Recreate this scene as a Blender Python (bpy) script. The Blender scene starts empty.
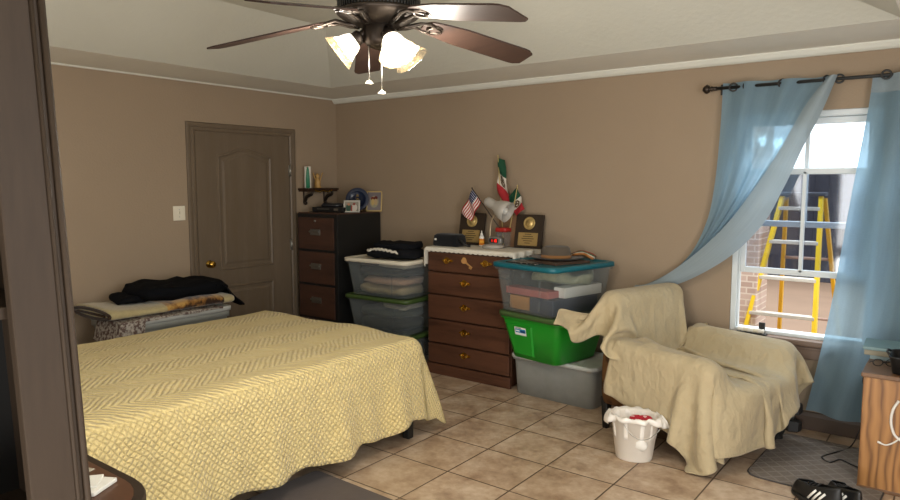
import bpy, bmesh, math, random
from mathutils import Vector, Matrix, noise
R_ = random.Random(7)
PI = math.pi
sc = bpy.context.scene
col = sc.collection
sc.view_settings.view_transform = 'Standard'
sc.view_settings.look = 'None'
sc.view_settings.exposure = 0.0

# ---------------------------------------------------------------- camera
F_PX, PITCH, YAW = 680.6, 0.0981, 0.6491
CAM = Vector((5.1384, -4.8624, 1.6042))
FW = Vector((-math.sin(YAW)*math.cos(PITCH), math.cos(YAW)*math.cos(PITCH), -math.sin(PITCH)))
RT = Vector((math.cos(YAW), math.sin(YAW), 0)); UP = RT.cross(FW)
cd = bpy.data.cameras.new('camera'); cam = bpy.data.objects.new('camera', cd); col.objects.link(cam)
cd.sensor_width = 36; cd.sensor_fit = 'HORIZONTAL'; cd.lens = 36*F_PX/900; cd.clip_start = .02
cam.matrix_world = Matrix(((RT.x, UP.x, -FW.x, CAM.x), (RT.y, UP.y, -FW.y, CAM.y), (RT.z, UP.z, -FW.z, CAM.z), (0, 0, 0, 1)))
sc.camera = cam
def at(u, v, axis, val):
    """measured photo point carried onto a plane of the room"""
    d = FW + RT*((u-450)/F_PX) - UP*((v-250)/F_PX); k = 'xyz'.index(axis)
    return CAM + d*((val-CAM[k])/d[k])

# ---------------------------------------------------------------- materials
def lin(c):
    if isinstance(c, str):
        c = c.lstrip('#'); c = [int(c[i:i+2], 16)/255 for i in (0, 2, 4)]
    return tuple(x/12.92 if x <= .04045 else ((x+.055)/1.055)**2.4 for x in c)+(1.,)
class NT:
    def __init__(s, name):
        s.m = bpy.data.materials.new(name); s.m.use_nodes = True; s.t = s.m.node_tree; s.t.nodes.clear()
        s.out = s.n('ShaderNodeOutputMaterial')
    def n(s, ty, **kw):
        x = s.t.nodes.new(ty)
        for k, v in kw.items():
            if hasattr(x, k) and k not in ('Scale',): setattr(x, k, v)
            else: x.inputs[k.replace('_', ' ')].default_value = v
        return x
    def l(s, a, b): s.t.links.new(a, b)
    def math(s, op, a, b=None, c=None):
        x = s.n('ShaderNodeMath', operation=op)
        for i, v in enumerate((a, b, c)):
            if v is None: continue
            if isinstance(v, (int, float)): x.inputs[i].default_value = v
            else: s.l(v, x.inputs[i])
        return x.outputs[0]
    def mix(s, f, a, b):
        x = s.n('ShaderNodeMix', data_type='RGBA')
        for i, v in ((0, f), (6, a), (7, b)):
            if isinstance(v, (int, float, tuple)): x.inputs[i].default_value = v
            else: s.l(v, x.inputs[i])
        return x.outputs[2]
    def coord(s, kind='Object'):
        if kind == 'World': return s.n('ShaderNodeNewGeometry').outputs['Position']
        return s.n('ShaderNodeTexCoord').outputs[kind]
    def noise(s, co, scale, detail=3, rough=.55, stretch=None):
        if stretch:
            mp = s.n('ShaderNodeMapping'); mp.inputs['Scale'].default_value = stretch; s.l(co, mp.inputs['Vector']); co = mp.outputs[0]
        x = s.n('ShaderNodeTexNoise'); x.inputs['Scale'].default_value = scale; x.inputs['Detail'].default_value = detail
        x.inputs['Roughness'].default_value = rough; s.l(co, x.inputs['Vector']); return x.outputs['Fac']
    def ramp(s, f, stops):
        x = s.n('ShaderNodeValToRGB'); e = x.color_ramp.elements
        while len(e) < len(stops): e.new(.5)
        for el, (p, c) in zip(e, stops): el.position = p; el.color = c
        s.l(f, x.inputs[0]); return x.outputs[0]
    def bump(s, h, strength=.3, dist=.01):
        x = s.n('ShaderNodeBump'); x.inputs['Strength'].default_value = strength; x.inputs['Distance'].default_value = dist
        s.l(h, x.inputs['Height']); return x.outputs[0]
    def bsdf(s, color, rough=.6, metal=0, normal=None, spec=.5, link=True, **kw):
        b = s.n('ShaderNodeBsdfPrincipled')
        if isinstance(color, tuple): b.inputs['Base Color'].default_value = color
        else: s.l(color, b.inputs['Base Color'])
        if isinstance(rough, (int, float)): b.inputs['Roughness'].default_value = rough
        else: s.l(rough, b.inputs['Roughness'])
        b.inputs['Metallic'].default_value = metal; b.inputs['Specular IOR Level'].default_value = spec
        for k, v in kw.items(): b.inputs[k.replace('_', ' ')].default_value = v
        if normal is not None: s.l(normal, b.inputs['Normal'])
        if link: s.l(b.outputs[0], s.out.inputs[0])
        return b
def shade(c, k): return tuple(min(1, x*k) for x in c[:3])+(1.,)
def plain(name, c, rough=.6, metal=0, var=.12, vs=12, bs=None, bstr=.2, spec=.5, **kw):
    t = NT(name); c = lin(c); co = t.coord()
    f = t.noise(co, vs, 4)
    cc = t.mix(f, shade(c, 1-var), shade(c, 1+var))
    nm = None
    if bs: nm = t.bump(t.noise(co, bs, 3), bstr, .004)
    t.bsdf(cc, rough, metal, nm, spec, **kw); return t.m
def fabric(name, c, c2=None, scale=900, var=.15, wr=8, sheen=.15):
    t = NT(name); c = lin(c); c2 = lin(c2) if c2 else shade(c, .72); co = t.coord()
    f = t.noise(co, wr, 4); w = t.noise(co, scale/3, 2)
    cc = t.mix(t.math('MULTIPLY', f, .8), c, c2)
    h = t.math('ADD', t.math('MULTIPLY', w, .35), t.noise(co, 30, 3))
    t.bsdf(cc, .9, 0, t.bump(h, .35, .004), .12, Sheen_Weight=sheen); return t.m
def wood(name, c1, c2, axis='z', scale=5, rough=.45, grain=14, spec=.4):
    t = NT(name); co = t.coord(); st = {'x': (.12, 1, 1), 'y': (1, .12, 1), 'z': (1, 1, .12)}[axis]
    a = t.noise(co, scale*2.2, 5, .6, st); b = t.noise(co, scale*grain, 3, .6, st)
    f = t.math('ADD', t.math('MULTIPLY', a, .75), t.math('MULTIPLY', b, .35))
    cc = t.ramp(f, [(.3, lin(c1)), (.55, shade(lin(c1), .8)), (.75, lin(c2))])
    t.bsdf(cc, rough, 0, t.bump(b, .12, .002), spec); return t.m
def oak(name):
    t = NT(name); co = t.coord()
    mp = t.n('ShaderNodeMapping'); mp.inputs['Scale'].default_value = (1, 1, .22); t.l(co, mp.inputs['Vector'])
    w = t.n('ShaderNodeTexWave', wave_type='BANDS', bands_direction='X'); w.inputs['Scale'].default_value = 7
    w.inputs['Distortion'].default_value = 9; w.inputs['Detail'].default_value = 2; w.inputs['Detail Scale'].default_value = 1.3
    t.l(mp.outputs[0], w.inputs['Vector'])
    fine = t.noise(co, 90, 3, .6, (1, 1, .05))
    f = t.math('ADD', t.math('MULTIPLY', w.outputs['Fac'], .6), t.math('MULTIPLY', fine, .4))
    cc = t.ramp(f, [(.15, lin('#6b4726')), (.35, lin('#8f6336')), (.8, lin('#a67744'))])
    t.bsdf(cc, .42, 0, t.bump(fine, .15, .002)); return t.m
def clearplast(name, c, alpha=.35, rough=.35):
    t = NT(name); c = lin(c); b = t.bsdf(c, rough, 0, None, .5, link=False)
    tr = t.n('ShaderNodeBsdfTransparent'); tr.inputs[0].default_value = (.95, .96, .96, 1)
    mx = t.n('ShaderNodeMixShader'); lw = t.n('ShaderNodeLayerWeight'); lw.inputs[0].default_value = .25
    fac = t.math('ADD', t.math('MULTIPLY', lw.outputs['Facing'], .30 if alpha < .1 else .45), alpha)
    fac = t.math('MULTIPLY', fac, t.math('ADD', t.math('MULTIPLY', t.noise(t.coord(), 7, 3), .5), .75))
    t.l(t.math('MINIMUM', fac, .96), mx.inputs[0]); t.l(tr.outputs[0], mx.inputs[1]); t.l(b.outputs[0], mx.inputs[2]); t.l(mx.outputs[0], t.out.inputs[0]); return t.m
def emis(name, c, s):
    t = NT(name); e = t.n('ShaderNodeEmission'); e.inputs[0].default_value = lin(c); e.inputs[1].default_value = s
    t.l(e.outputs[0], t.out.inputs[0]); return t.m

def wall_mat():
    t = NT('beige_wall_paint'); p = t.coord('World')
    a = t.noise(p, 1.2, 3); b = t.noise(p, 70, 4, .6)
    c = t.mix(a, lin('#8f7d68'), lin('#9a8872'))
    t.bsdf(c, .72, 0, t.bump(b, .35, .006), .25); return t.m
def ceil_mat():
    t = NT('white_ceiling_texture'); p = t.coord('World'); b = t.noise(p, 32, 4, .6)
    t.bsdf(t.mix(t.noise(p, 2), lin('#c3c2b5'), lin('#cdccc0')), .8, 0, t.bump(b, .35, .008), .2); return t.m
def tile_mat():
    t = NT('beige_floor_tile'); p = t.coord('World'); sx = t.n('ShaderNodeSeparateXYZ'); t.l(p, sx.inputs[0])
    T = .4033
    u = t.math('DIVIDE', t.math('SUBTRACT', sx.outputs[0], 2.9126-T*20), T); v = t.math('DIVIDE', t.math('SUBTRACT', sx.outputs[1], -1.9509-T*20), T)
    fu = t.math('FRACT', u); fv = t.math('FRACT', v)
    du = t.math('SUBTRACT', .5, t.math('ABSOLUTE', t.math('SUBTRACT', fu, .5))); dv = t.math('SUBTRACT', .5, t.math('ABSOLUTE', t.math('SUBTRACT', fv, .5)))
    d = t.math('MINIMUM', du, dv)
    g = t.n('ShaderNodeMapRange', interpolation_type='SMOOTHSTEP'); g.inputs[1].default_value = .006; g.inputs[2].default_value = .014; t.l(d, g.inputs[0])
    cb = t.n('ShaderNodeCombineXYZ'); t.l(t.math('FLOOR', u), cb.inputs[0]); t.l(t.math('FLOOR', v), cb.inputs[1])
    wn = t.n('ShaderNodeTexWhiteNoise', noise_dimensions='3D'); t.l(cb.outputs[0], wn.inputs['Vector'])
    off = t.n('ShaderNodeVectorMath', operation='MULTIPLY_ADD'); t.l(wn.outputs['Color'], off.inputs[0]); off.inputs[1].default_value = (7, 7, 7); t.l(p, off.inputs[2])
    n1 = t.noise(off.outputs[0], 5.5, 6, .65); n2 = t.noise(off.outputs[0], 28, 4, .6)
    f = t.math('ADD', t.math('MULTIPLY', n1, .8), t.math('MULTIPLY', n2, .2))
    cc = t.ramp(f, [(.34, lin('#8f7660')), (.48, lin('#af977d')), (.64, lin('#c9b59d'))])
    cc = t.mix(t.math('MULTIPLY', wn.outputs['Value'], .18), cc, lin('#8a6a4c'))
    cc = t.mix(g.outputs[0], lin('#4c3a28'), cc)
    h = t.math('ADD', t.math('MULTIPLY', n2, .12), g.outputs[0])
    ro = t.math('ADD', t.math('MULTIPLY', n1, .25), .3)
    t.bsdf(cc, ro, 0, t.bump(h, .35, .003), .4); return t.m
def quilt_mat():
    t = NT('yellow_quilted_cotton'); uv = t.coord('UV'); sx = t.n('ShaderNodeSeparateXYZ')
    wob = t.n('ShaderNodeTexNoise'); wob.inputs['Scale'].default_value = 9; t.l(uv, wob.inputs['Vector'])
    w2 = t.n('ShaderNodeVectorMath', operation='MULTIPLY_ADD'); t.l(wob.outputs['Color'], w2.inputs[0]); w2.inputs[1].default_value = (.03, .03, .03); t.l(uv, w2.inputs[2])
    t.l(w2.outputs[0], sx.inputs[0]); u, v = sx.outputs[0], sx.outputs[1]
    def saw(x, p):
        f = t.math('FRACT', t.math('DIVIDE', x, p)); return t.math('SUBTRACT', .5, t.math('ABSOLUTE', t.math('SUBTRACT', f, .5)))
    P = .034
    a = saw(t.math('ADD', u, v), P); b = saw(t.math('SUBTRACT', u, v), P); dia = t.math('MINIMUM', a, b)
    zig = t.math('ADD', v, t.math('MULTIPLY', saw(u, .34), .34)); che = saw(zig, .038)
    pos = t.coord('World'); sz = t.n('ShaderNodeSeparateXYZ'); t.l(pos, sz.inputs[0])
    top = t.n('ShaderNodeMapRange'); top.inputs[1].default_value = .605; top.inputs[2].default_value = .618; t.l(sz.outputs[2], top.inputs[0])
    hm = t.math('ADD', t.math('MULTIPLY', che, top.outputs[0]), t.math('MULTIPLY', dia, t.math('SUBTRACT', 1, top.outputs[0])))
    soft = t.math('POWER', t.math('MULTIPLY', hm, 2), .55)
    n = t.noise(uv, 55, 3); n2 = t.noise(uv, 14, 4)
    h = t.math('ADD', soft, t.math('ADD', t.math('MULTIPLY', n, 1.0), t.math('MULTIPLY', n2, 2.0)))
    cc = t.mix(t.math('MULTIPLY', soft, .9), lin('#c2a866'), lin('#dfca8e'))
    cc = t.mix(t.math('MULTIPLY', n2, .5), cc, lin('#e6d59e'))
    t.bsdf(cc, .75, 0, t.bump(h, .95, .010), .2, Sheen_Weight=.2); return t.m
def curtain_mat(name, c, tr=.45, alpha=.12):
    t = NT(name); uv = t.coord('UV'); c = lin(c)
    f = t.noise(uv, 4, 4, .6, (6, 1.2, 1)); weave = t.noise(uv, 60, 3, .6, (1, 6, 1))
    cc = t.mix(t.math('MULTIPLY', t.math('ADD', t.math('MULTIPLY', f, .6), t.math('MULTIPLY', weave, .4)), .8), c, shade(c, .6))
    d = t.n('ShaderNodeBsdfDiffuse'); tl = t.n('ShaderNodeBsdfTranslucent'); tp = t.n('ShaderNodeBsdfTransparent')
    t.l(cc, d.inputs[0]); t.l(cc, tl.inputs[0]); tp.inputs[0].default_value = shade(c, 1.4)
    nm = t.bump(t.math('ADD', weave, t.noise(uv, 9, 4, .6, (3, 1, 1))), .3, .01); t.l(nm, d.inputs['Normal'])
    m1 = t.n('ShaderNodeMixShader'); m1.inputs[0].default_value = tr; t.l(d.outputs[0], m1.inputs[1]); t.l(tl.outputs[0], m1.inputs[2])
    m2 = t.n('ShaderNodeMixShader'); m2.inputs[0].default_value = alpha; t.l(m1.outputs[0], m2.inputs[1]); t.l(tp.outputs[0], m2.inputs[2])
    t.l(m2.outputs[0], t.out.inputs[0]); return t.m
def glass_mat(name, tint=(.9, .93, .95, 1), gl=.08):
    t = NT(name); a = t.n('ShaderNodeBsdfTransparent'); a.inputs[0].default_value = tint; g = t.n('ShaderNodeBsdfGlossy'); g.inputs['Roughness'].default_value = .05
    m = t.n('ShaderNodeMixShader'); m.inputs[0].default_value = gl; t.l(a.outputs[0], m.inputs[1]); t.l(g.outputs[0], m.inputs[2]); t.l(m.outputs[0], t.out.inputs[0]); return t.m
def shade_glass():
    t = NT('lit_frosted_glass'); b = t.bsdf(lin('#fff4e0'), .3, 0, None, .5, link=False)
    e = t.n('ShaderNodeEmission'); e.inputs[0].default_value = (1, .9, .74, 1); e.inputs[1].default_value = 2.4
    a = t.n('ShaderNodeAddShader'); t.l(b.outputs[0], a.inputs[0]); t.l(e.outputs[0], a.inputs[1]); t.l(a.outputs[0], t.out.inputs[0]); return t.m
def rim_glass():
    t = NT('clear_etched_glass'); b = t.bsdf(lin('#6b5c40'), .25, 0, None, .4, link=False); tr = t.n('ShaderNodeBsdfTransparent')
    e = t.n('ShaderNodeEmission'); e.inputs[0].default_value = (1, .88, .68, 1); e.inputs[1].default_value = .2
    a = t.n('ShaderNodeAddShader'); t.l(b.outputs[0], a.inputs[0]); t.l(e.outputs[0], a.inputs[1])
    m = t.n('ShaderNodeMixShader'); v = t.n('ShaderNodeTexVoronoi'); v.inputs['Scale'].default_value = 60; t.l(t.coord(), v.inputs['Vector'])
    t.l(t.math('ADD', t.math('MULTIPLY', v.outputs['Distance'], .7), .10), m.inputs[0]); t.l(tr.outputs[0], m.inputs[1]); t.l(a.outputs[0], m.inputs[2]); t.l(m.outputs[0], t.out.inputs[0]); return t.m
def uvbands(name, stops, axis=0, rough=.8, const=True, extra=None):
    t = NT(name); sx = t.n('ShaderNodeSeparateXYZ'); t.l(t.coord('UV'), sx.inputs[0])
    x = t.n('ShaderNodeValToRGB'); x.color_ramp.interpolation = 'CONSTANT' if const else 'LINEAR'; e = x.color_ramp.elements
    while len(e) < len(stops): e.new(.5)
    for el, (p, c) in zip(e, stops): el.position = p; el.color = lin(c)
    t.l(sx.outputs[axis], x.inputs[0]); cc = x.outputs[0]
    if extra: cc = extra(t, sx, cc)
    t.bsdf(cc, rough, 0, None, .2); return t.m
def disc(t, sx, cx, cy, rx, ry):
    a = t.math('DIVIDE', t.math('SUBTRACT', sx.outputs[0], cx), rx); b = t.math('DIVIDE', t.math('SUBTRACT', sx.outputs[1], cy), ry)
    return t.math('LESS_THAN', t.math('ADD', t.math('MULTIPLY', a, a), t.math('MULTIPLY', b, b)), 1)
def rect(t, sx, x0, x1, y0, y1):
    a = t.math('MULTIPLY', t.math('GREATER_THAN', sx.outputs[0], x0), t.math('LESS_THAN', sx.outputs[0], x1))
    b = t.math('MULTIPLY', t.math('GREATER_THAN', sx.outputs[1], y0), t.math('LESS_THAN', sx.outputs[1], y1))
    return t.math('MULTIPLY', a, b)
def mexico(t, sx, cc): return t.mix(t.math('MULTIPLY', disc(t, sx, .55, .5, .14, .28), t.math('GREATER_THAN', t.noise(t.coord('UV'), 14, 2), .42)), cc, lin('#4a3a24'))
def usa():
    t = NT('stars_and_stripes_cloth'); sx = t.n('ShaderNodeSeparateXYZ'); t.l(t.coord('UV'), sx.inputs[0])
    f = t.math('FRACT', t.math('MULTIPLY', sx.outputs[1], 6.5)); st = t.math('LESS_THAN', f, .5)
    cc = t.mix(st, lin('#d8d0c8'), lin('#a8242c'))
    can = rect(t, sx, -1, .42, .46, 2); 
    mu = t.math('SUBTRACT', t.math('FRACT', t.math('MULTIPLY', sx.outputs[0], 14)), .5); mv = t.math('SUBTRACT', t.math('FRACT', t.math('MULTIPLY', sx.outputs[1], 9)), .5)
    star = t.math('LESS_THAN', t.math('ADD', t.math('MULTIPLY', mu, mu), t.math('MULTIPLY', mv, mv)), .05)
    cc = t.mix(can, cc, t.mix(star, lin('#28304f'), lin('#c9c9d0')))
    t.bsdf(cc, .8, 0, None, .2); return t.m

M = {}
M['wall'] = wall_mat(); M['ceil'] = ceil_mat(); M['tile'] = tile_mat(); M['quilt'] = quilt_mat()
M['trim_white'] = plain('white_crown_paint', '#d3d3c8', .5, var=.03)
M['base'] = plain('brown_baseboard_paint', '#4a3a2e', .5, var=.1)
M['doorpaint'] = wood('olive_brown_door_paint', '#6f604e', '#62533f', 'z', 5, .5, 20)
M['brass'] = plain('polished_brass', '#c9a04a', .25, 1, var=.05)
M['steel'] = plain('brushed_steel', '#a8a69f', .35, 1, var=.05)
M['black'] = plain('black_plastic', '#151515', .45, var=.2)
M['blackmetal'] = plain('black_enamel_metal', '#131312', .5, var=.2)
M['white'] = plain('white_plastic', '#dedbd2', .45, var=.03)
M['ivory'] = plain('ivory_plastic', '#d8d0bc', .4, var=.03)
M['cabwood'] = wood('reddish_drawer_laminate', '#4f3529', '#38251c', 'x', 6, .4)
M['dresser'] = wood('dark_walnut_veneer', '#5c3b2a', '#3a2318', 'x', 4, .42)
M['dresserv'] = wood('dark_walnut_side', '#503323', '#33200f', 'z', 4, .42)
M['darkwood'] = wood('dark_espresso_wood', '#3a2f25', '#2d241c', 'z', 5, .6, spec=.15)
M['tabletop'] = wood('brown_table_wood', '#5a3a26', '#43291a', 'x', 4, .4)
M['oak'] = oak('golden_oak')
M['oaktop'] = wood('worn_oak_top', '#7b5a3e', '#5c402a', 'y', 4, .35)
M['blade'] = wood('walnut_fan_blade', '#35261f', '#221814', 'x', 5, .5, spec=.25)
M['bronze'] = plain('oil_rubbed_bronze', '#3a322b', .38, .75, var=.2)
M['clear'] = clearplast('clear_storage_plastic', '#b9c0bf', .035, .25)
M['frost'] = clearplast('frosted_storage_plastic', '#8f908a', .74, .5)
M['clearlid'] = clearplast('cloudy_white_lid', '#c9ccc6', .72)
M['green'] = plain('bright_green_plastic', '#1f8a24', .38, var=.08, vs=3)
M['dgreen'] = plain('olive_green_lid_plastic', '#3d5226', .45, var=.1)
M['dgreen2'] = plain('dull_green_lid_plastic', '#41592f', .45, var=.1)
M['teal'] = plain('teal_lid_plastic', '#125f6b', .4, var=.1)
M['greytub'] = plain('grey_tote_plastic', '#83857f', .45, var=.08)
M['greylid'] = plain('pale_grey_lid', '#adaea8', .45, var=.05)
def throw_mat():
    t = NT('cream_canvas_throw'); co = t.coord(); f = t.noise(co, 5, 4); w = t.noise(co, 260, 2)
    ck = t.noise(co, 4, 3, .5, (1, 2.0, 1)); rid = t.math('SUBTRACT', 1, t.math('ABSOLUTE', t.math('MULTIPLY', t.math('SUBTRACT', ck, .5), 5)))
    ck2 = t.noise(co, 9, 2, .5, (1.6, .7, 1)); rid2 = t.math('SUBTRACT', 1, t.math('ABSOLUTE', t.math('MULTIPLY', t.math('SUBTRACT', ck2, .5), 5)))
    cc = t.mix(t.math('MULTIPLY', f, .8), lin('#b9ab8c'), lin('#a3926f')); cc = t.mix(t.math('MULTIPLY', w, .25), cc, lin('#8f7f60'))
    h = t.math('ADD', t.math('ADD', t.math('MULTIPLY', rid, .9), t.math('MULTIPLY', rid2, .4)), t.math('MULTIPLY', w, .10))
    t.bsdf(cc, .85, 0, t.bump(h, .42, .022), .2, Sheen_Weight=.15); return t.m
M['throw'] = throw_mat()
M['uphol'] = None
M['denim'] = fabric('black_denim', '#17181c', '#0e0f12', sheen=0)
M['navy'] = fabric('navy_fleece', '#0c0d11', '#060709', sheen=0)
M['lace'] = plain('white_crochet_lace', '#d9d3c4', .85, var=.12, vs=90, bs=120, bstr=.6)
M['curtain'] = curtain_mat('sheer_blue_curtain', '#a6c4d6', .55, .22)
M['lining'] = curtain_mat('blue_damask_lining', '#a9b8bf', .3, .05)
M['glass'] = glass_mat('window_glass'); M['dirty'] = glass_mat('dusty_window_glass', (.78, .82, .88, 1), .1)
M['vinyl'] = plain('white_vinyl_frame', '#cfd6d8', .4, var=.03)
M['sill'] = plain('taupe_sill_paint', '#6b574a', .5, var=.08)
M['shade'] = shade_glass(); M['rimglass'] = rim_glass()
M['rug'] = fabric('brown_grey_rug_pile', '#5b5049', '#453c37', 300)
M['mat'] = None
M['matback'] = plain('dark_mat_edge', '#3f3b38', .8)

def mat_mat():
    t = NT('grey_diamond_floor_mat'); co = t.coord(); sx = t.n('ShaderNodeSeparateXYZ'); t.l(co, sx.inputs[0])
    def saw(x, p):
        f = t.math('FRACT', t.math('DIVIDE', x, p)); return t.math('SUBTRACT', .5, t.math('ABSOLUTE', t.math('SUBTRACT', f, .5)))
    d = t.math('MINIMUM', saw(t.math('ADD', sx.outputs[0], sx.outputs[1]), .09), saw(t.math('SUBTRACT', sx.outputs[0], sx.outputs[1]), .09))
    f = t.math('MINIMUM', t.math('MULTIPLY', d, 7), 1); n = t.noise(co, 120, 3)
    cc = t.mix(f, lin('#8b8278'), lin('#766d64')); cc = t.mix(t.math('MULTIPLY', n, .4), cc, lin('#5d554e'))
    t.bsdf(cc, .95, 0, t.bump(t.math('ADD', t.math('SUBTRACT', 1, f), n), .5, .004), .1); return t.m
M['mat'] = mat_mat()
def uphol_mat():
    t = NT('brown_medallion_upholstery'); co = t.coord(); v = t.n('ShaderNodeTexVoronoi'); v.inputs['Scale'].default_value = 11; t.l(co, v.inputs['Vector'])
    r = t.ramp(v.outputs['Distance'], [(.0, lin('#8a3a22')), (.22, lin('#2a1a12')), (.36, lin('#2e1a12')), (.5, lin('#6b4a2c'))])
    t.bsdf(t.mix(t.math('MULTIPLY', t.noise(co, 60), .4), r, lin('#8a6a40')), .85, 0, None, .2); return t.m
M['uphol'] = uphol_mat()
def blanket_mat():
    t = NT('tan_leopard_blanket'); co = t.coord(); sx = t.n('ShaderNodeSeparateXYZ'); t.l(co, sx.inputs[0])
    n = t.noise(co, 9, 4); sp = t.ramp(n, [(.42, lin('#2b190c')), (.5, lin('#7a5426')), (.6, lin('#b08a4c'))])
    d = t.math('SUBTRACT', .23, t.math('ABSOLUTE', t.math('SUBTRACT', sx.outputs[1], .14)))
    f = t.math('GREATER_THAN', d, 0)
    t.bsdf(t.mix(f, t.mix(t.noise(co, 40), lin('#b3a57c'), lin('#978a63')), sp), .95, 0, t.bump(t.noise(co, 200), .4, .004), .1, Sheen_Weight=.3); return t.m
M['blanket'] = blanket_mat()
def floral_mat():
    t = NT('grey_floral_cotton'); co = t.coord(); n = t.noise(co, 45, 3)
    t.bsdf(t.ramp(n, [(.44, lin('#5a4a44')), (.5, lin('#857c73')), (.6, lin('#a09a90'))]), .9, 0, None, .1); return t.m
M['floral'] = floral_mat()
def brick_mat(name, c1, c2, mo, sc_=3.2):
    t = NT(name); b = t.n('ShaderNodeTexBrick'); b.inputs['Scale'].default_value = sc_; b.inputs['Color1'].default_value = lin(c1); b.inputs['Color2'].default_value = lin(c2); b.inputs['Mortar'].default_value = lin(mo)
    b.inputs['Mortar Size'].default_value = .03
    mp = t.n('ShaderNodeMapping'); mp.inputs['Rotation'].default_value = (PI/2, 0, 0); t.l(t.coord(), mp.inputs[0]); t.l(mp.outputs[0], b.inputs['Vector'])
    t.bsdf(b.outputs['Color'], .9, 0, t.bump(b.outputs['Fac'], -.4, .01), .2); return t.m

# ---------------------------------------------------------------- mesh helpers
class MB:
    def __init__(s): s.b = bmesh.new(); s.uv = s.b.loops.layers.uv.new('UVMap'); s.smooth = []
    def box(s, c, sz, rot=None, bev=0, mi=0, seg=2, taper=None):
        M_ = Matrix.Translation(Vector(c)) @ (rot.to_4x4() if rot is not None else Matrix.Identity(4))
        r = bmesh.ops.create_cube(s.b, size=1); vs = r['verts']
        for v in vs:
            v.co.x *= sz[0]; v.co.y *= sz[1]; v.co.z *= sz[2]
            if taper and v.co.z < 0: v.co.x *= taper; v.co.y *= taper
        fs = set(f for v in vs for f in v.link_faces)
        if bev:
            es = list(set(e for v in vs for e in v.link_edges))
            g = bmesh.ops.bevel(s.b, geom=es, offset=bev, segments=seg, profile=.6, affect='EDGES', clamp_overlap=True)
            vs = list(set([v for f in g['faces'] for v in f.verts] + [v for v in vs if v.is_valid])); 
            fs = set(f for v in vs for f in v.link_faces)
        for f in fs: f.material_index = mi; f.smooth = False
        bmesh.ops.transform(s.b, matrix=M_, verts=vs); return s
    def loft(s, loops, cap0=True, cap1=True, mi=0, closed=True, smooth=True):
        L = [[s.b.verts.new(p) for p in lp] for lp in loops]; n = len(L[0])
        for i in range(len(L)-1):
            for j in range(n if closed else n-1):
                k = (j+1) % n
                try:
                    f = s.b.faces.new((L[i][j], L[i][k], L[i+1][k], L[i+1][j])); f.smooth = smooth; f.material_index = mi
                    for lp, (a, b) in zip(f.loops, ((i, j), (i, j+1), (i+1, j+1), (i+1, j))): lp[s.uv].uv = (b/(n-1 if not closed else n), a/(len(L)-1))
                except ValueError: pass
        if closed:
            if cap0:
                f = s.b.faces.new(L[0][::-1]); f.material_index = mi
            if cap1:
                f = s.b.faces.new(L[-1]); f.material_index = mi
        return s
    def lathe(s, prof, c=(0, 0, 0), seg=24, mi=0, mat=None, cap0=True, cap1=True, wob=None, sx=1, sy=1):
        loops = []
        for r, z in prof:
            lp = []
            for k in range(seg):
                a = 2*PI*k/seg; rr = max(r, 1e-4)*(wob(a, r, z) if wob else 1)
                p = Vector((rr*math.cos(a)*sx, rr*math.sin(a)*sy, z)); p = (mat @ p) if mat is not None else p
                lp.append(p+Vector(c))
            loops.append(lp)
        return s.loft(loops, cap0, cap1, mi)
    def tube(s, path, r, seg=8, mi=0, caps=True):
        P = [Vector(p) for p in path]; loops = []; up = Vector((0, 0, 1)); prev = None
        for i, p in enumerate(P):
            d = (P[min(i+1, len(P)-1)]-P[max(i-1, 0)]).normalized()
            if prev is None:
                a = up if abs(d.z) < .9 else Vector((1, 0, 0)); x = d.cross(a).normalized()
            else: x = (prev-d*prev.dot(d)).normalized()
            prev = x; y = d.cross(x); rr = r[i] if isinstance(r, (list, tuple)) else r
            loops.append([p+x*(rr*math.cos(2*PI*k/seg))+y*(rr*math.sin(2*PI*k/seg)) for k in range(seg)])
        return s.loft(loops, caps, caps, mi)
    def grid(s, f, nu, nv, mi=0, smooth=True, uvf=None):
        V = [[s.b.verts.new(f(i/nu, j/nv)) for j in range(nv+1)] for i in range(nu+1)]
        for i in range(nu):
            for j in range(nv):
                q = s.b.faces.new((V[i][j], V[i+1][j], V[i+1][j+1], V[i][j+1])); q.smooth = smooth; q.material_index = mi
                for lp, (a, b) in zip(q.loops, ((i, j), (i+1, j), (i+1, j+1), (i, j+1))): lp[s.uv].uv = uvf(a/nu, b/nv) if uvf else (a/nu, b/nv)
        return s
    def prism(s, poly, z0, z1, mi=0, mat=None, smooth=False):
        """polygon in XY pulled from z0 to z1, mat moves it"""
        T = mat if mat is not None else Matrix.Identity(4)
        return s.loft([[T @ Vector((x, y, z)) for x, y in poly] for z in (z0, z1)], True, True, mi, smooth=smooth)
    def build(s, name, mats, parent=None, loc=None, recalc=True, sub=0, solid=0):
        if recalc: bmesh.ops.recalc_face_normals(s.b, faces=s.b.faces)
        me = bpy.data.meshes.new(name); s.b.to_mesh(me); s.b.free()
        for m in (mats if isinstance(mats, (list, tuple)) else [mats]): me.materials.append(m)
        o = bpy.data.objects.new(name, me); col.objects.link(o)
        if parent is not None: o.parent = parent
        if loc is not None: o.location = loc
        if solid: md = o.modifiers.new('thick', 'SOLIDIFY'); md.thickness = solid; md.offset = 0
        if sub: md = o.modifiers.new('sub', 'SUBSURF'); md.levels = sub; md.render_levels = sub
        return o
def RZ(a): return Matrix.Rotation(a, 3, 'Z')
def RX(a): return Matrix.Rotation(a, 3, 'X')
def RY(a): return Matrix.Rotation(a, 3, 'Y')
def thing(name, label, cat, loc=(0, 0, 0), rz=0, group=None):
    o = bpy.data.objects.new(name, None); o.empty_display_size = .05; col.objects.link(o); o.location = loc; o.rotation_euler = (0, 0, rz); return tag(o, label, cat, group)
def tag(o, label, cat, group=None, kind=None):
    o['label'] = label; o['category'] = cat
    if group: o['group'] = group
    if kind: o['kind'] = kind
    return o
def struct(o): o['kind'] = 'structure'; return o
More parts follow.
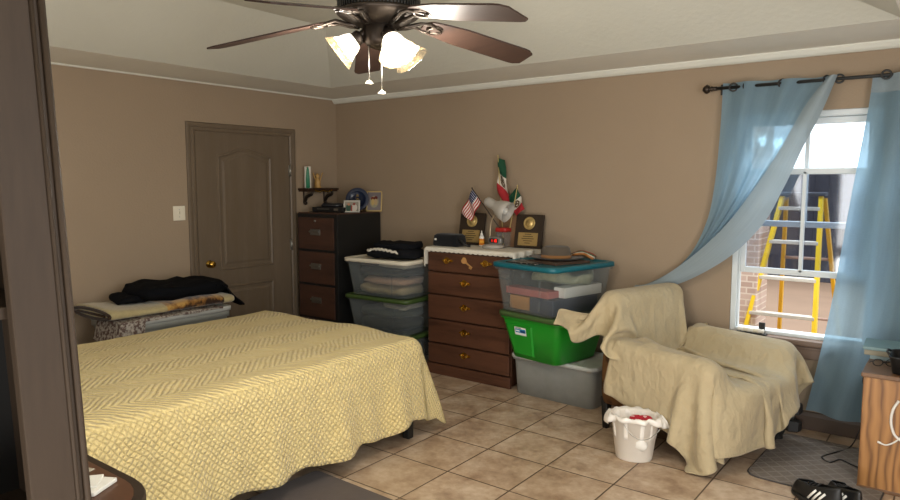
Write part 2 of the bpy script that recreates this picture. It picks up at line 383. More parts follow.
def rr(w, d, r, n=4, cx=0, cy=0):
    out = []
    for sx, sy, a0 in ((1, 1, 0), (-1, 1, PI/2), (-1, -1, PI), (1, -1, 1.5*PI)):
        for k in range(n+1):
            a = a0+PI/2*k/n; out.append((cx+sx*(w/2-r)+r*math.cos(a), cy+sy*(d/2-r)+r*math.sin(a)))
    return out
def rrl(w, d, r, z, n=4): return [(x, y, z) for x, y in rr(w, d, r, n)]
def interp(pts, t):
    """piecewise smooth curve through pts, t in 0..1"""
    n = len(pts)-1; x = min(max(t, 0), 1)*n; i = min(int(x), n-1); f = x-i
    P = lambda k: Vector(pts[min(max(k, 0), n)])
    a, b, c, d = P(i-1), P(i), P(i+1), P(i+2)
    return .5*((2*b)+(c-a)*f+(2*a-5*b+4*c-d)*f*f+(3*b-a-3*c+d)*f**3)
def soft(w, d, h, seed, mats, name, wrinkle=.012, flat=.55, n=26, parent=None, droop=None):
    """folded cloth heap: a flattened superellipsoid with wrinkles, sitting on z=0"""
    mb = MB(); loops = []
    m = 12
    for i in range(m+1):
        ph = -PI/2+PI*i/m; cz = math.copysign(abs(math.sin(ph))**flat, math.sin(ph)); cr = abs(math.cos(ph))**.45
        lp = []
        for k in range(n):
            a = 2*PI*k/n; ca = math.copysign(abs(math.cos(a))**.5, math.cos(a)); sa = math.copysign(abs(math.sin(a))**.5, math.sin(a))
            p = Vector((ca*cr*w/2, sa*cr*d/2, h/2+cz*h/2))
            q = noise.noise_vector(Vector((p.x*9+seed*3.1, p.y*9, p.z*14)))*wrinkle*1.6+noise.noise_vector(Vector((p.x*25, p.y*25+seed, p.z*30)))*wrinkle*.6
            p += q*(0.15 if p.z < .01 else 1)
            if droop: p = droop(p)
            p.z = max(p.z, .0) if not droop else p.z
            lp.append(p)
        loops.append(lp)
    mb.loft(loops)
    return mb.build(name, mats, parent)

# ================================================================= SETTING
X1, Y1, H = 6.2, -6.2, 2.44
WX0, WX1, WZ0, WZ1 = 3.875, 4.715, .595, 2.06
b = MB(); b.box((X1/2, Y1/2, -.05), (X1+.3, -Y1+.3, .1)); struct(b.build('floor', M['tile']))
b = MB(); b.box((-.06, Y1/2, H/2+.2), (.12, -Y1+.24, H+.4)); struct(b.build('wall_left', M['wall']))
b = MB()
for x0, x1, z0, z1 in ((0, WX0, 0, H+.4), (WX1, X1+.12, 0, H+.4), (WX0, WX1, 0, WZ0), (WX0, WX1, WZ1, H+.4)):
    b.box(((x0+x1)/2, .06, (z0+z1)/2), (x1-x0, .12, z1-z0))
struct(b.build('wall_back', M['wall']))
b = MB(); b.box((X1+.06, Y1/2, H/2+.2), (.12, -Y1+.24, H+.4)); struct(b.build('wall_right', M['wall']))
b = MB(); b.box((X1/2, Y1-.06, H/2+.2), (X1, .12, H+.4)); struct(b.build('wall_front', M['wall']))
# tray ceiling: flat soffit, sloped sides, raised flat
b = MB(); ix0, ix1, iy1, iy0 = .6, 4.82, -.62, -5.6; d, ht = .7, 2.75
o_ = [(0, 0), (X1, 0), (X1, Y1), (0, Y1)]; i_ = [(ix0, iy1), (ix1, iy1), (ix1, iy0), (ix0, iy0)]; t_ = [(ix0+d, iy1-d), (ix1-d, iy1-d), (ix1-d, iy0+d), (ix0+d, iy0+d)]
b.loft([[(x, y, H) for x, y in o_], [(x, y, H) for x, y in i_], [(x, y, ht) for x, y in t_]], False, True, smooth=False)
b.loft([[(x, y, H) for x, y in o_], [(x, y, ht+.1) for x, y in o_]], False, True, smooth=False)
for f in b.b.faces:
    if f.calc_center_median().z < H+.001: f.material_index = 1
struct(b.build('ceiling', [M['ceil'], plain('soffit_lightened', '#e2dfd4', .8, var=.03, bs=32, bstr=.3)], recalc=False))  # soffit colour lightened to make up for the weak light from below
# crown strip along the two walls
def strip(prof, p0, p1, nrm):
    p0, p1, nrm = Vector(p0), Vector(p1), Vector(nrm)
    return [[p+nrm*a+Vector((0, 0, z)) for a, z in prof] for p in (p0, p1)]
cp = [(0, 0), (.02, 0), (.035, .012), (.05, .035), (.05, .045), (0, .045)]
b = MB(); b.loft(strip(cp, (0, 0, H-.045), (X1, 0, H-.045), (0, -1, 0)), smooth=False); struct(b.build('trim_1', M['trim_white']))
b = MB(); b.loft(strip([(0, 0), (.012, 0), (.012, .012), (0, .012)], (0, 0, H-.012), (0, Y1, H-.012), (1, 0, 0)), smooth=False); struct(b.build('trim_2', M['ceil']))
bp = [(0, 0), (.016, 0), (.016, .09), (.008, .115), (0, .12)]
b = MB(); b.loft(strip(bp, (0, 0, 0), (X1, 0, 0), (0, -1, 0)), smooth=False); struct(b.build('baseboard_back', M['base']))
b = MB(); b.loft(strip(bp, (0, 0, 0), (0, -.53, 0), (1, 0, 0)), smooth=False); b.loft(strip(bp, (0, -1.69, 0), (0, Y1, 0), (1, 0, 0)), smooth=False); struct(b.build('baseboard_left', M['base']))

# door in the left wall
dy0, dy1, dh = -1.605, -.615, 2.035
door = bpy.data.objects.new('door_1', None); col.objects.link(door); door.location = (0, 0, 0); struct(door)
b = MB()
cas = [(0, 0), (.014, 0), (.022, .012), (.022, .03), (.014, .036), (.018, .05), (.018, .066), (.01, .074), (0, .074)]
def casing(b, path, nrm):
    # path: (y,z) corners of the inner opening; profile grows outward
    for (ya, za, yb, zb, oy, oz) in path:
        La, Lb = [], []
        for dpt, wd in cas:
            sa = 0 if oy else wd
            La.append((dpt, ya+oy*wd-(0), za+oz*wd)); Lb.append((dpt, yb+oy*wd, zb+oz*wd))
        b.loft([La, Lb], smooth=False)
for side, oy in ((dy0, -1), (dy1, 1)):
    La = [(dp, side+oy*w, 0) for dp, w in cas]; Lb = [(dp, side+oy*w, dh+w) for dp, w in cas]; b.loft([La, Lb], smooth=False)
La = [(dp, dy0-w, dh+w) for dp, w in cas]; Lb = [(dp, dy1+w, dh+w) for dp, w in cas]; b.loft([La, Lb], smooth=False)
b.build('door_casing', M['doorpaint'], door)
def arch(y0, y1, z0, z1, rise, n=16):
    pts = [(y0, z0), (y1, z0)]
    for k in range(n+1):
        t = k/n; y = y1+(y0-y1)*t; s_ = math.sin(PI*t); pts.append((y, z1+rise*(s_*s_*.75+s_*.25)))
    return pts
def inset(poly, k):
    cy = sum(p[0] for p in poly)/len(poly); z0 = min(p[1] for p in poly); z1 = max(p[1] for p in poly); y0 = min(p[0] for p in poly); y1 = max(p[0] for p in poly); cz = (z0+z1)/2
    return [(cy+(y-cy)*(1-2*k/(y1-y0)), cz+(z-cz)*(1-2*k/(z1-z0))) for y, z in poly]
b = MB(); b.box((.004, (dy0+dy1)/2, dh/2+.004), (.008, dy1-dy0-.012, dh-.012))
slab = b.build('door_slab', M['doorpaint'], door)
for poly, nm in ((arch(-1.40, -.825, .845, 1.845, .065), 'upper_panel'), (arch(-1.40, -.825, .2, .715, 0), 'lower_panel')):
    b = MB()
    b.loft([[(x, y, z) for y, z in inset(poly, k)] for k, x in ((0, .008), (.004, .016), (.016, .018), (.028, .010), (.05, .0095), (.07, .015))], False, True, smooth=False)
    b.build(nm, M['doorpaint'], slab)
b = MB(); m = Matrix.Rotation(PI/2, 3, 'Y')
b.lathe([(.032, 0), (.032, .006), (.012, .01), (.012, .03), (.026, .038), (.031, .05), (.026, .062), (.01, .068), (0, .068)], (.008, -1.505, .915), 20, mat=m); b.build('door_knob', M['brass'], slab)
for z in (.25, 1.02, 1.72):
    b = MB(); b.box((.012, dy1-.004, z), (.012, .02, .1), bev=.002); b.tube([(.02, dy1, z-.052), (.02, dy1, z+.052)], .006); b.build('hinge', M['steel'], door)

# window in the back wall (vinyl, lower sash pushed up)
win = bpy.data.objects.new('window_1', None); col.objects.link(win); struct(win)
def bars(b, lst, y, dpt):
    for x0, x1, z0, z1 in lst: b.box(((x0+x1)/2, y, (z0+z1)/2), (x1-x0, dpt, z1-z0), bev=.004, seg=1)
b = MB(); W = .038
bars(b, [(WX0, WX0+W, WZ0, WZ1), (WX1-W, WX1, WZ0, WZ1), (WX0+W, WX1-W, WZ1-W, WZ1), (WX0+W, WX1-W, WZ0, WZ0+.025)], .055, .1)
bars(b, [(WX0+W, WX0+W+.012, WZ0, WZ1), (WX1-W-.012, WX1-W, WZ0, WZ1)], .04, .03)
b.build('window_frame', M['vinyl'], win)
ax0, ax1 = WX0+W+.012, WX1-W-.012; mx = (ax0+ax1)/2
def sash(name, z0, z1, y, gm, rail=.04, mun=True, midz=None):
    b = MB(); L = [(ax0, ax0+.032, z0, z1), (ax1-.032, ax1, z0, z1), (ax0+.03, ax1-.03, z0, z0+rail), (ax0+.03, ax1-.03, z1-rail, z1), (mx-.012, mx+.012, z0+.02, z1-.02)]
    if midz: L.append((ax0+.03, ax1-.03, midz-.011, midz+.011))
    bars(b, L, y, .028); f = b.build(name, M['vinyl'], win)
    b = MB(); b.box((mx, y, (z0+z1)/2), (ax1-ax0-.06, .004, z1-z0-.06)); b.build('pane', gm, f)
sash('upper_sash', 1.315, 2.02, .075, M['glass']); sash('lower_sash', 1.0, 1.70, .035, M['dirty'])
b = MB(); b.box(((WX0+WX1)/2, -.02, WZ0-.02), (WX1-WX0+.12, .085, .04), bev=.012); b.build('sill_board', M['sill'], win)
b = MB(); b.box(((WX0+WX1)/2, -.012, WZ0-.085), (WX1-WX0+.1, .022, .09), bev=.006); b.box(((WX0+WX1)/2, -.018, WZ0-.055), (WX1-WX0+.12, .03, .02), bev=.006); b.build('apron', M['sill'], win)

FANW = 20
def kids(o): return [c for c in bpy.data.objects if c.parent == o]
def dup(o, parent=None, label=None, loc=None, rz=None, group=None):
    ch = kids(o); c = o.copy(); col.objects.link(c)
    if parent is not None: c.parent = parent
    if label: c['label'] = label
    if group: c['group'] = group
    if loc is not None: c.location = loc
    if rz is not None: c.rotation_euler = (0, 0, rz)
    for k in ch: dup(k, c)
    return c

# ================================================================= BED
bed = thing('bed', 'low dark metal bed frame with pale mattress under the yellow quilt', 'bed', (1.625, -2.60, 0))
BW, BL = 1.66, 2.12
def bl(x, y, z): return (x-1.61, y+2.62, z)
b = MB(); b.box((0, 0, .225), (BW-.1, BL-.1, .05), bev=.008); b.build('bed_base', M['blackmetal'], bed)
b = MB(); b.box((0, 0, .43), (BW-.1, BL-.08, .32), bev=.05, seg=3); b.build('mattress', M['white'], bed)
for sx in (-1, 1):
    for y in (-.92, .90):
        b = MB(); b.box((sx*(.78 if y > 0 else .62), y, .1), (.05, .05, .2), bev=.006); b.build('leg', M['blackmetal'], bed)
# quilt: a flat sheet mapped over the rounded bed
def quilt_pt(u, v, ov=.56):
    R = .09; hx, hy = BW/2-R-.02, BL/2-R
    x = u; y = v
    px = min(max(x, -hx), hx); py = min(y, hy); dx, dy = x-px, y-py
    r = math.hypot(dx, dy); z = .635
    if r < 1e-6:
        z += .008*math.sin(x*7+y*3)*math.sin(y*5)+.006*noise.noise(Vector((x*6, y*6, 1)))
        e = min(hx-abs(px), .25)/.25
        return Vector((px, py, z-.014*(1-e)))
    mx_ = max(abs(dx), abs(dy)); ux, uy = dx/r, dy/r; corner = min(abs(ux), abs(uy))*1.414
    r = mx_*(1+.10*corner)
    s_ = py*1.0+px*1.0+math.atan2(uy, ux)*.35
    if r < R*PI/2: a = r/R; hh = R*math.sin(a); dz = R*(1-math.cos(a))
    else:
        q = r-R*PI/2; fl = .13+.02*math.sin(s_*9)+.15*corner
        ft = min(q/.35, 1)
        hh = R+q*fl+ft*(.018*math.sin(s_*13+1)+.012*math.sin(s_*27))
        dz = R+q*math.sqrt(max(.2, 1-fl*fl))
    return Vector((px+ux*hh, py+uy*hh, z-.014-dz+.004*noise.noise(Vector((x*12, y*12, 3)))))
b = MB(); NU, NV = 150, 130; OVX, OVY = .555, .555
def qf(a, c):
    R = .09; hx, hy = BW/2-R-.02, BL/2-R
    w = OVX+hx; u = -w+2*w*a; v = -BL/2+.0+(hy+OVY+BL/2)*c
    # scalloped hem
    edge = max((abs(u)-hx)/OVX, (v-hy)/OVY, 0)
    if edge > 0:
        side = v if (abs(u)-hx)/OVX >= (v-hy)/OVY else u
        k = 1+(.06*abs(math.sin(side*PI/.42))-.03)*edge**2+.02*math.sin(side*5)*edge
        if abs(u) > hx: u = math.copysign(hx+(abs(u)-hx)*k, u)
        if v > hy: v = hy+(v-hy)*k
    return quilt_pt(u, v)
b.grid(qf, NU, NV, uvf=lambda a, c: (a*2.5, c*2.7))
quilt = b.build('quilt', M['quilt'], None, (1.625, -2.60, 0), solid=.012); tag(quilt, 'yellow quilted bedspread with scalloped hem draped over the bed', 'quilt')

# ================================================================= DRESSER
DZ = 1.07
dr = thing('dresser', 'tall dark walnut chest of five drawers against the back wall', 'dresser', (1.965, 0, 0))
DX0, DX1, DYF, DYB = 1.555-1.965, 2.385-1.965, -.44, -.02
b = MB()
b.box((0, (DYF+DYB)/2+.01, DZ/2), (DX1-DX0-.01, DYB-DYF-.02, DZ-.03), bev=.003)
b.box((0, (DYF+DYB)/2-.004, DZ-.012), (DX1-DX0+.03, DYB-DYF+.03, .024), bev=.008); b.build('carcass', M['dresserv'], dr)
b = MB(); b.box((0, DYF-.002, .045), (DX1-DX0, .03, .09), bev=.004); b.build('plinth', M['dresser'], dr)
zs = [(.875, 1.035), (.685, .868), (.475, .678), (.272, .468), (.098, .265)]
def bail_pull(parent, x, y, z):
    b = MB(); m = Matrix.Rotation(PI/2, 3, 'X')
    poly = []
    for k in range(25):
        a = 2*PI*k/24; poly.append(((.040+.009*math.cos(4*a))*math.cos(a)*1.2, (.022+.007*math.cos(3*a+.6))*math.sin(a)))
    b.prism(poly[:-1], 0, .003, mat=Matrix.Translation((x, y, z)) @ Matrix.Rotation(PI/2, 4, 'X'))
    for sx in (-1, 1): b.lathe([(.007, 0), (.007, .008), (.004, .014), (0, .016)], (x+sx*.026, y-.002, z+.002), 10, mat=m)
    b.tube([(x+.026*math.cos(a), y-.014-.006*math.sin(a), z-.024*math.sin(a)) for a in [PI*k/10 for k in range(11)]], .0032, 6)
    return b.build('bail_pull', M['brass'], parent)
for i, (z0, z1) in enumerate(zs):
    b = MB(); b.box((0, DYF-.004, (z0+z1)/2), (DX1-DX0-.025, .022, z1-z0-.006), bev=.006)
    dw = b.build('drawer', M['dresser'], dr)
    if i == 0:
        bail_pull(dw, -.195, DYF-.016, .972); bail_pull(dw, .185, DYF-.016, .972)
        b = MB(); T = Matrix.Translation((-.01, DYF-.016, .97)) @ Matrix.Rotation(PI/2, 4, 'X') @ Matrix.Rotation(-.6, 4, 'Z')
        hd = [(-.02+.026*math.cos(2*PI*k/20)*(1+.15*math.cos(3*2*PI*k/20)), .026*math.sin(2*PI*k/20)) for k in range(20)]
        b.prism(hd, 0, .006, mat=T); b.prism([(0, -.006), (.075, -.006), (.075, .006), (0, .006)], 0, .006, mat=T); b.prism([(.05, -.02), (.06, -.02), (.06, 0), (.05, 0)], 0, .006, mat=T); b.prism([(.066, -.016), (.074, -.016), (.074, 0), (.066, 0)], 0, .006, mat=T)
        o = b.build('key_ornament', plain('pale_carved_wood', '#b98a52', .6), dw); o['label'] = 'pale wooden key shaped ornament'
    else: bail_pull(dw, -.02, DYF-.016, (z0+z1)/2+.02)
# lace runner
b = MB()
def lace(a, c):
    # a across the x of the top, c from back to front, ends hang over
    x = DX0-.14+(DX1-DX0+.21)*a; y = DYB-.02+(DYF-.05-DYB)*c; z = DZ+.004
    ex = .012*abs(math.sin(c*PI*9))
    if x < DX0-.02: t = DX0-.02-x+ex; x = DX0-.022-.006*math.sin(c*30); z -= t*1.15
    elif x > DX1+.02: t = x-DX1-.02+ex; x = DX1+.022+.008*math.sin(c*24); z -= t*.85
    y0 = DYF-.02
    if y < y0: t = (y0-y)*.6+.008*abs(math.sin(a*PI*22)); y = y0-.003; z -= t
    return Vector((x, y, z))
b.grid(lace, 110, 30, smooth=True)
lr = b.build('lace_runner', M['lace'], None, (1.965, 0, 0), solid=.003); tag(lr, 'white crochet lace runner hanging over the edges of the dark dresser top', 'lace runner')
TOP = DZ+.007
# things on the dresser
def quadbox(name, label, cat, w, h, d, loc, rz, tilt, mats, fn=None):
    t = thing(name, label, cat, loc, rz); return t
# two award plaques
def plaque(loc, rz, label):
    t = thing('award_plaque', label, 'plaque', loc, rz, 'award plaques on the dresser')
    tilt = RX(-.20)
    def P(v): return tilt @ Vector(v)
    b = MB(); b.box(P((0, 0, .14)), (.25, .018, .275), tilt, .005); b.build('board', M['darkwood'], t)
    b = MB(); m = tilt @ Matrix.Rotation(PI/2, 3, 'X'); b.lathe([(.052, 0), (.052, .004), (.046, .007), (.040, .004), (.030, .004), (.028, .007), (0, .007)], P((0, -.010, .205)), 28, mat=m)
    b.build('medallion', plain('pale_gold', '#bfa468', .4, .6, vs=60, var=.25), t)
    b = MB(); b.box(P((0, -.011, .075)), (.175, .003, .105), tilt); pl = b.build('plate', plain('dull_gold_plate', '#a58a55', .45, .4), t)
    b = MB()
    for i, w in enumerate((.06, .09, .11, .08, .05)): b.box(P((0, -.0135, .115-i*.018)), (w, .001, .005), tilt)
    b.build('engraved_lines', M['darkwood'], pl)
plaque((1.765, -.13, TOP), .05, 'dark award plaque with gold medallion behind the small flag and glue bottle')
plaque((2.325, -.12, TOP), .05, 'dark award plaque with gold medallion at right end of the dresser')
# black pouch box
t = thing('camera_bag', 'flat black soft case lying at the left end of the lace runner', 'case', (1.665, -.29, TOP), -.02)
b = MB(); b.loft([rrl(.25, .15, .02, 0), rrl(.265, .16, .03, .02), rrl(.25, .15, .03, .085), rrl(.21, .12, .03, .10)]); b.build('body', fabric('black_nylon', '#1a1b1e', '#101114'), t)
b = MB(); b.box((-.09, -.079, .055), (.02, .004, .016), bev=.001); o = b.build('tag', M['white'], t); o['label'] = 'small white tag'
b = MB(); b.tube([(.10, -.03, .06), (.16, -.05, .05), (.2, -.06, .022), (.24, -.03, .012)], .011); b.build('strap', M['black'], t)
# glue bottle
t = thing('glue_bottle', 'small white glue bottle with orange label beside the desk lamp', 'bottle', (1.925, -.19, TOP))
b = MB(); b.lathe([(.021, 0), (.024, .004), (.024, .075), (.018, .088), (.011, .092)], seg=20, sy=.7); b.build('body', M['white'], t)
b = MB(); b.lathe([(.0246, .012), (.0246, .066)], seg=20, sy=.7, cap0=False, cap1=False); o = b.build('paper_label', uvbands('orange_label', [(0, '#c9762a'), (.35, '#e0a23a'), (.7, '#c9762a')], 1), t)
b = MB(); b.lathe([(.012, .09), (.012, .108), (.006, .112), (.004, .132), (0, .133)], seg=16); b.build('nozzle', M['white'], t)
# desk lamp
t = thing('desk_lamp', 'small grey desk lamp with bell shade on the dresser top', 'lamp', (2.075, -.24, TOP))
lg = plain('warm_grey_lamp_enamel', '#a8a298', .4, var=.04)
b = MB(); b.lathe([(.086, 0), (.09, .006), (.088, .022), (.07, .03), (0, .032)], seg=36); b.build('base', lg, t)
b = MB(); b.tube([interp([(-.05, .02, .03), (-.05, .025, .10), (-.045, .03, .2), (-.01, .03, .27), (.02, .02, .325), (.0, 0, .36)], k/24) for k in range(25)], .0055, 8); b.build('neck', plain('brushed_champagne', '#b3a184', .35, .6), t)
b = MB(); dv = Vector((.90, .02, -.40)).normalized(); q = Vector((0, 0, 1)).rotation_difference(dv).to_matrix()
b.lathe([(0, -.09), (.02, -.088), (.033, -.075), (.036, -.05), (.034, -.01), (.042, .012), (.055, .03), (.068, .07), (.074, .115), (.071, .115), (.062, .06), (.04, .02), (0, .01)], (.03, -.02, .345), 28, mat=q*1.15); b.build('shade', lg, t)
b = MB(); b.lathe([(0, .05), (.02, .06), (.028, .08), (.02, .1), (0, .108)], (.03, -.02, .345), 16, mat=q*1.15); b.build('bulb', M['white'], t)
# alarm clock
t = thing('alarm_clock', 'small silver alarm clock with red digits in front of the lamp stem', 'clock', (2.125, -.335, TOP+.034), -.08)
t.location = (2.10, -.265, TOP+.034)
b = MB(); b.loft([[(x, y, z) for x, z in rr(.12, .055, .02, cy=.028)] for y in (-.0, .05)]); b.build('case', plain('silver_plastic', '#8f8f8c', .35, .5), t)
b = MB(); b.loft([[(x, y, z) for x, z in rr(.088, .036, .008, cx=-.006, cy=.028)] for y in (-.003, .001)]); b.build('display', M['black'], t)
b = MB(); red = emis('red_led', '#ff2a1e', 2.2)
SEG = {'1': 'bc', '0': 'abcdef', '2': 'abged'}
def digit(b, ch, x, z, w=.010, h=.022):
    S = {'a': (0, h/2, w, .003), 'd': (0, -h/2, w, .003), 'g': (0, 0, w, .003), 'b': (w/2, h/4, .003, h/2), 'c': (w/2, -h/4, .003, h/2), 'f': (-w/2, h/4, .003, h/2), 'e': (-w/2, -h/4, .003, h/2)}
    for k in SEG[ch]: dx, dz, ww, hh = S[k]; b.box((x+dx, -.0038, z+dz), (ww, .0015, hh))
digit(b, '1', -.026, .028); digit(b, '1', .002, .028); digit(b, '0', .020, .028)
for dz in (-.005, .005): b.box((-.010, -.0038, .028+dz), (.003, .0015, .003))
b.build('red_digits', red, t)
# jar with red lid / red framed box behind the clock
t = thing('glass_jar', 'clear square jar with red lid behind the alarm clock', 'jar', (2.10, -.13, TOP))
b = MB(); b.loft([rrl(.09, .08, .02, 0), rrl(.1, .09, .02, .01), rrl(.1, .09, .02, .12), rrl(.09, .08, .02, .13)]); b.build('glass', clearplast('greyish_jar_glass', '#a9b0b0', .12, .1), t)
b = MB(); b.loft([rrl(.11, .1, .02, .128), rrl(.11, .1, .02, .158), rrl(.1, .09, .02, .162)]); b.build('lid', plain('red_plastic', '#a3241f', .4), t)
# brown paper bag
t = thing('paper_bag', 'plain brown paper bag standing behind the desk lamp', 'bag', (2.135, -.055, TOP))
b = MB(); b.loft([[(-.12, -.035, 0), (.12, -.035, 0), (.12, .03, 0), (-.12, .03, 0)], [(-.12, -.03, .12), (.12, -.035, .12), (.11, .03, .12), (-.12, .03, .12)], [(-.11, -.015, .27), (.10, -.02, .275), (.11, .0, .272), (-.12, .0, .265)]], smooth=False)
b.build('bag_body', plain('kraft_paper', '#76583d', .85, bs=30, bstr=.5), t)
# flags
def flag(name, label, poleb, polet, fl, mats, group, wav=.012, poler=.004):
    t = thing(name, label, 'flag', poleb, 0, group); pb = Vector(poleb); pt = Vector(polet)-pb
    b = MB(); b.tube([(0, 0, 0), pt], poler, 8); b.lathe([(0, -.004), (.006, 0), (.006, .006), (0, .012)], pt, 10); b.build('stick', plain('flag_stick', '#2b2019' if group[0] == 'U' else '#b9a36a', .5), t)
    A, B, C, D = [Vector(p)-pb for p in fl]   # hoist top, fly top, fly bottom, hoist bottom
    def f(u, v):
        p = (A*(1-u)+B*u)*v+(D*(1-u)+C*u)*(1-v); p.y += wav*math.sin(u*9+v*4)*min(1, u*3); return p
    b = MB(); b.grid(f, 22, 16); b.build('cloth', mats, t, solid=.0015)
def bk(u, v, Y): return at(u, v, 'y', Y)
mexm = uvbands('green_white_red_cloth', [(0, '#1c4430'), (.40, '#c6bfb2'), (.70, '#98282c')], 0, extra=mexico)
flag('small_flag', 'small stars and stripes flag on a stick leaning left beside lamp', (2.12, -.17, 1.20), bk(472, 188.5, -.17), [bk(472.5, 189.5, -.17), bk(461, 213, -.15), bk(471, 221, -.19), bk(481.5, 201, -.17)], usa(), 'United States flag')
flag('small_flag', 'tall green white and red flag hanging upright behind the lamp head', (2.085, -.10, TOP), bk(498, 156, -.10), [bk(498, 158, -.10), bk(497.5, 193, -.10), bk(509, 207, -.12), bk(505, 160, -.08)], mexm, 'green white and red flags')
flag('small_flag', 'short green white and red flag fanned to right of lamp shade', (2.17, -.14, TOP+.16), bk(517.5, 186, -.10), [bk(517, 187, -.10), bk(524.5, 209, -.10), bk(516, 216, -.12), bk(505, 201, -.10)], mexm, 'green white and red flags')

# ================================================================= FILING CABINET + things on it
CZ = 1.32
fc = thing('filing_cabinet', 'black metal filing cabinet with reddish wood drawer fronts in the corner', 'filing cabinet', (.34, 0, 0))
b = MB(); b.box((.01, -.305, CZ/2), (.54, .57, CZ), bev=.006); b.build('body', M['blackmetal'], fc)
b = MB(); b.box((.01, -.305, CZ+.004), (.53, .56, .01), bev=.003); b.build('top_panel', M['cabwood'], fc)
for i in range(4):
    z1 = CZ-.035-i*.318; z0 = z1-.295
    b = MB(); b.box((0, -.596, (z0+z1)/2), (.475, .014, z1-z0), bev=.003); dw = b.build('drawer', M['cabwood'], fc)
    zc = z1-.135
    b = MB(); b.box((0, -.605, zc), (.13, .01, .055), bev=.004); b.box((0, -.618, zc+.006), (.13, .022, .018), bev=.005); b.build('handle', M['steel'], dw)
    if i == 0:
        b = MB(); b.lathe([(.011, 0), (.011, .008), (.008, .01), (0, .01)], (0, -.603, z1-.03), 14, mat=Matrix.Rotation(PI/2, 3, 'X')); b.build('lock', M['steel'], dw)
CT = CZ+.0095
t = thing('disc_player', 'flat black disc player lying on top of the filing cabinet', 'player', (.31, -.34, CT), .18)
b = MB(); b.box((0, 0, .024), (.36, .2, .048), bev=.008); b.build('case', M['black'], t)
b = MB(); b.box((.1, -.101, .026), (.05, .003, .02)); b.box((-.05, -.101, .03), (.14, .003, .006)); b.build('front_trim', M['steel'], t)
t = thing('router_box', 'small rounded black device stacked on the disc player', 'device', (.28, -.32, CT+.049), .1)
b = MB(); b.loft([rrl(.22, .13, .05, 0), rrl(.24, .15, .06, .012), rrl(.2, .11, .05, .034)]); b.build('shell', plain('charcoal_plastic', '#26272a', .35), t)
# blue plate on a stand
def face(loc): v = CAM-Vector(loc); return math.atan2(v.y, v.x)+PI/2
pl = (.475, -.19, CT); t = thing('decorative_plate', 'round dark blue plate with gold figure standing upright on the cabinet', 'plate', pl, .62)
tl = RX(-.2)
def pm():
    def ex(t_, sx, cc):
        f = t_.math('LESS_THAN', t_.noise(t_.coord('UV'), 9, 2), .5)
        fig = t_.math('MAXIMUM', disc(t_, sx, .5, .74, .07, .08), t_.math('MULTIPLY', disc(t_, sx, .5, .42, .16, .30), f))
        return t_.mix(fig, cc, lin('#6b5836'))
    return uvbands('cobalt_plate_glaze', [(0, '#0f1526'), (1, '#182238')], 1, .2, False, ex)
b = MB(); m = tl @ Matrix.Rotation(PI/2, 3, 'X')
b.lathe([(.0, 0), (.06, 0), (.108, .016), (.112, .018), (.108, .02), (.07, .008), (0, .006)], tl @ Vector((0, 0, .118)), 36, mat=m); b.build('rim', plain('navy_glaze', '#18223a', .3), t)
b = MB()
def pf(u, v):
    a = 2*PI*u; r = .082*v; return tl @ Vector((r*math.cos(a), -.0085-.011*max(0, v-.72)/.28, .118+r*math.sin(a)))
b.grid(pf, 32, 6, uvf=lambda u, v: (.5+.5*v*math.cos(2*PI*u), .5+.5*v*math.sin(2*PI*u))); b.build('painted_centre', pm(), t)
b = MB(); b.tube([(-.05, -.05, .003), (-.05, -.02, .012), (-.05, .03, .1)], .004); b.tube([(.05, -.05, .003), (.05, -.02, .012), (.05, .03, .1)], .004); b.build('stand', M['brass'], t)
def picture(name, label, loc, rz, w, h, fr, art, fm, tilt=-.18):
    t = thing(name, label, 'picture frame', loc, rz); T_ = RX(tilt)
    b = MB()
    for x0, x1, z0, z1 in ((-w/2, w/2, 0, fr), (-w/2, w/2, h-fr, h), (-w/2, -w/2+fr, fr, h-fr), (w/2-fr, w/2, fr, h-fr)):
        b.box(T_ @ Vector(((x0+x1)/2, 0, (z0+z1)/2)), (x1-x0, .014, z1-z0), T_, .003)
    b.build('frame', fm, t)
    b = MB(); b.grid(lambda u, v: T_ @ Vector(((u-.5)*(w-2*fr), -.003, fr+v*(h-2*fr))), 1, 1, smooth=False); b.build('picture', art, t)
    b = MB(); b.box(T_ @ Vector((0, .03, h*.3)), (.03, .06, .006), T_ @ RX(.9)); b.build('easel_back', M['black'], t)
def art_pair(t, sx, cc):
    cc = t.mix(disc(t, sx, .5, .48, .33, .33), cc, lin('#8f8a72')); cc = t.mix(disc(t, sx, .38, .66, .13, .1), cc, lin('#6b2f22')); cc = t.mix(disc(t, sx, .62, .68, .14, .11), cc, lin('#5a241c'))
    cc = t.mix(disc(t, sx, .40, .45, .12, .18), cc, lin('#b49a62')); return t.mix(disc(t, sx, .62, .46, .12, .18), cc, lin('#a8906a'))
def art_snap(t, sx, cc):
    cc = t.mix(disc(t, sx, .28, .35, .2, .4), cc, lin('#2e4a3c')); cc = t.mix(disc(t, sx, .28, .72, .1, .14), cc, lin('#a8785a'))
    cc = t.mix(disc(t, sx, .7, .35, .22, .4), cc, lin('#b8b0a4')); cc = t.mix(disc(t, sx, .68, .75, .1, .14), cc, lin('#7a3a30')); return t.mix(rect(t, sx, .45, .55, 0, .6), cc, lin('#8a3a34'))
picture('picture_frame', 'small silver framed snapshot in front of the blue plate', (.545, -.335, CT), .62, .155, .115, .014, uvbands('snapshot_print', [(0, '#6f6a60'), (1, '#8b8478')], 1, .3, False, art_snap), M['steel'])
picture('picture_frame', 'taller gold edged portrait of two people at right of blue plate', (.575, -.065, CT), .55, .155, .2, .012, uvbands('double_portrait', [(0, '#77706f'), (1, '#6a6265')], 1, .3, False, art_pair), plain('pale_gold_frame', '#b39a62', .4, .4), -.2)

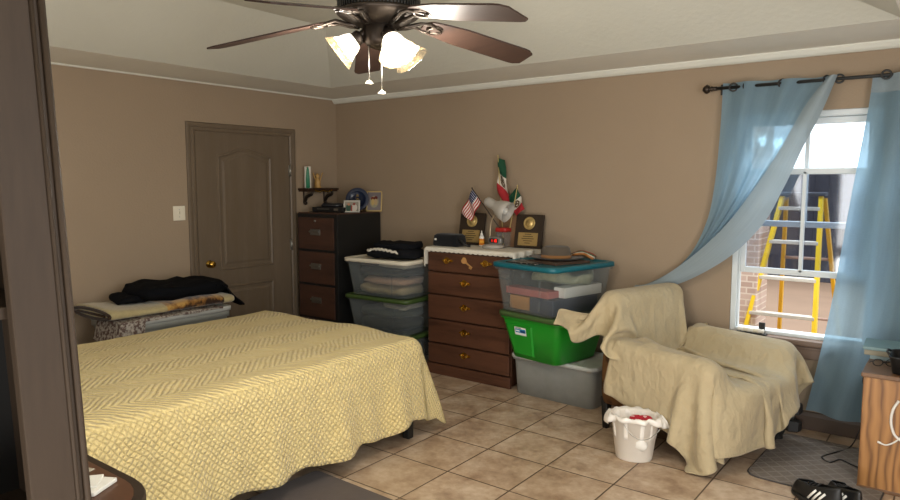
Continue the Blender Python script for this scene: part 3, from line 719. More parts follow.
# ================================================================= WALL SHELF, SWITCH
SZ = 1.545
t = thing('wall_shelf', 'small dark wooden wall shelf on scrolled brackets beside the door', 'shelf', (0, -.315, SZ))
b = MB(); b.box((.075, 0, 0), (.148, .40, .02), bev=.005); b.box((.07, 0, -.016), (.135, .385, .014), bev=.004); b.build('board', wood('shelf_walnut', '#3a2517', '#20140c', 'y', 6), t)
def scroll(y):
    b = MB(); pts = [(.13, y, -.025), (.12, y, -.05), (.085, y, -.06), (.05, y, -.075), (.03, y, -.1), (.02, y, -.125), (.032, y, -.14), (.045, y, -.13)]
    b.tube([interp(pts, k/24) for k in range(25)], [.012+.006*math.sin(k/24*PI) for k in range(25)], 8); b.tube([(.006, y, -.02), (.006, y, -.13)], .007, 8)
    return b.build('bracket', M['bronze'], t)
scroll(-.13); scroll(.13)
b = MB()
for k in range(9): b.lathe([(0, -.004), (.010, 0), (0, .004)], (.15, -.10+k*.025, -.02+.006*math.cos(k*1.6)), 8, mat=Matrix.Rotation(PI/2, 3, 'Y'))
b.build('carved_garland', M['brass'], t)
t = thing('devotional_candle', 'tall white glass candle with green robed figure on wall shelf', 'candle', (.08, -.455, SZ+.0105))
def candle_art(tt, sx, cc):
    cc = tt.mix(disc(tt, sx, .88, .72, .055, .10), cc, lin('#b08a64')); cc = tt.mix(disc(tt, sx, .89, .36, .10, .33), cc, lin('#2f7052'))
    return tt.mix(disc(tt, sx, .88, .80, .05, .05), cc, lin('#4a3220'))
b = MB(); b.lathe([(.03, 0), (.033, .004), (.033, .2), (.031, .206)], seg=36, cap0=False, cap1=False); b.lathe([(.03, 0), (.0, .0)], seg=36, cap0=False); b.build('glass', uvbands('printed_candle_glass', [(0, '#d5d0c2'), (1, '#dedacd')], 1, .25, False, candle_art), t)
b = MB(); b.lathe([(.03, .0), (.03, .185), (0, .187)], seg=24); b.build('wax', M['ivory'], t)
t = thing('figurine', 'small golden brown figurine with raised wings on wall shelf', 'figurine', (.085, -.335, SZ+.0105), .6)
gm = plain('aged_gold_resin', '#a8844a', .5, .2, var=.3, vs=40)
b = MB(); b.lathe([(.03, 0), (.034, .01), (.026, .02), (.03, .05), (.024, .085), (.012, .098), (.019, .112), (.02, .125), (.01, .14), (0, .143)], seg=18, sy=.8, wob=lambda a, r, z: 1+.08*math.cos(5*a+z*40)); b.build('body', gm, t)
for s_ in (-1, 1):
    b = MB(); b.loft([[(s_*(.018+.03*k/6+.006*math.cos(q)), .012+.004*math.sin(q), .06+.09*(k/6)**.8+.018*(1-k/6)*math.sin(q)) for q in [2*PI*j/8 for j in range(8)]] for k in range(7)]); b.build('wing', gm, t)
t = thing('light_switch', 'white light switch plate on the wall left of the door', 'light switch', (0, -1.762, 1.358))
b = MB(); b.box((.003, 0, 0), (.007, .105, .118), bev=.003); b.build('plate', M['ivory'], t)
b = MB(); b.box((.011, 0, .004), (.016, .010, .02), RY(.4), .002); b.build('toggle', M['ivory'], t)
for z in (-.03, .03):
    b = MB(); b.lathe([(.004, 0), (.004, .002), (0, .002)], (.0065, 0, z), 10, mat=Matrix.Rotation(PI/2, 3, 'Y')); b.build('screw', M['steel'], t)

# ================================================================= STORAGE BINS
def bin_(name, label, loc, rz, w, d, h, bm, lm, lidlabel=None, taper=.86, group=None, lip=.02, ribs=True, lidh=.03, cat='storage bin'):
    t = thing(name, label, cat, loc, rz, group)
    b = MB(); wb, db = w*taper, d*(1-(1-taper)*w/d); th = .006
    L = [rrl(wb, db, .05, 0), rrl(w-.03, d-.03, .05, h*.9), rrl(w-.03, d-.03, .05, h*.9+.001), rrl(w, d, .055, h*.9+.004), rrl(w, d, .055, h)]
    L += [rrl(w-2*th-.03, d-2*th-.03, .048, h), rrl(w-2*th-.03, d-2*th-.03, .048, h*.9), rrl(wb-2*th, db-2*th, .045, th)]
    b.loft(L); b.build('tub', bm, t)
    if ribs:
        for sx in (-1, 1):
            b = MB(); x = sx*w*.27; k0 = .06; k1 = .86
            y0 = -(db/2+(d-.03-db)/2*k0); y1 = -(db/2+(d-.03-db)/2*k1)
            b.tube([(x*taper, y0-.001, h*.9*k0), (x, y1-.001, h*.9*k1)], .006, 6); b.build('rib', bm, t)
    if lm is not None:
        b = MB(); b.loft([rrl(w+lip, d+lip, .06, h-.012), rrl(w+lip, d+lip, .06, h+lidh*.55), rrl(w-.01, d-.01, .05, h+lidh*.7), rrl(w-.05, d-.05, .05, h+lidh*.7), rrl(w-.07, d-.07, .05, h+lidh*.3)])
        o = b.build('lid', lm, t)
        if lidlabel: o['label'] = lidlabel
    return t
# left stack of three between the filing cabinet and the dresser
LC = (1.10, -.385)
g1 = 'clear storage bins stacked left of the dresser'
bin_('storage_bin', 'clear bin with green lid on the floor under the left stack', (*LC, 0), .03, .70, .50, .285, M['clear'], M['dgreen'], 'olive green lid', group=g1)
bin_('storage_bin', 'clear bin with olive green lid in middle of the left stack', (*LC, .309), .04, .71, .50, .295, M['clear'], M['dgreen'], 'olive green lid', group=g1)
bin_('storage_bin', 'clear bin with white lid on top of the left stack', (LC[0]+.02, LC[1]-.03, .63), .04, .70, .50, .305, M['clear'], M['ivory'], 'white lid', group=g1)
fab = lambda n, c, c2=None: fabric(n, c, c2, 500)
def garment(label, w, d, h, x, y, z, c, seed, rz=0, cat='clothes', group='folded clothes inside the clear bins', name='folded_garment', wr=.014):
    o = soft(w, d, h, seed, fab('cloth_'+name, c), name, wr); o.location = (x, y, z); o.rotation_euler = (0, 0, rz); return tag(o, label, cat, group)
gx, gy = LC[0]+.02, LC[1]-.03
garment('beige folded cloth at the bottom of the white lidded left bin', .54, .38, .085, gx, gy, .638, '#a89878', 1)
garment('pinkish tan cloth at the front of the white lidded left bin', .50, .36, .07, gx+.03, gy-.01, .725, '#a98c78', 2)
garment('dark grey cloth filling the middle of the white lidded left bin', .54, .38, .075, gx, gy, .797, '#3a3b3e', 3)
garment('white rolled cloth near the lid of the white lidded left bin', .34, .30, .05, gx+.12, gy, .874, '#b8b0a0', 4)
garment('mauve grey cloth near the lid of the white lidded left bin', .19, .34, .05, gx-.17, gy, .874, '#5a5254', 5)
garment('dark cloth at the bottom of the middle left bin', .55, .38, .12, *LC, .317, '#2f3230', 6)
garment('grey green cloth in the middle left bin below the lid', .55, .38, .075, *LC, .438, '#4a4f4a', 7)
garment('pale cream cloth peeking through the middle left bin', .30, .3, .05, LC[0]+.13, LC[1], .515, '#a8a290', 8)
garment('dark grey cloth inside the bottom left bin', .55, .38, .2, *LC, .008, '#34373a', 9)
o = soft(.50, .34, .085, 11, M['denim'], 'folded_jeans', .02); o.location = (1.19, -.42, .956); o.rotation_euler = (0, 0, .08); tag(o, 'black folded jeans heaped on the white lidded left bin', 'clothes')
o = soft(.42, .30, .055, 12, M['denim'], 'folded_shirt', .016); o.location = (1.19, -.40, 1.035); tag(o, 'black folded shirt topmost on the left bin stack', 'clothes')
b = MB(); b.tube([interp([(0, -.15, .01), (.1, -.165, .03), (.2, -.17, .032), (.3, -.16, .02), (.40, -.12, .0)], k/30) + Vector((0, 0, .006*math.sin(k*1.9))) for k in range(31)], .011, 6)
o = b.build('lace_trim', M['lace'], None, (.985, -.43, 1.005)); tag(o, 'strip of white lace cloth across the black clothes on left bins', 'lace')

# right stack of three beside the dresser
g2 = 'storage totes stacked right of the dresser'
b0 = bin_('storage_bin', 'cloudy grey plastic bin on the floor under the green tote', (2.785, -.30, 0), -.05, .72, .46, .295, M['frost'], M['clearlid'], 'cloudy white lid', taper=.92, lidh=.02, ribs=False, lip=.012)
t = bin_('storage_tote', 'bright green tote with dull green lid between two clear bins', (2.725, -.385, .312), -.19, .58, .62, .325, M['green'], M['dgreen2'], 'dull green lid', taper=.74, lidh=.035, ribs=False)
b = MB()   # recessed grip panel on the front
yf = lambda z: -(.62*(1-.26*.58/.62)/2 + (.59-.62*(1-.26*.58/.62))/2*(z/.2925))
b.loft([[(-.21*.8, yf(.03)-.001, .03), (.02*.8, yf(.03)-.001, .03), (.03, yf(.26)-.001, .26), (-.22, yf(.26)-.001, .26)], [(-.2*.8, yf(.03)-.014, .035), (.01*.8, yf(.03)-.014, .035), (.02, yf(.26)-.012, .255), (-.21, yf(.26)-.012, .255)]], smooth=False); b.build('front_panel', M['green'], t)
b = MB()
def stick(u, v):
    z = .185+.06*v; return Vector((-.13+.11*u, yf(z)-.017, z))
def st_art(tt, sx, cc):
    cc = tt.mix(rect(tt, sx, .05, .95, .3, .78), cc, lin('#2d7fb0')); cc = tt.mix(rect(tt, sx, .1, .42, .45, .62), cc, lin('#e8e6e0')); cc = tt.mix(rect(tt, sx, .5, .9, .36, .6), cc, lin('#1d3f6a'))
    return tt.mix(rect(tt, sx, .08, .6, .84, .92), cc, lin('#333333'))
b.grid(stick, 4, 4, smooth=False, uvf=lambda u, v: (u, v)); o = b.build('sticker', uvbands('blue_white_sticker', [(0, '#d9d9d4'), (1, '#e2e0da')], 1, .4, False, st_art), t); o['label'] = 'blue and white product sticker'
bt = bin_('storage_bin', 'large clear bin with teal lid on top of the right stack', (2.715, -.39, .668), -.22, .60, .70, .335, M['clear'], M['teal'], 'teal lid', taper=.84, lidh=.034)
b = MB(); b.box((-.16, -.352, .29), (.12, .012, .014), bev=.004); b.build('latch', M['clear'], bt)
b = MB(); b.box((.02, -.354, .285), (.014, .014, .03), bev=.003); b.build('latch_tab', M['clear'], bt)
def inbin(dx, dy): c, s_ = math.cos(-.22), math.sin(-.22); return (2.715+dx*c-dy*s_, -.39+dx*s_+dy*c)
def stuffbox(label, w, d, h, dx, dy, z, mats, rz=0, name='carton'):
    b = MB(); b.box((0, 0, h/2), (w, d, h), bev=.004); x, y = inbin(dx, dy); o = b.build(name, mats, None, (x, y, z)); o.rotation_euler = (0, 0, -.22+rz); return tag(o, label, 'box', 'boxes inside the teal lidded bin')
stuffbox('orange and yellow printed carton low in the teal lidded bin', .22, .08, .10, -.11, -.20, .676, uvbands('orange_carton', [(0, '#b5824c'), (.55, '#6b6252'), (.75, '#c9a63a')], 0))
stuffbox('dark navy box at the right front of the teal lidded bin', .22, .50, .11, .12, -.02, .676, plain('navy_card', '#31384a', .7))
stuffbox('red and white flat box across the teal lidded bin', .42, .12, .05, -.03, -.20, .789, uvbands('red_white_card', [(0, '#a8605a'), (.5, '#8f4640'), (.8, '#c9bdb4')], 1))
stuffbox('long white box lying deep in the teal lidded bin', .10, .42, .075, .185, .06, .789, M['white'])
o = soft(.46, .30, .09, 21, plain('crinkled_yellow_wrap', '#9a9a7a', .4, var=.4, vs=20), 'plastic_wrap', .02); o.location = (*inbin(.02, .08), .866); o.rotation_euler = (0, 0, -.22); tag(o, 'crumpled yellowish plastic wrap under the teal lid', 'wrap')
# on the teal lid
LT = .668+.335+.012
hx, hy = 2.70, -.33
t = thing('felt_hat', 'grey brown felt hat with tan band on the teal lid', 'hat', (hx, hy, LT+.020), .3)
hm = fabric('grey_brown_felt', '#5f564b', '#4a4239', 900)
b = MB(); b.lathe([(0, .002), (.10, .002), (.145, .006), (.185, .018), (.187, .021), (.14, .011), (.102, .010), (.098, .05), (.094, .085), (.08, .098), (.03, .088), (0, .086)], seg=40, sx=1.1, sy=.92); b.build('felt_body', hm, t)
b = MB(); b.lathe([(.1035, .011), (.1015, .034)], seg=40, sx=1.1, sy=.92, cap0=False, cap1=False); b.build('band', fabric('tan_ribbon', '#9a7048', '#80592f'), t, solid=.002)
def flat(name, label, cat, w, d, h, loc, rz, mats, group=None):
    b = MB(); b.box((0, 0, h/2), (w, d, h), bev=min(.003, h/3)); o = b.build(name, mats, None, loc); o.rotation_euler = (0, 0, rz); return tag(o, label, cat, group)
def cover(tt, sx, cc):
    cc = tt.mix(rect(tt, sx, .1, .6, .2, .5), cc, lin('#b5b0a8')); return tt.mix(tt.math('GREATER_THAN', tt.noise(tt.coord(), 40, 2), .56), cc, lin('#8d8a84'))
flat('magazine', 'dark magazine lying at left front of the teal lid', 'magazine', .27, .2, .008, (2.56, -.50, LT), -.1, uvbands('dark_cover', [(0, '#26211f'), (1, '#3a302b')], 0, .4, False, cover), 'papers on the teal lid')
flat('magazine', 'brown covered magazine under the felt hat on teal lid', 'magazine', .30, .34, .018, (2.74, -.36, LT), -.35, plain('brown_cover', '#4d3a2e', .5), 'papers on the teal lid')
t = thing('necklace_bundle', 'small bundle of coloured beads beside the felt hat', 'beads', (2.80, -.13, LT), .2)
for i, c in enumerate(('#a86a2e', '#c9c3b2', '#3d5a3a', '#8a3a2e')):
    b = MB(); b.tube([Vector((-.09+.2*k/14, .02*i-.03+.012*math.sin(k*.9+i), .018+.035*math.sin(PI*k/14)+.004*i)) for k in range(15)], .009, 6); b.build('strand', plain('bead_strand', c, .5), t)

# ================================================================= TUB BEHIND THE BED
t = bin_('storage_tote', 'grey plastic tote with pale lid behind the bed by the door', (.37, -2.15, 0), PI/2, .84, .54, .64, M['greytub'], M['greylid'], 'pale grey lid', taper=.86, lidh=.03, ribs=False)
b = MB()
def floralf(u, v):
    x = -.05+.46*u; y = -.62+.94*v; z = .004+.004*math.sin(y*20)
    p = Vector((x, y, z))
    ed = x-.285
    if ed > 0: p.x = .292+.004*math.sin(y*25); p.z = z-ed*(.12+(.95 if y < -.30 else 0)+.06*math.sin(y*19))
    e2 = -.445-y
    if e2 > 0: p.y = -.452-.25*e2; p.z -= e2*.9
    return p
b.grid(floralf, 30, 60); o = b.build('floral_cloth', M['floral'], None, (.37, -2.15, .664), solid=.004); tag(o, 'grey floral cloth hanging out under the leopard blanket', 'cloth')
b = MB()
def blk(u, v):   # folded thick blanket with dark bound edge
    n = 24; return None
path = []
def blanket_loop(y, k):
    out = []; w0, w1, th = -.27, .27, .075+.012*math.sin(y*8)
    for j in range(28):
        a = 2*PI*j/28; ca = math.copysign(abs(math.cos(a))**.4, math.cos(a)); sa = math.copysign(abs(math.sin(a))**.7, math.sin(a))
        x = ca*.27*k+.01*math.sin(y*6); z = th/2+sa*th/2*k
        out.append((x, y, max(z, 0)+.004*noise.noise(Vector((x*14, y*14, z*14)))))
    return out
b.loft([blanket_loop(-.50+.98*i/40, (.92 if i in (0, 40) else 1)) for i in range(41)]); 
bl_ = b.build('leopard_blanket', M['blanket'], None, (.35, -2.16, .671)); tag(bl_, 'folded tan blanket with leopard patches lying on the grey tote', 'blanket')
b = MB(); b.tube([(.262*math.cos(a), -.503, .036+.030*math.sin(a)) for a in [PI*2*k/30 for k in range(31)]], .012, 6); b.tube([(-.24+.2*k/3, -.506, .036) for k in range(4)]+[(.2, -.506, .036)], .009, 6)
b.build('bound_edge', fabric('dark_brown_binding', '#3a2a1c', '#2a1d12'), bl_)
o = soft(.46, .72, .12, 31, M['navy'], 'jacket', .022, flat=.8); o.location = (.33, -2.02, .742); tag(o, 'black jacket thrown over the leopard blanket', 'jacket')
jk = o
o2 = soft(.24, .22, .06, 32, M['navy'], 'jacket_sleeve', .016, flat=.8, parent=jk); o2.location = (.0, -.36, .0)
b = MB(); b.grid(lambda u, v: Vector((-.02+.27*v, .22+.25*u+.03*math.sin(v*4), .085-.20*u**1.5+.01*math.sin(u*8+v*6))), 14, 10); b.build('jacket_tail', M['navy'], jk, solid=.012)
# ================================================================= ARMCHAIR
CHL, CHR = (3.81, -.56, 0), math.atan2(-.297, .955)
ch = thing('armchair', 'wide upholstered armchair with black legs under the cream throws', 'armchair', CHL, CHR)
def add_chair_body():
    out = []
    b = MB(); b.box((.02, 0, .275), (.86, .62, .19), bev=.03); out.append(b.build('seat_base', M['uphol'], ch))
    b = MB(); b.box((.06, 0, .375), (.90, .62, .13), bev=.055, seg=4); out.append(b.build('seat_cushion', M['uphol'], ch))
    for s_ in (-1, 1):
        b = MB(); y = s_*.365
        lp = []
        for x, k in ((-.36, 1), (.30, 1), (.375, .96), (.395, .84)):
            pr = []
            for j in range(20):
                a = 2*PI*j/20; ca, sa = math.cos(a), math.sin(a)
                zz = .375+(.207*k if sa > 0 else .195*k)*math.copysign(abs(sa)**.7, sa); pr.append((x, y+.075*k*math.copysign(abs(ca)**.6, ca), zz))
            lp.append(pr)
        b.loft(lp); out.append(b.build('arm', M['uphol'], ch))
    b = MB(); lp = []
    for i in range(9):
        f = i/8; z = .19+f*.70; xr = -.42-.06*f*f-.0*f; xf = -.24-.10*f; k = 1-.10*max(0, f-.6)/.4
        if i == 8: xr += .05; xf -= .05; k -= .05
        lp.append([(( xr+xf)/2+x, y, z) for x, y in rr(abs(xf-xr), .74*k, min(.06, abs(xf-xr)*.45), 4)])
    b.loft(lp); out.append(b.build('backrest', M['uphol'], ch))
    for s_ in (-1, 1):
        b = MB(); b.loft([rrl(.034, .034, .004, 0), rrl(.055, .055, .006, .21)]); o = b.build('leg', M['blackmetal'], ch, (-.40, s_*.345, 0)); out.append(o)
        b = MB(); b.lathe([(.020, 0), (.024, .004), (.028, .02), (.024, .035), (.03, .045), (.036, .06), (.03, .085), (.026, .1), (.034, .12), (.036, .20)], seg=18); out.append(b.build('leg', M['blackmetal'], ch, (.375, s_*.37, 0)))
    return out
add_chair_body()
CLOTH = {
  'seat': (44, 70, [
-314,-466,287,-314,-470,310,-311,-471,333,-307,-472,358,-301,-472,381,-296,-472,405,-292,-471,428,-287,-470,453,-282,-469,476,-276,-467,503,-270,-466,526,-263,-466,554,-257,-464,577,-248,-453,606,
-238,-445,627,-244,-424,624,-245,-403,618,-245,-382,613,-245,-362,608,-245,-341,605,-245,-320,604,-245,-299,605,-245,-279,617,-245,-258,473,-245,-237,460,-245,-217,463,-245,-196,465,-245,-175,467,
-245,-154,467,-245,-134,466,-245,-113,464,-245,-92,463,-245,-71,461,-245,-51,460,-245,-30,460,-245,-9,461,-245,11,463,-245,32,466,-245,53,469,-245,74,472,-245,94,473,-245,115,474,
-245,136,473,-245,157,471,-245,177,469,-245,198,466,-245,219,463,-245,239,460,-245,260,490,-245,281,615,-245,302,614,-245,322,615,-245,343,616,-245,364,618,-245,384,620,-245,405,622,
-245,426,623,-245,447,624,-245,467,625,-245,488,626,-245,509,627,-226,475,611,-207,481,594,-188,487,575,-172,490,558,-158,496,538,-148,499,517,-144,501,493,-140,502,470,-137,501,446,
-134,500,424,-302,-481,284,-298,-482,307,-292,-481,330,-287,-477,353,-281,-474,376,-276,-471,399,-271,-469,422,-266,-467,446,-261,-466,470,-255,-466,495,-249,-466,519,-243,-466,544,-237,-466,567,
-232,-459,591,-226,-448,607,-221,-429,620,-223,-408,632,-223,-388,626,-224,-365,626,-224,-346,626,-226,-324,626,-221,-310,623,-227,-263,593,-266,-264,546,-221,-237,461,-263,-139,464,-226,-183,508,
-217,-172,474,-223,-152,480,-220,-136,464,-220,-115,474,-219,-93,471,-219,-71,464,-219,-51,464,-220,-29,464,-220,-9,464,-222,10,476,-219,31,464,-219,54,464,-219,74,477,-221,95,466,
-221,116,473,-223,137,467,-225,154,483,-218,173,473,-224,191,512,-268,139,464,-224,239,462,-263,264,545,-226,271,600,-227,310,631,-227,326,626,-234,346,636,-234,368,636,-226,388,626,
-226,409,626,-229,431,619,-245,446,608,-254,467,606,-232,474,611,-214,479,610,-229,474,597,-214,479,575,-197,484,560,-180,481,545,-161,479,532,-143,482,516,-131,488,495,-125,493,472,
-120,495,449,-117,496,426,-282,-485,280,-277,-482,303,-272,-477,325,-267,-472,348,-261,-469,370,-256,-467,393,-250,-466,416,-245,-466,440,-239,-466,463,-233,-466,487,-227,-466,511,-221,-466,534,
-216,-466,557,-211,-464,579,-204,-454,599,-201,-442,622,-199,-419,631,-199,-395,626,-200,-372,626,-201,-351,626,-201,-331,626,-201,-309,623,-216,-268,629,-249,-264,550,-197,-237,462,-243,-145,464,
-217,-174,515,-199,-169,490,-199,-147,485,-196,-139,464,-194,-117,472,-195,-95,464,-194,-73,464,-195,-51,464,-196,-30,464,-196,-8,464,-196,11,478,-194,31,465,-194,55,464,-195,76,475,
-197,96,464,-198,118,469,-201,140,466,-203,147,488,-200,171,487,-219,183,516,-255,145,464,-202,239,463,-251,264,546,-219,269,629,-209,308,623,-208,333,626,-214,350,639,-216,373,643,
-219,395,642,-222,419,637,-227,439,629,-232,456,612,-243,462,591,-227,475,593,-206,482,602,-211,469,589,-213,469,565,-206,481,544,-188,487,531,-170,480,517,-154,472,503,-134,471,488,
-119,475,470,-109,481,449,-102,487,428,-264,-478,275,-260,-473,298,-253,-470,320,-247,-468,342,-241,-467,364,-235,-466,387,-229,-466,409,-223,-466,432,-217,-466,455,-210,-466,478,-205,-466,501,
-199,-466,524,-194,-466,546,-189,-466,569,-184,-465,593,-179,-450,613,-177,-427,621,-175,-404,626,-175,-382,626,-176,-360,627,-176,-339,626,-177,-318,629,-188,-276,643,-210,-264,561,-173,-237,463,
-204,-140,464,-197,-148,527,-179,-162,507,-174,-153,486,-171,-142,466,-170,-118,464,-170,-96,464,-170,-74,464,-170,-53,464,-171,-31,464,-171,-9,464,-169,11,477,-170,35,475,-169,56,464,
-170,77,471,-172,98,464,-175,120,464,-177,142,468,-180,145,491,-180,166,504,-200,157,531,-217,139,464,-181,239,464,-218,264,556,-197,273,640,-189,312,624,-191,333,635,-194,356,638,
-199,377,632,-203,399,631,-207,420,625,-210,442,623,-218,451,603,-225,462,583,-222,477,574,-199,484,579,-189,471,576,-195,466,555,-201,469,532,-196,484,514,-175,491,503,-157,486,491,
-146,473,474,-131,466,458,-114,466,442,-99,469,425,-248,-466,270,-241,-466,293,-234,-467,315,-228,-467,337,-222,-466,359,-215,-466,381,-208,-466,403,-202,-466,426,-195,-467,449,-188,-467,472,
-183,-467,494,-177,-467,516,-171,-470,538,-165,-472,561,-159,-462,583,-155,-451,604,-152,-432,619,-151,-410,626,-151,-388,626,-152,-366,626,-151,-343,626,-156,-328,642,-163,-282,652,-183,-264,565,
-149,-237,464,-179,-140,464,-177,-131,530,-158,-149,516,-151,-149,493,-147,-142,471,-146,-120,464,-146,-98,464,-146,-76,464,-146,-54,464,-146,-32,464,-145,-9,464,-146,14,466,-144,36,473,
-145,57,464,-146,78,467,-149,100,464,-151,121,464,-153,143,471,-156,145,494,-161,157,515,-182,140,535,-194,140,464,-160,239,464,-194,264,559,-176,277,646,-168,315,627,-173,338,626,
-175,360,634,-181,381,628,-184,403,631,-189,423,622,-193,443,612,-201,463,601,-206,464,579,-213,472,558,-196,485,562,-177,479,564,-179,466,547,-184,466,525,-190,471,503,-183,489,486,
-162,495,477,-142,489,467,-136,479,448,-126,470,430,-112,466,412,-229,-466,264,-222,-467,286,-215,-467,309,-208,-466,331,-202,-466,352,-195,-466,375,-188,-467,397,-180,-468,419,-173,-468,442,
-167,-467,464,-160,-467,486,-154,-469,508,-148,-470,530,-142,-466,553,-136,-464,576,-131,-455,598,-128,-439,614,-127,-418,624,-127,-396,626,-126,-374,626,-125,-351,628,-130,-338,648,-129,-289,651,
-145,-264,568,-125,-237,464,-147,-138,464,-150,-111,527,-134,-136,522,-127,-143,500,-122,-142,476,-122,-122,464,-121,-100,464,-121,-78,464,-122,-56,464,-121,-33,464,-121,-10,464,-120,14,464,
-120,36,469,-121,58,464,-123,79,464,-125,101,464,-127,122,464,-129,142,475,-133,145,498,-139,145,522,-157,120,532,-162,139,464,-139,239,464,-162,264,563,-149,281,647,-152,324,641,
-152,342,626,-156,365,626,-161,386,626,-166,408,626,-171,431,624,-176,451,613,-182,468,595,-188,465,572,-196,466,550,-193,486,541,-170,491,546,-160,472,538,-166,466,516,-173,466,494,
-178,476,472,-167,494,459,-145,501,455,-125,493,447,-114,483,430,-111,482,407,-209,-467,258,-203,-467,280,-196,-466,303,-189,-466,325,-182,-466,346,-175,-468,369,-167,-469,391,-160,-469,413,
-152,-468,435,-145,-467,458,-139,-467,479,-132,-467,501,-125,-466,524,-117,-466,547,-111,-465,570,-107,-458,593,-105,-444,610,-104,-424,622,-103,-402,626,-102,-379,626,-101,-357,633,-104,-343,652,
-103,-295,649,-119,-264,567,-100,-237,464,-121,-138,464,-127,-98,523,-111,-124,523,-103,-135,504,-98,-140,481,-97,-124,464,-97,-102,464,-97,-80,464,-97,-57,464,-96,-34,469,-95,-11,464,
-95,13,464,-96,36,465,-97,58,464,-100,79,464,-102,101,464,-104,123,464,-106,141,479,-111,139,502,-118,133,523,-137,108,529,-140,140,464,-117,239,464,-139,264,563,-128,288,646,
-131,329,643,-132,347,628,-136,369,626,-141,390,626,-147,412,626,-152,433,618,-158,451,603,-163,470,589,-170,469,566,-177,466,545,-184,478,527,-168,493,528,-148,482,528,-149,467,509,
-156,466,486,-163,468,463,-163,484,445,-148,500,438,-126,507,435,-104,498,429,-94,486,411,-190,-467,252,-183,-467,274,-177,-466,296,-170,-466,318,-163,-469,340,-155,-472,362,-147,-470,384,
-139,-468,406,-131,-467,428,-124,-466,450,-116,-466,472,-109,-466,494,-101,-466,517,-94,-466,540,-88,-466,563,-84,-461,586,-81,-450,605,-80,-431,619,-79,-410,625,-77,-387,626,-76,-367,638,
-75,-348,651,-74,-302,640,-86,-264,564,-76,-237,463,-92,-139,464,-98,-86,513,-85,-111,523,-78,-126,505,-73,-136,485,-72,-127,464,-72,-104,464,-72,-81,464,-71,-58,464,-70,-34,464,
-70,-11,464,-70,12,464,-71,34,464,-73,56,464,-76,78,464,-78,101,464,-80,124,464,-82,139,482,-87,132,505,-95,121,524,-112,95,522,-113,139,464,-96,239,463,-111,264,564,
-104,294,643,-109,335,643,-112,353,629,-117,374,626,-122,396,626,-128,418,624,-133,438,615,-139,455,599,-144,469,581,-152,469,559,-159,466,538,-168,469,518,-167,490,507,-143,496,510,
-132,476,499,-138,466,478,-146,466,454,-149,476,434,-148,495,419,-127,506,417,-105,512,416,-83,501,409,-170,-467,247,-164,-466,269,-157,-466,290,-150,-467,312,-143,-472,334,-134,-472,356,
-126,-468,378,-117,-466,400,-109,-466,422,-102,-466,444,-93,-468,466,-85,-471,488,-77,-470,511,-70,-468,535,-64,-466,557,-61,-463,580,-59,-453,600,-57,-437,616,-54,-416,625,-52,-392,626,
-51,-374,641,-49,-352,648,-50,-308,635,-61,-264,562,-52,-237,462,-67,-138,464,-74,-79,505,-61,-100,519,-54,-117,505,-49,-130,487,-47,-128,465,-47,-105,464,-46,-82,464,-45,-59,464,
-44,-35,464,-44,-12,464,-45,11,464,-47,33,464,-50,55,464,-52,78,464,-54,101,464,-55,125,464,-58,135,485,-65,125,506,-73,112,523,-91,86,518,-91,137,464,-75,239,462,
-90,264,564,-83,299,643,-89,339,642,-93,357,629,-98,378,626,-103,400,626,-108,422,623,-113,443,611,-119,457,594,-126,466,573,-134,468,553,-142,467,532,-151,466,512,-158,479,494,
-144,499,491,-122,488,487,-122,471,469,-129,466,447,-132,477,428,-138,485,407,-129,505,399,-106,513,398,-83,512,395,-150,-467,242,-144,-466,264,-137,-467,285,-130,-470,306,-122,-472,328,
-113,-468,350,-104,-466,372,-96,-466,393,-87,-466,415,-79,-467,437,-70,-472,459,-61,-472,482,-53,-468,504,-46,-466,527,-41,-466,550,-37,-465,572,-35,-458,594,-33,-443,611,-30,-422,623,
-27,-399,626,-25,-381,641,-23,-358,641,-23,-314,630,-32,-264,562,-28,-237,461,-40,-137,464,-47,-72,494,-36,-89,515,-30,-108,504,-25,-124,489,-22,-128,467,-21,-105,464,-20,-82,464,
-19,-59,464,-18,-35,464,-19,-13,464,-20,10,464,-23,32,464,-25,54,464,-27,77,464,-29,101,464,-30,125,464,-34,130,488,-41,117,506,-50,102,521,-65,76,511,-66,134,464,
-54,239,461,-65,264,565,-61,303,641,-68,344,642,-73,361,628,-78,383,626,-84,405,626,-89,428,621,-95,447,607,-101,460,589,-108,466,568,-116,467,547,-124,467,527,-132,467,506,
-141,471,485,-143,491,470,-119,501,470,-115,482,455,-112,466,439,-112,483,421,-121,482,399,-127,498,382,-107,512,379,-85,517,377,-131,-467,238,-125,-467,259,-118,-467,280,-110,-469,301,
-101,-469,323,-92,-467,345,-83,-466,366,-74,-466,388,-65,-467,409,-56,-470,431,-46,-470,453,-37,-467,476,-29,-466,499,-22,-466,522,-17,-466,544,-14,-466,566,-11,-460,588,-8,-447,607,
-4,-427,621,-1,-404,626,1,-385,639,1,-363,635,1,-318,629,-7,-264,563,-4,-237,460,-16,-136,464,-23,-67,487,-12,-81,510,-6,-101,502,-1,-119,491,3,-127,471,4,-105,464,
6,-82,464,7,-59,464,7,-36,464,5,-13,464,4,9,464,2,31,464,0,53,464,-2,76,464,-4,100,464,-5,124,466,-10,124,490,-19,110,506,-27,94,519,-44,69,506,
-43,133,464,-32,239,460,-43,264,565,-40,307,640,-47,348,642,-52,364,627,-58,387,626,-64,410,626,-69,432,618,-76,450,604,-83,462,585,-90,466,563,-98,467,543,-107,467,522,
-115,467,501,-123,470,479,-129,481,459,-124,505,453,-125,487,438,-122,467,424,-100,471,412,-103,488,394,-114,489,372,-108,510,361,-86,519,359,-112,-467,232,-106,-467,253,-98,-467,275,
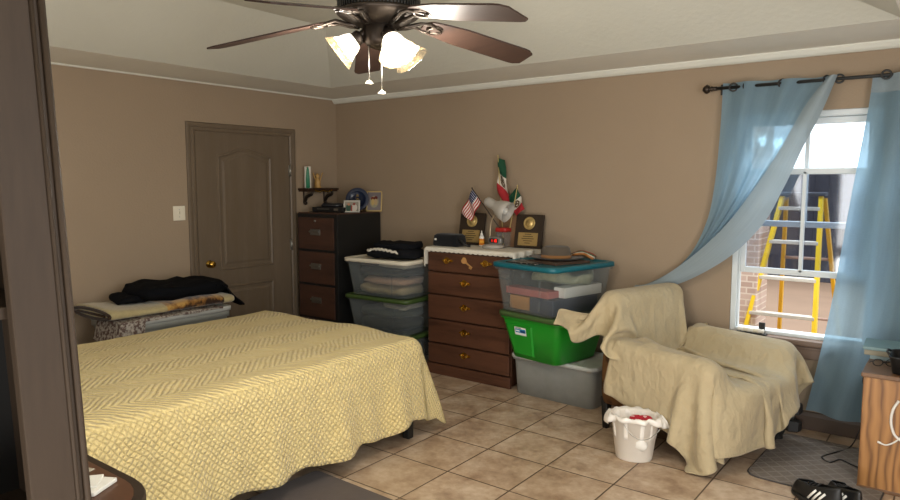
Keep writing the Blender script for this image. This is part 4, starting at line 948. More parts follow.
-90,-467,296,-81,-467,318,-71,-467,340,-62,-467,361,-52,-467,382,-43,-467,404,-33,-467,426,-23,-466,448,-13,-466,471,-5,-466,493,2,-466,515,7,-466,537,11,-466,559,14,-463,582,
18,-451,603,22,-433,618,25,-411,626,28,-390,636,28,-369,630,28,-323,630,20,-264,566,20,-237,460,11,-134,464,5,-62,478,12,-71,505,18,-93,501,24,-113,493,28,-127,475,
29,-106,464,31,-83,464,32,-59,464,31,-37,464,30,-15,464,28,7,464,26,30,464,24,52,464,23,76,464,21,99,464,20,122,469,13,118,491,5,103,506,-4,85,517,
-17,64,497,-18,134,464,-11,239,460,-19,264,564,-18,311,636,-26,352,641,-31,369,626,-38,392,626,-44,415,625,-50,437,616,-56,453,600,-64,463,581,-72,466,560,-80,467,539,
-88,467,518,-96,467,496,-104,468,473,-109,479,453,-106,502,445,-116,496,425,-120,481,408,-108,466,395,-88,477,384,-98,486,365,-101,500,347,-87,517,342,-94,-467,226,-87,-467,247,
-79,-467,269,-70,-467,291,-61,-467,313,-51,-467,335,-41,-467,356,-31,-467,378,-21,-467,399,-10,-466,421,1,-466,443,10,-466,466,18,-466,488,25,-466,510,31,-466,532,36,-466,555,
40,-464,578,44,-454,599,48,-437,616,51,-415,625,53,-394,631,52,-372,627,53,-327,631,45,-264,568,44,-237,461,36,-133,464,30,-60,472,36,-64,501,42,-86,500,48,-107,495,
53,-125,480,55,-107,464,56,-84,464,56,-60,464,55,-38,464,53,-16,464,52,6,464,50,29,464,49,52,464,47,76,464,46,99,464,43,120,473,36,112,493,28,96,505,
19,78,514,5,62,489,5,135,464,10,239,460,3,264,563,3,315,631,-5,355,640,-10,373,626,-17,396,626,-23,419,624,-30,440,613,-37,456,597,-45,464,577,-53,466,556,
-62,469,535,-70,466,514,-77,466,491,-85,466,468,-91,476,448,-91,497,438,-100,499,418,-109,491,398,-110,476,380,-90,466,371,-102,474,353,-88,490,341,-77,506,332,-74,-467,219,
-68,-467,241,-59,-467,264,-50,-467,286,-41,-467,308,-31,-467,329,-21,-467,351,-10,-467,372,1,-466,394,13,-466,417,24,-466,438,33,-466,461,42,-466,482,49,-466,505,55,-466,527,
61,-466,550,66,-465,574,71,-456,596,75,-440,613,77,-420,623,79,-398,627,79,-376,627,80,-330,629,72,-264,569,68,-237,462,63,-134,464,59,-60,467,62,-57,496,68,-79,500,
74,-101,496,79,-121,484,80,-109,464,81,-85,464,81,-62,464,79,-40,464,78,-18,464,76,5,464,75,28,464,74,52,464,72,75,464,70,98,464,67,117,475,59,108,493,
51,90,505,42,70,510,31,62,481,29,137,464,31,239,461,25,264,562,23,320,625,17,359,637,10,379,627,4,402,626,-3,425,622,-10,444,610,-17,458,594,-26,465,574,
-34,466,553,-42,471,531,-50,466,509,-58,466,486,-65,466,464,-72,474,443,-75,493,431,-84,497,411,-93,499,390,-97,490,369,-80,474,359,-92,466,340,-72,480,342,-63,496,330,
-55,-467,213,-48,-467,236,-39,-468,258,-30,-467,281,-20,-467,302,-10,-467,324,0,-467,345,12,-467,367,24,-466,389,35,-466,412,46,-466,434,56,-466,456,64,-466,477,72,-466,500,
79,-466,522,86,-466,546,91,-466,570,96,-458,593,100,-443,611,102,-423,622,103,-401,626,104,-379,626,105,-333,626,98,-264,568,92,-237,463,88,-134,464,85,-62,465,87,-51,492,
93,-72,500,99,-94,494,105,-116,487,106,-109,464,106,-86,464,105,-64,464,104,-42,464,102,-20,464,101,4,464,100,27,464,99,51,464,97,75,464,94,98,464,89,115,477,
82,104,494,73,85,504,64,64,507,53,61,476,52,137,464,53,239,462,46,264,562,44,322,626,38,362,632,31,385,631,24,407,626,17,429,620,10,447,608,1,459,590,
-7,465,570,-15,466,549,-23,471,527,-31,470,504,-39,466,482,-47,467,459,-54,474,439,-58,490,424,-67,492,404,-75,501,384,-84,501,362,-81,486,344,-87,473,325,-64,468,331,
-49,486,328,-34,-467,208,-27,-466,231,-19,-467,254,-10,-467,275,0,-467,297,11,-467,318,22,-466,340,34,-466,362,46,-466,384,58,-466,406,69,-467,428,79,-467,450,87,-466,472,
96,-466,495,104,-466,518,111,-466,543,117,-466,566,122,-460,590,125,-446,608,128,-426,621,129,-405,626,131,-381,626,132,-335,626,125,-264,567,116,-237,464,114,-136,464,112,-65,464,
113,-46,486,119,-65,498,124,-87,490,130,-109,488,132,-110,465,131,-87,464,130,-65,464,129,-43,464,128,-21,464,127,3,464,126,27,464,124,51,464,122,73,464,118,96,464,
113,113,477,105,101,495,97,81,504,88,59,503,79,60,471,75,137,464,74,239,463,67,264,565,64,325,626,57,366,626,51,389,626,44,412,625,37,433,618,29,449,605,
21,461,587,12,466,566,4,466,544,-4,467,522,-12,469,499,-20,468,477,-28,469,455,-35,474,435,-41,487,418,-51,489,397,-58,497,376,-64,504,355,-71,497,333,-75,485,313,
-61,466,312,-39,474,318,-13,-467,205,-7,-466,227,1,-467,249,11,-467,271,21,-467,292,32,-467,314,44,-467,335,56,-467,357,69,-467,379,80,-467,401,91,-467,423,101,-467,445,
111,-467,467,120,-467,490,129,-467,514,136,-466,538,142,-466,562,146,-461,586,149,-449,606,152,-430,620,154,-407,626,156,-383,626,157,-336,626,150,-264,566,140,-237,464,139,-136,464,
137,-66,464,138,-42,481,144,-59,495,149,-81,488,155,-103,487,156,-109,466,156,-87,464,155,-66,464,154,-44,464,154,-21,464,153,3,464,152,26,464,149,50,464,146,73,464,
142,95,464,137,111,479,129,97,496,121,76,504,112,54,500,102,58,468,97,136,464,95,239,464,89,264,567,86,327,627,79,369,626,72,392,626,64,415,625,56,435,617,
48,451,603,39,462,584,31,466,563,23,466,540,15,467,517,7,468,494,-2,469,473,-10,471,452,-18,476,431,-25,483,412,-33,486,391,-41,493,370,-47,500,349,-54,498,327,
-61,492,306,-56,472,296,-34,466,302,7,-468,201,13,-467,224,22,-467,246,31,-467,267,41,-467,288,53,-467,309,65,-467,331,78,-467,352,91,-467,374,103,-467,396,114,-467,417,
125,-467,440,135,-466,462,145,-466,486,154,-466,510,162,-466,534,167,-466,558,172,-463,582,175,-452,602,178,-433,618,181,-411,625,183,-386,626,185,-338,626,177,-264,566,165,-237,464,
164,-136,464,164,-65,464,164,-38,476,170,-53,493,174,-75,487,179,-97,487,181,-109,469,181,-88,464,180,-67,464,180,-44,464,179,-21,464,179,3,464,177,26,464,174,49,464,
170,71,464,166,93,464,161,109,479,153,94,496,145,72,503,137,50,497,128,58,465,121,135,464,116,239,464,111,263,570,107,329,628,100,372,626,93,395,626,85,417,624,
76,437,615,68,453,601,59,463,581,50,466,559,42,467,535,34,468,512,25,469,490,17,470,469,8,473,448,0,476,427,-8,480,406,-16,484,385,-23,490,364,-30,495,342,
-36,496,321,-43,497,299,-46,482,282,-29,466,284,27,-471,198,33,-468,220,41,-467,241,51,-467,263,61,-467,283,74,-467,305,87,-467,326,100,-467,348,113,-468,370,125,-468,391,
137,-469,413,148,-471,435,159,-472,458,170,-472,482,179,-470,506,187,-467,530,192,-466,554,196,-464,578,200,-454,599,204,-436,616,207,-413,625,209,-388,626,210,-339,626,202,-264,566,
189,-237,463,188,-136,464,189,-63,464,189,-34,472,195,-48,490,199,-70,486,203,-92,487,205,-109,473,205,-90,464,205,-68,464,205,-44,464,205,-21,464,204,3,464,201,26,464,
198,48,464,194,70,464,190,92,464,185,107,481,177,90,496,169,68,502,160,48,494,151,59,464,143,135,464,138,239,464,133,264,570,129,331,627,121,374,626,113,397,626,
105,419,624,96,439,614,87,454,599,79,464,578,70,466,555,61,467,531,52,468,509,43,469,486,34,471,465,25,473,444,17,476,423,9,479,402,1,483,380,-6,488,358,
-13,492,337,-19,494,315,-26,496,294,-32,490,273,-26,468,266,45,-464,193,52,-466,215,60,-467,236,70,-467,258,81,-467,279,94,-467,301,107,-467,322,121,-468,344,134,-468,364,
147,-468,386,159,-467,408,171,-466,431,183,-466,454,194,-466,478,204,-466,501,211,-466,526,217,-466,549,222,-465,574,226,-456,596,231,-438,615,235,-415,625,238,-389,626,239,-340,626,
230,-264,564,213,-237,462,214,-135,464,216,-61,464,217,-32,468,221,-43,488,224,-66,484,227,-88,487,229,-109,479,230,-92,464,230,-69,464,231,-45,464,230,-22,464,229,1,464,
226,24,464,222,46,464,218,68,464,213,90,464,209,105,482,202,87,496,194,65,500,185,45,491,177,61,464,167,136,464,159,239,464,156,264,569,151,333,626,143,375,626,
135,398,626,126,420,623,117,440,613,108,456,597,99,465,575,90,466,551,81,467,528,72,468,505,62,469,483,53,471,462,44,473,441,35,475,420,27,478,397,19,481,375,
11,486,353,4,489,331,-2,492,310,-8,494,288,-15,494,266,-17,475,252,64,-467,188,71,-467,210,79,-467,231,90,-467,253,101,-467,274,114,-469,296,128,-469,317,142,-468,339,
155,-467,360,168,-467,382,181,-466,403,195,-466,427,207,-466,449,218,-466,474,227,-467,497,235,-467,521,240,-466,544,246,-466,569,251,-459,592,257,-441,613,261,-417,624,264,-390,626,
264,-342,626,254,-264,561,237,-237,461,239,-135,464,242,-61,464,243,-31,466,246,-40,487,249,-63,484,252,-85,486,254,-107,483,255,-95,464,256,-71,464,256,-47,464,255,-23,464,
253,0,464,249,23,464,245,44,464,241,67,464,237,90,464,232,103,483,225,84,495,217,62,498,207,43,489,199,62,464,189,137,464,180,239,463,178,264,567,172,334,626,
163,376,626,155,399,626,147,422,623,137,442,612,128,457,594,119,465,571,110,466,547,100,467,524,90,468,502,80,470,480,71,471,459,62,472,438,53,473,415,44,476,393,
36,480,370,29,484,348,21,487,327,15,489,305,9,493,283,2,494,261,-2,481,243,83,-467,183,90,-467,204,99,-468,226,109,-473,247,121,-474,269,135,-472,290,148,-469,311,
163,-467,333,176,-466,354,190,-466,376,204,-466,397,218,-468,421,230,-470,444,240,-472,468,249,-472,491,257,-470,515,263,-467,538,271,-466,563,277,-461,587,285,-444,610,290,-421,623,
293,-392,626,294,-345,626,282,-264,558,261,-237,460,265,-135,464,270,-62,464,272,-32,464,273,-37,486,275,-59,483,277,-82,481,281,-104,486,281,-97,464,282,-73,464,282,-49,464,
281,-25,464,278,-3,464,274,20,464,270,42,464,265,65,464,261,89,464,257,102,484,249,82,494,241,60,497,231,41,488,223,61,464,212,136,464,202,239,462,200,264,565,
193,336,626,185,377,626,176,401,626,167,424,622,158,445,610,149,459,590,139,466,566,130,466,543,119,467,520,110,468,499,99,470,477,90,471,456,80,473,434,71,476,411,
63,477,388,54,480,366,47,483,344,39,486,322,32,487,300,26,490,278,21,494,256,15,484,235,103,-468,178,109,-470,200,118,-473,221,129,-474,242,141,-472,264,155,-467,285,
169,-466,306,183,-466,327,198,-468,348,212,-472,370,224,-478,393,235,-485,417,249,-485,440,261,-482,463,271,-477,484,279,-472,508,286,-469,530,294,-466,556,302,-463,581,310,-448,607,
315,-425,622,318,-395,626,319,-348,626,306,-264,556,285,-237,460,291,-135,464,295,-63,464,297,-34,464,298,-36,486,300,-57,483,301,-78,475,307,-98,487,308,-98,464,308,-73,464,
308,-50,464,305,-27,464,302,-4,464,298,18,464,294,41,464,290,64,464,286,89,464,281,101,484,273,79,493,264,57,495,254,38,487,245,59,464,234,135,464,223,239,461,
221,264,564,213,337,626,205,378,626,196,402,626,187,426,621,178,447,607,168,461,587,158,466,562,148,466,539,137,467,516,128,469,495,117,470,473,108,471,452,98,471,429,
89,473,406,80,476,383,72,479,361,64,481,340,57,484,318,50,485,296,44,488,273,38,492,251,32,485,229,122,-468,174,129,-470,195,138,-471,216,148,-468,238,161,-466,259,
175,-466,279,190,-468,300,204,-474,321,216,-481,342,225,-492,365,239,-497,388,256,-496,410,271,-489,431,282,-481,452,292,-474,473,301,-470,497,308,-468,520,318,-466,547,327,-465,571,
336,-454,599,343,-434,617,348,-402,626,350,-355,626,336,-264,556,309,-237,460,317,-134,464,322,-63,464,323,-34,465,325,-35,486,326,-57,483,327,-75,470,333,-90,487,335,-97,464,
334,-73,464,333,-51,464,330,-28,464,327,-6,464,323,16,464,319,39,464,315,63,464,311,88,464,306,99,485,298,77,492,289,55,494,279,35,487,269,56,464,257,134,464,
244,239,460,243,264,564,235,338,626,226,380,626,217,405,626,208,429,620,197,450,604,188,463,583,177,466,558,167,466,535,156,467,513,146,468,492,135,470,469,126,472,447,
116,474,424,107,475,401,98,476,378,90,478,357,82,480,335,74,482,313,68,483,291,62,486,269,56,488,246,50,485,224,141,-467,169,148,-467,191,157,-466,212,168,-466,233,
181,-468,254,195,-473,274,206,-481,295,216,-492,317,228,-501,338,245,-505,360,262,-501,380,278,-491,401,290,-480,420,301,-472,441,312,-468,462,322,-466,486,331,-466,509,341,-466,536,
350,-466,560,360,-460,588,367,-444,611,372,-411,625,374,-361,626,361,-264,556,333,-237,461,341,-134,464,347,-62,464,348,-33,464,350,-35,486,351,-56,484,352,-70,465,357,-82,485,
360,-97,467,359,-74,465,357,-51,465,354,-29,464,351,-7,464,348,16,464,344,39,464,340,63,464,336,87,464,330,96,485,321,75,491,313,53,492,303,33,485,292,57,464,
279,134,464,265,239,460,264,264,563,256,339,626,247,382,626,237,408,626,228,432,618,217,453,601,207,464,579,196,466,554,185,466,532,174,467,510,163,468,488,153,468,465,
143,469,442,133,471,418,124,473,396,115,475,373,107,477,352,99,478,330,92,480,308,85,482,286,79,484,264,73,485,241,67,486,220,160,-465,164,167,-464,186,176,-466,207,
188,-470,228,199,-478,248,208,-488,269,217,-499,290,230,-508,311,248,-510,331,267,-503,351,282,-491,369,294,-478,388,308,-470,407,321,-466,428,333,-466,448,344,-466,472,353,-468,495,
362,-469,521,372,-466,544,384,-465,569,396,-454,592,408,-426,611,418,-372,610,400,-269,554,357,-237,462,368,-133,464,373,-60,464,374,-31,464,377,-35,486,377,-58,485,379,-63,464,
383,-76,480,383,-99,478,384,-75,470,382,-53,467,379,-30,465,376,-8,464,373,15,464,369,39,464,365,63,464,361,86,464,354,94,484,346,73,489,338,52,490,328,33,481,
317,59,464,303,137,464,287,239,460,288,264,566,280,345,626,269,387,626,259,413,625,249,437,616,238,456,597,227,465,574,215,466,551,204,466,529,192,468,506,181,469,484,
170,472,460,161,473,437,150,473,413,141,473,391,132,474,369,124,475,347,116,477,325,109,479,303,102,480,281,96,482,259,90,484,237,85,487,215,178,-463,158,186,-467,180,
194,-473,202,202,-483,223,209,-494,243,218,-506,264,232,-513,284,251,-514,304,269,-505,322,283,-490,341,297,-477,359,312,-469,378,328,-466,396,342,-468,416,354,-472,437,364,-477,460,
373,-479,483,384,-474,507,393,-466,528,403,-459,551,414,-452,570,427,-431,584,435,-380,585,424,-287,548,383,-234,464,392,-131,464,398,-58,464,399,-28,464,403,-37,485,404,-60,486,
406,-65,464,404,-88,464,407,-94,486,407,-74,474,405,-53,467,403,-31,464,400,-8,464,398,16,464,394,39,464,390,63,464,384,85,464,377,94,484,369,72,487,361,51,488,
351,33,475,339,63,464,325,139,464,306,239,476,307,265,575,301,349,626,290,392,626,280,419,624,269,441,612,257,458,592,246,466,570,233,466,547,222,467,525,210,467,502,
200,466,479,188,466,455,178,467,432,168,470,409,158,471,387,149,473,365,140,474,343,132,475,321,125,477,298,119,479,276,113,480,254,107,484,232,101,489,211,194,-474,152,
200,-480,174,204,-490,196,208,-502,217,217,-512,238,233,-519,257,252,-518,276,270,-507,294,282,-490,311,296,-475,329,314,-467,346,332,-467,365,347,-471,383,360,-478,403,371,-485,423,
383,-488,446,394,-483,467,403,-472,488,409,-460,507,417,-450,526,431,-451,544,430,-435,553,440,-390,554,436,-305,532,410,-227,464,420,-126,464,425,-54,464,426,-25,464,431,-39,481,
432,-63,484,432,-75,464,428,-98,464,434,-92,484,432,-75,471,430,-54,464,428,-31,464,426,-7,464,423,16,464,419,40,464,414,63,464,408,85,464,400,95,483,393,73,485,
385,51,484,374,35,470,363,66,464,348,141,465,332,238,490,333,271,591,325,359,626,313,401,626,301,427,621,290,447,607,277,461,586,265,466,564,253,466,541,241,467,520,
229,470,496,217,472,473,206,471,449,196,470,426,185,470,403,176,470,382,166,471,360,158,472,338,149,472,316,142,473,293,135,475,271,129,476,249,123,481,227,119,491,207,
200,-493,146,201,-501,170,207,-510,191,217,-519,212,233,-524,231,252,-521,249,269,-508,266,278,-488,284,294,-473,301,314,-466,318,334,-466,335,351,-473,353,364,-483,371,377,-492,391,
391,-495,411,405,-489,432,413,-476,451,416,-461,470,420,-448,488,428,-439,507,443,-446,521,428,-438,525,449,-399,530,448,-315,511,435,-222,464,445,-124,464,451,-53,464,453,-23,464,
457,-42,476,458,-65,479,456,-83,464,453,-106,464,459,-94,480,456,-76,467,455,-54,464,454,-31,464,451,-7,464,448,16,464,444,40,464,438,62,464,432,84,464,423,97,481,
416,75,481,408,52,480,397,35,466,386,67,464,370,142,465,351,235,499,353,276,599,345,365,626,334,408,626,322,433,618,309,452,602,296,463,580,284,466,559,271,466,536,
259,466,514,247,466,490,235,467,467,224,469,443,213,469,421,203,469,398,193,469,377,184,470,355,175,472,333,167,473,311,159,474,288,152,472,265,145,472,244,139,476,222,
137,492,205,201,-514,142,208,-519,165,219,-525,185,235,-527,204,253,-523,222,267,-509,239,274,-489,256,290,-472,273,312,-466,289,333,-466,305,352,-472,322,366,-485,339,379,-498,358,
396,-503,377,412,-496,395,422,-481,414,424,-465,431,424,-449,448,429,-436,466,440,-426,484,448,-445,492,425,-443,496,455,-408,500,450,-323,486,463,-221,464,472,-124,464,477,-53,464,
481,-23,464,482,-46,464,484,-68,467,482,-90,464,480,-112,464,485,-94,472,482,-75,464,481,-52,464,480,-30,464,478,-6,464,474,17,464,469,40,464,463,61,464,456,83,464,
448,101,477,439,78,473,432,54,475,421,34,464,409,67,464,393,142,466,374,235,505,384,281,605,370,375,626,356,419,624,343,442,612,329,457,595,315,465,572,302,466,551,
289,466,528,277,466,506,264,466,482,253,466,459,241,467,436,231,468,414,220,469,392,210,468,371,200,466,350,191,466,328,183,467,305,176,468,282,169,469,260,162,468,238,
155,471,216,157,492,205,214,-529,137,224,-530,158,238,-528,177,253,-522,195,266,-508,212,272,-489,230,287,-473,246,309,-466,262,331,-466,278,352,-471,294,368,-485,310,380,-501,327,
398,-508,345,418,-503,363,430,-486,379,432,-467,395,429,-451,411,430,-435,429,436,-422,446,453,-422,462,448,-446,466,425,-447,471,457,-413,475,459,-326,463,487,-225,463,497,-127,460,
502,-55,458,506,-26,456,507,-48,455,506,-71,455,506,-93,455,504,-115,456,507,-95,459,506,-74,455,506,-51,455,505,-29,456,503,-5,457,499,18,459,494,40,461,488,61,463,
480,83,464,471,104,469,462,80,466,456,56,469,444,34,464,432,66,464,415,141,464,395,237,501,409,289,599,393,382,623,376,427,621,362,448,606,347,461,588,332,466,566,
319,470,545,306,470,522,295,467,499,282,466,475,270,466,452,258,467,429,247,468,408,237,470,387,227,471,366,217,470,344,209,467,321,200,466,299,193,466,277,186,466,255,
179,466,233,172,468,211,175,492,208,232,-534,131,243,-528,151,254,-520,169,264,-507,186,271,-490,203,284,-474,219,305,-466,235,328,-466,250,350,-471,265,367,-484,280,380,-501,296,
398,-512,313,420,-509,329,436,-492,344,439,-471,358,435,-452,373,432,-437,389,436,-422,407,448,-411,423,462,-428,434,439,-436,439,432,-456,444,460,-418,447,471,-330,441,512,-232,452,
518,-130,445,522,-58,440,524,-27,437,524,-50,436,525,-72,436,525,-94,436,524,-116,437,524,-95,437,524,-73,437,524,-50,436,524,-27,437,522,-4,439,520,18,443,516,39,448,
511,61,452,504,83,457,496,105,461,487,81,463,479,57,464,469,34,464,456,66,464,437,141,464,416,241,492,431,304,582,418,391,610,401,437,609,382,456,596,366,464,577,
350,467,556,336,475,536,320,481,514,308,480,491,297,474,467,286,471,444,275,468,422,264,467,401,253,469,380,243,472,359,233,475,337,224,475,315,216,472,292,209,470,271,
202,467,249,196,466,227,189,467,205,194,488,214,249,-527,122,256,-517,142,264,-505,160,270,-490,177,282,-475,194,302,-466,210,324,-466,224,346,-470,239,365,-482,254,380,-499,269,
397,-512,284,420,-513,300,438,-498,314,444,-476,326,441,-455,339,435,-437,353,436,-422,370,442,-408,387,461,-410,401,459,-434,408,435,-437,413,438,-460,419,465,-421,423,478,-333,418,
527,-237,431,530,-134,422,531,-60,415,531,-29,412,538,-50,415,534,-73,413,536,-95,414,532,-117,413,531,-96,412,531,-73,411,531,-50,411,531,-27,413,531,-4,416,530,17,421,
528,39,427,526,60,433,522,83,439,516,105,447,510,81,453,503,58,458,493,36,462,478,67,464,460,141,464,436,243,481,444,312,567,432,396,591,417,439,592,400,457,583,
384,465,566,367,466,546,352,468,526,339,481,505,324,488,484,310,487,461,299,482,439,290,476,417,280,471,396,270,466,374,259,466,353,249,470,331,240,474,309,231,477,287,
224,477,265,218,474,243,212,470,221,205,470,197,211,482,218,259,-515,111,264,-503,130,269,-490,148,279,-475,166,296,-465,182,319,-465,196,341,-468,211,361,-479,225,377,-495,239,
394,-511,254,417,-517,269,439,-506,283,449,-484,295,446,-460,305,440,-441,317,436,-424,331,439,-409,347,455,-401,363,469,-417,374,454,-435,380,432,-442,386,443,-461,390,469,-427,395,
482,-342,393,531,-246,403,531,-142,395,531,-64,389,531,-32,386,547,-48,390,544,-71,389,546,-94,390,543,-117,388,531,-98,386,531,-75,385,532,-51,385,531,-28,387,531,-6,391,
531,16,396,531,37,402,532,59,409,531,82,416,529,104,424,526,81,434,521,59,441,514,38,450,502,67,458,483,140,464,457,240,472,463,317,549,439,398,566,431,441,571,
419,461,568,401,468,553,385,465,534,368,466,513,352,470,493,341,483,473,328,490,452,314,492,432,301,489,411,292,483,390,286,473,368,276,466,346,265,466,324,255,468,302,
247,474,280,240,478,259,232,483,238,222,485,217,215,486,194,227,472,210,265,-501,97,269,-489,117,276,-476,135,291,-464,152,312,-460,168,335,-464,182,356,-474,196,373,-490,210,
389,-508,225,411,-519,239,435,-514,253,451,-494,265,453,-469,275,445,-447,285,439,-428,296,439,-411,310,448,-398,326,466,-401,339,469,-423,348,449,-433,354,430,-446,359,445,-462,364,
469,-435,369,485,-356,368,532,-261,377,533,-155,370,531,-73,363,531,-37,361,552,-45,365,552,-68,365,555,-91,365,551,-114,363,531,-103,360,531,-78,359,532,-54,360,532,-31,363,
533,-9,367,533,13,373,531,35,378,538,57,386,531,80,391,531,103,400,534,81,412,530,59,419,527,38,431,519,65,443,505,136,456,479,235,464,476,319,530,439,396,544,
442,440,553,436,463,556,418,475,543,403,468,524,387,465,504,370,466,483,355,472,464,343,483,444,331,491,425,317,497,405,304,497,385,293,490,363,288,480,341,282,471,318,
272,466,296,262,466,274,253,469,253,247,476,231,240,484,210,231,491,189,232,467,194,271,-488,82,275,-476,101,286,-464,119,305,-458,136,327,-459,151,349,-468,165,368,-483,179,
383,-502,193,402,-518,207,428,-521,221,451,-506,234,459,-481,244,453,-456,252,443,-436,262,439,-416,274,442,-399,288,457,-391,302,474,-403,313,467,-425,320,446,-432,327,431,-448,332,
446,-463,338,469,-444,341,489,-373,342,531,-279,347,534,-172,342,531,-85,337,531,-42,335,554,-41,339,560,-63,340,562,-86,339,558,-109,336,534,-105,333,531,-81,333,532,-58,334,
532,-35,337,535,-13,342,537,9,348,531,32,354,541,54,360,531,76,367,531,100,374,542,82,388,538,60,397,534,39,408,530,63,422,522,130,440,501,227,458,489,321,506,
439,392,520,446,439,530,452,461,538,437,481,530,418,480,512,404,469,492,388,465,473,372,467,454,357,473,435,345,482,416,334,493,397,321,501,377,307,502,356,295,496,334,
288,487,312,284,478,290,278,471,269,270,467,246,261,468,224,254,475,202,248,487,182,235,468,175,278,-476,66,285,-465,85,299,-457,103,320,-457,119,341,-464,134,361,-477,148,
377,-494,162,394,-514,176,418,-524,190,445,-518,203,462,-495,214,462,-468,222,451,-445,230,440,-425,240,439,-405,252,447,-388,265,467,-387,278,478,-406,287,466,-426,294,444,-432,301,
431,-449,307,446,-465,313,467,-453,316,489,-392,316,527,-301,320,534,-192,316,531,-100,312,533,-48,311,553,-39,314,566,-57,316,569,-80,314,565,-103,310,541,-106,307,531,-84,307,
532,-61,310,533,-39,313,537,-17,318,541,6,323,531,28,328,542,50,335,531,72,342,531,96,350,548,84,365,546,62,375,540,39,385,531,60,399,532,123,419,519,219,444,
498,316,484,439,385,499,444,438,509,461,454,519,455,480,518,435,488,503,418,481,484,404,471,465,389,467,446,373,467,427,359,472,409,346,481,389,337,492,369,324,501,348,
311,503,327,299,501,306,288,495,286,282,488,264,281,481,242,277,476,219,272,475,196,261,479,172,242,472,159,286,-464,49,297,-457,69,314,-456,86,333,-462,102,353,-472,116,
371,-487,130,387,-506,144,408,-522,157,435,-524,170,459,-509,182,469,-482,192,461,-455,199,445,-436,207,438,-414,217,439,-393,228,453,-378,240,474,-386,252,479,-408,260,464,-426,267,
443,-432,274,431,-450,281,444,-467,287,465,-461,290,488,-412,290,521,-323,291,533,-215,288,531,-118,286,533,-55,286,550,-37,288,570,-50,290,574,-74,288,570,-97,284,548,-104,281,
533,-87,282,531,-65,284,533,-43,288,540,-21,292,543,2,297,531,23,303,541,46,309,531,68,317,531,91,326,551,86,340,554,64,351,545,42,361,531,59,374,537,116,395,
530,210,422,508,311,459,439,377,475,439,438,488,463,448,497,470,473,502,453,492,492,433,491,474,419,481,456,406,471,438,390,466,419,375,466,400,359,470,380,347,479,360,
338,490,339,327,497,319,315,502,298,303,504,279,290,503,258,279,499,238,268,493,218,258,486,198,254,467,182,248,455,163,296,-455,33,311,-455,52,327,-460,69,345,-469,85,
363,-481,99,381,-497,113,400,-514,126,424,-525,139,452,-519,152,470,-497,163,470,-468,171,456,-445,178,439,-426,185,437,-403,194,440,-381,204,461,-373,215,479,-387,225,479,-410,233,
462,-426,240,441,-432,248,429,-451,255,441,-470,261,464,-467,265,486,-430,265,518,-347,266,534,-240,263,531,-137,261,531,-63,261,547,-37,263,570,-44,264,577,-67,263,574,-90,260,
554,-102,257,535,-90,258,531,-69,260,532,-46,263,542,-25,267,545,-2,272,532,19,277,538,42,284,531,64,293,531,87,302,552,87,316,559,66,328,549,44,338,533,61,351,
538,111,371,536,201,400,518,303,438,441,368,454,434,436,467,460,444,476,479,463,485,470,489,481,450,498,467,432,492,449,420,480,432,408,468,413,393,464,394,377,466,373,
362,470,353,349,478,332,339,486,312,329,494,291,318,499,271,306,502,250,295,501,229,283,497,208,273,489,189,269,471,174,264,457,156,307,-464,17,323,-460,35,339,-466,52,
356,-477,68,374,-490,82,393,-505,96,414,-520,108,441,-524,122,466,-510,134,475,-482,143,466,-455,149,448,-436,156,433,-416,163,432,-391,171,445,-371,179,469,-371,188,482,-390,197,
477,-413,206,459,-426,214,439,-433,222,427,-452,229,438,-472,235,462,-472,238,483,-445,239,515,-370,240,536,-265,238,529,-157,235,529,-73,235,543,-38,237,567,-39,238,579,-60,237,
577,-84,235,560,-99,233,538,-93,233,529,-73,236,530,-50,239,541,-29,242,546,-6,246,535,16,252,536,40,260,531,62,268,531,84,278,552,89,291,562,69,303,553,47,314,
538,64,327,540,107,347,541,193,376,528,297,413,444,361,429,431,433,443,453,452,455,480,455,463,484,482,466,468,500,457,447,503,442,431,495,424,423,478,406,411,465,386,
394,463,365,378,466,345,364,470,324,352,477,304,341,484,284,331,490,264,321,496,242,310,497,221,299,495,200,288,491,180,279,481,162,270,469,144,311,-484,13,332,-473,21,
351,-473,37,368,-484,52,387,-497,67,406,-513,80,430,-524,93,458,-519,106,476,-497,117,476,-468,124,460,-444,130,440,-427,135,428,-404,142,433,-380,148,454,-366,154,476,-374,162,
483,-396,171,474,-416,180,455,-427,189,435,-434,197,425,-454,204,437,-474,209,461,-474,212,480,-454,213,511,-388,215,538,-287,214,525,-177,211,521,-84,210,540,-40,210,565,-37,212,
580,-55,212,580,-79,211,565,-96,209,542,-96,209,527,-78,211,524,-54,214,537,-33,217,543,-9,221,538,14,228,534,37,236,531,59,245,532,82,255,551,90,268,563,71,279,
556,48,291,545,68,305,544,106,324,547,188,354,533,290,390,448,355,407,432,431,421,450,455,434,475,452,443,491,472,449,483,496,446,464,508,434,444,509,418,430,496,399,
425,478,379,412,466,358,396,464,338,380,466,318,367,469,298,354,474,278,344,480,257,335,488,235,325,492,214,314,493,192,303,492,172,292,486,152,281,477,133,318,-504,13,
339,-491,13,362,-484,22,382,-489,38,399,-506,51,421,-520,64,448,-525,78,473,-510,91,483,-482,100,473,-454,106,452,-435,110,430,-418,115,424,-392,120,438,-369,125,464,-365,130,
482,-381,137,482,-403,147,470,-420,156,450,-428,164,431,-436,172,422,-457,178,436,-476,183,460,-475,185,478,-457,187,508,-400,189,538,-304,188,522,-193,186,518,-95,184,539,-44,184,
563,-36,185,581,-52,187,583,-76,186,570,-95,185,547,-98,185,528,-83,186,521,-59,189,528,-34,193,539,-12,197,537,12,204,533,35,212,530,58,221,531,80,232,550,92,243,
562,72,256,556,50,269,553,70,284,551,105,302,555,184,332,537,286,366,452,352,383,433,429,399,447,457,413,471,453,422,493,462,431,496,488,432,482,508,423,461,516,409,
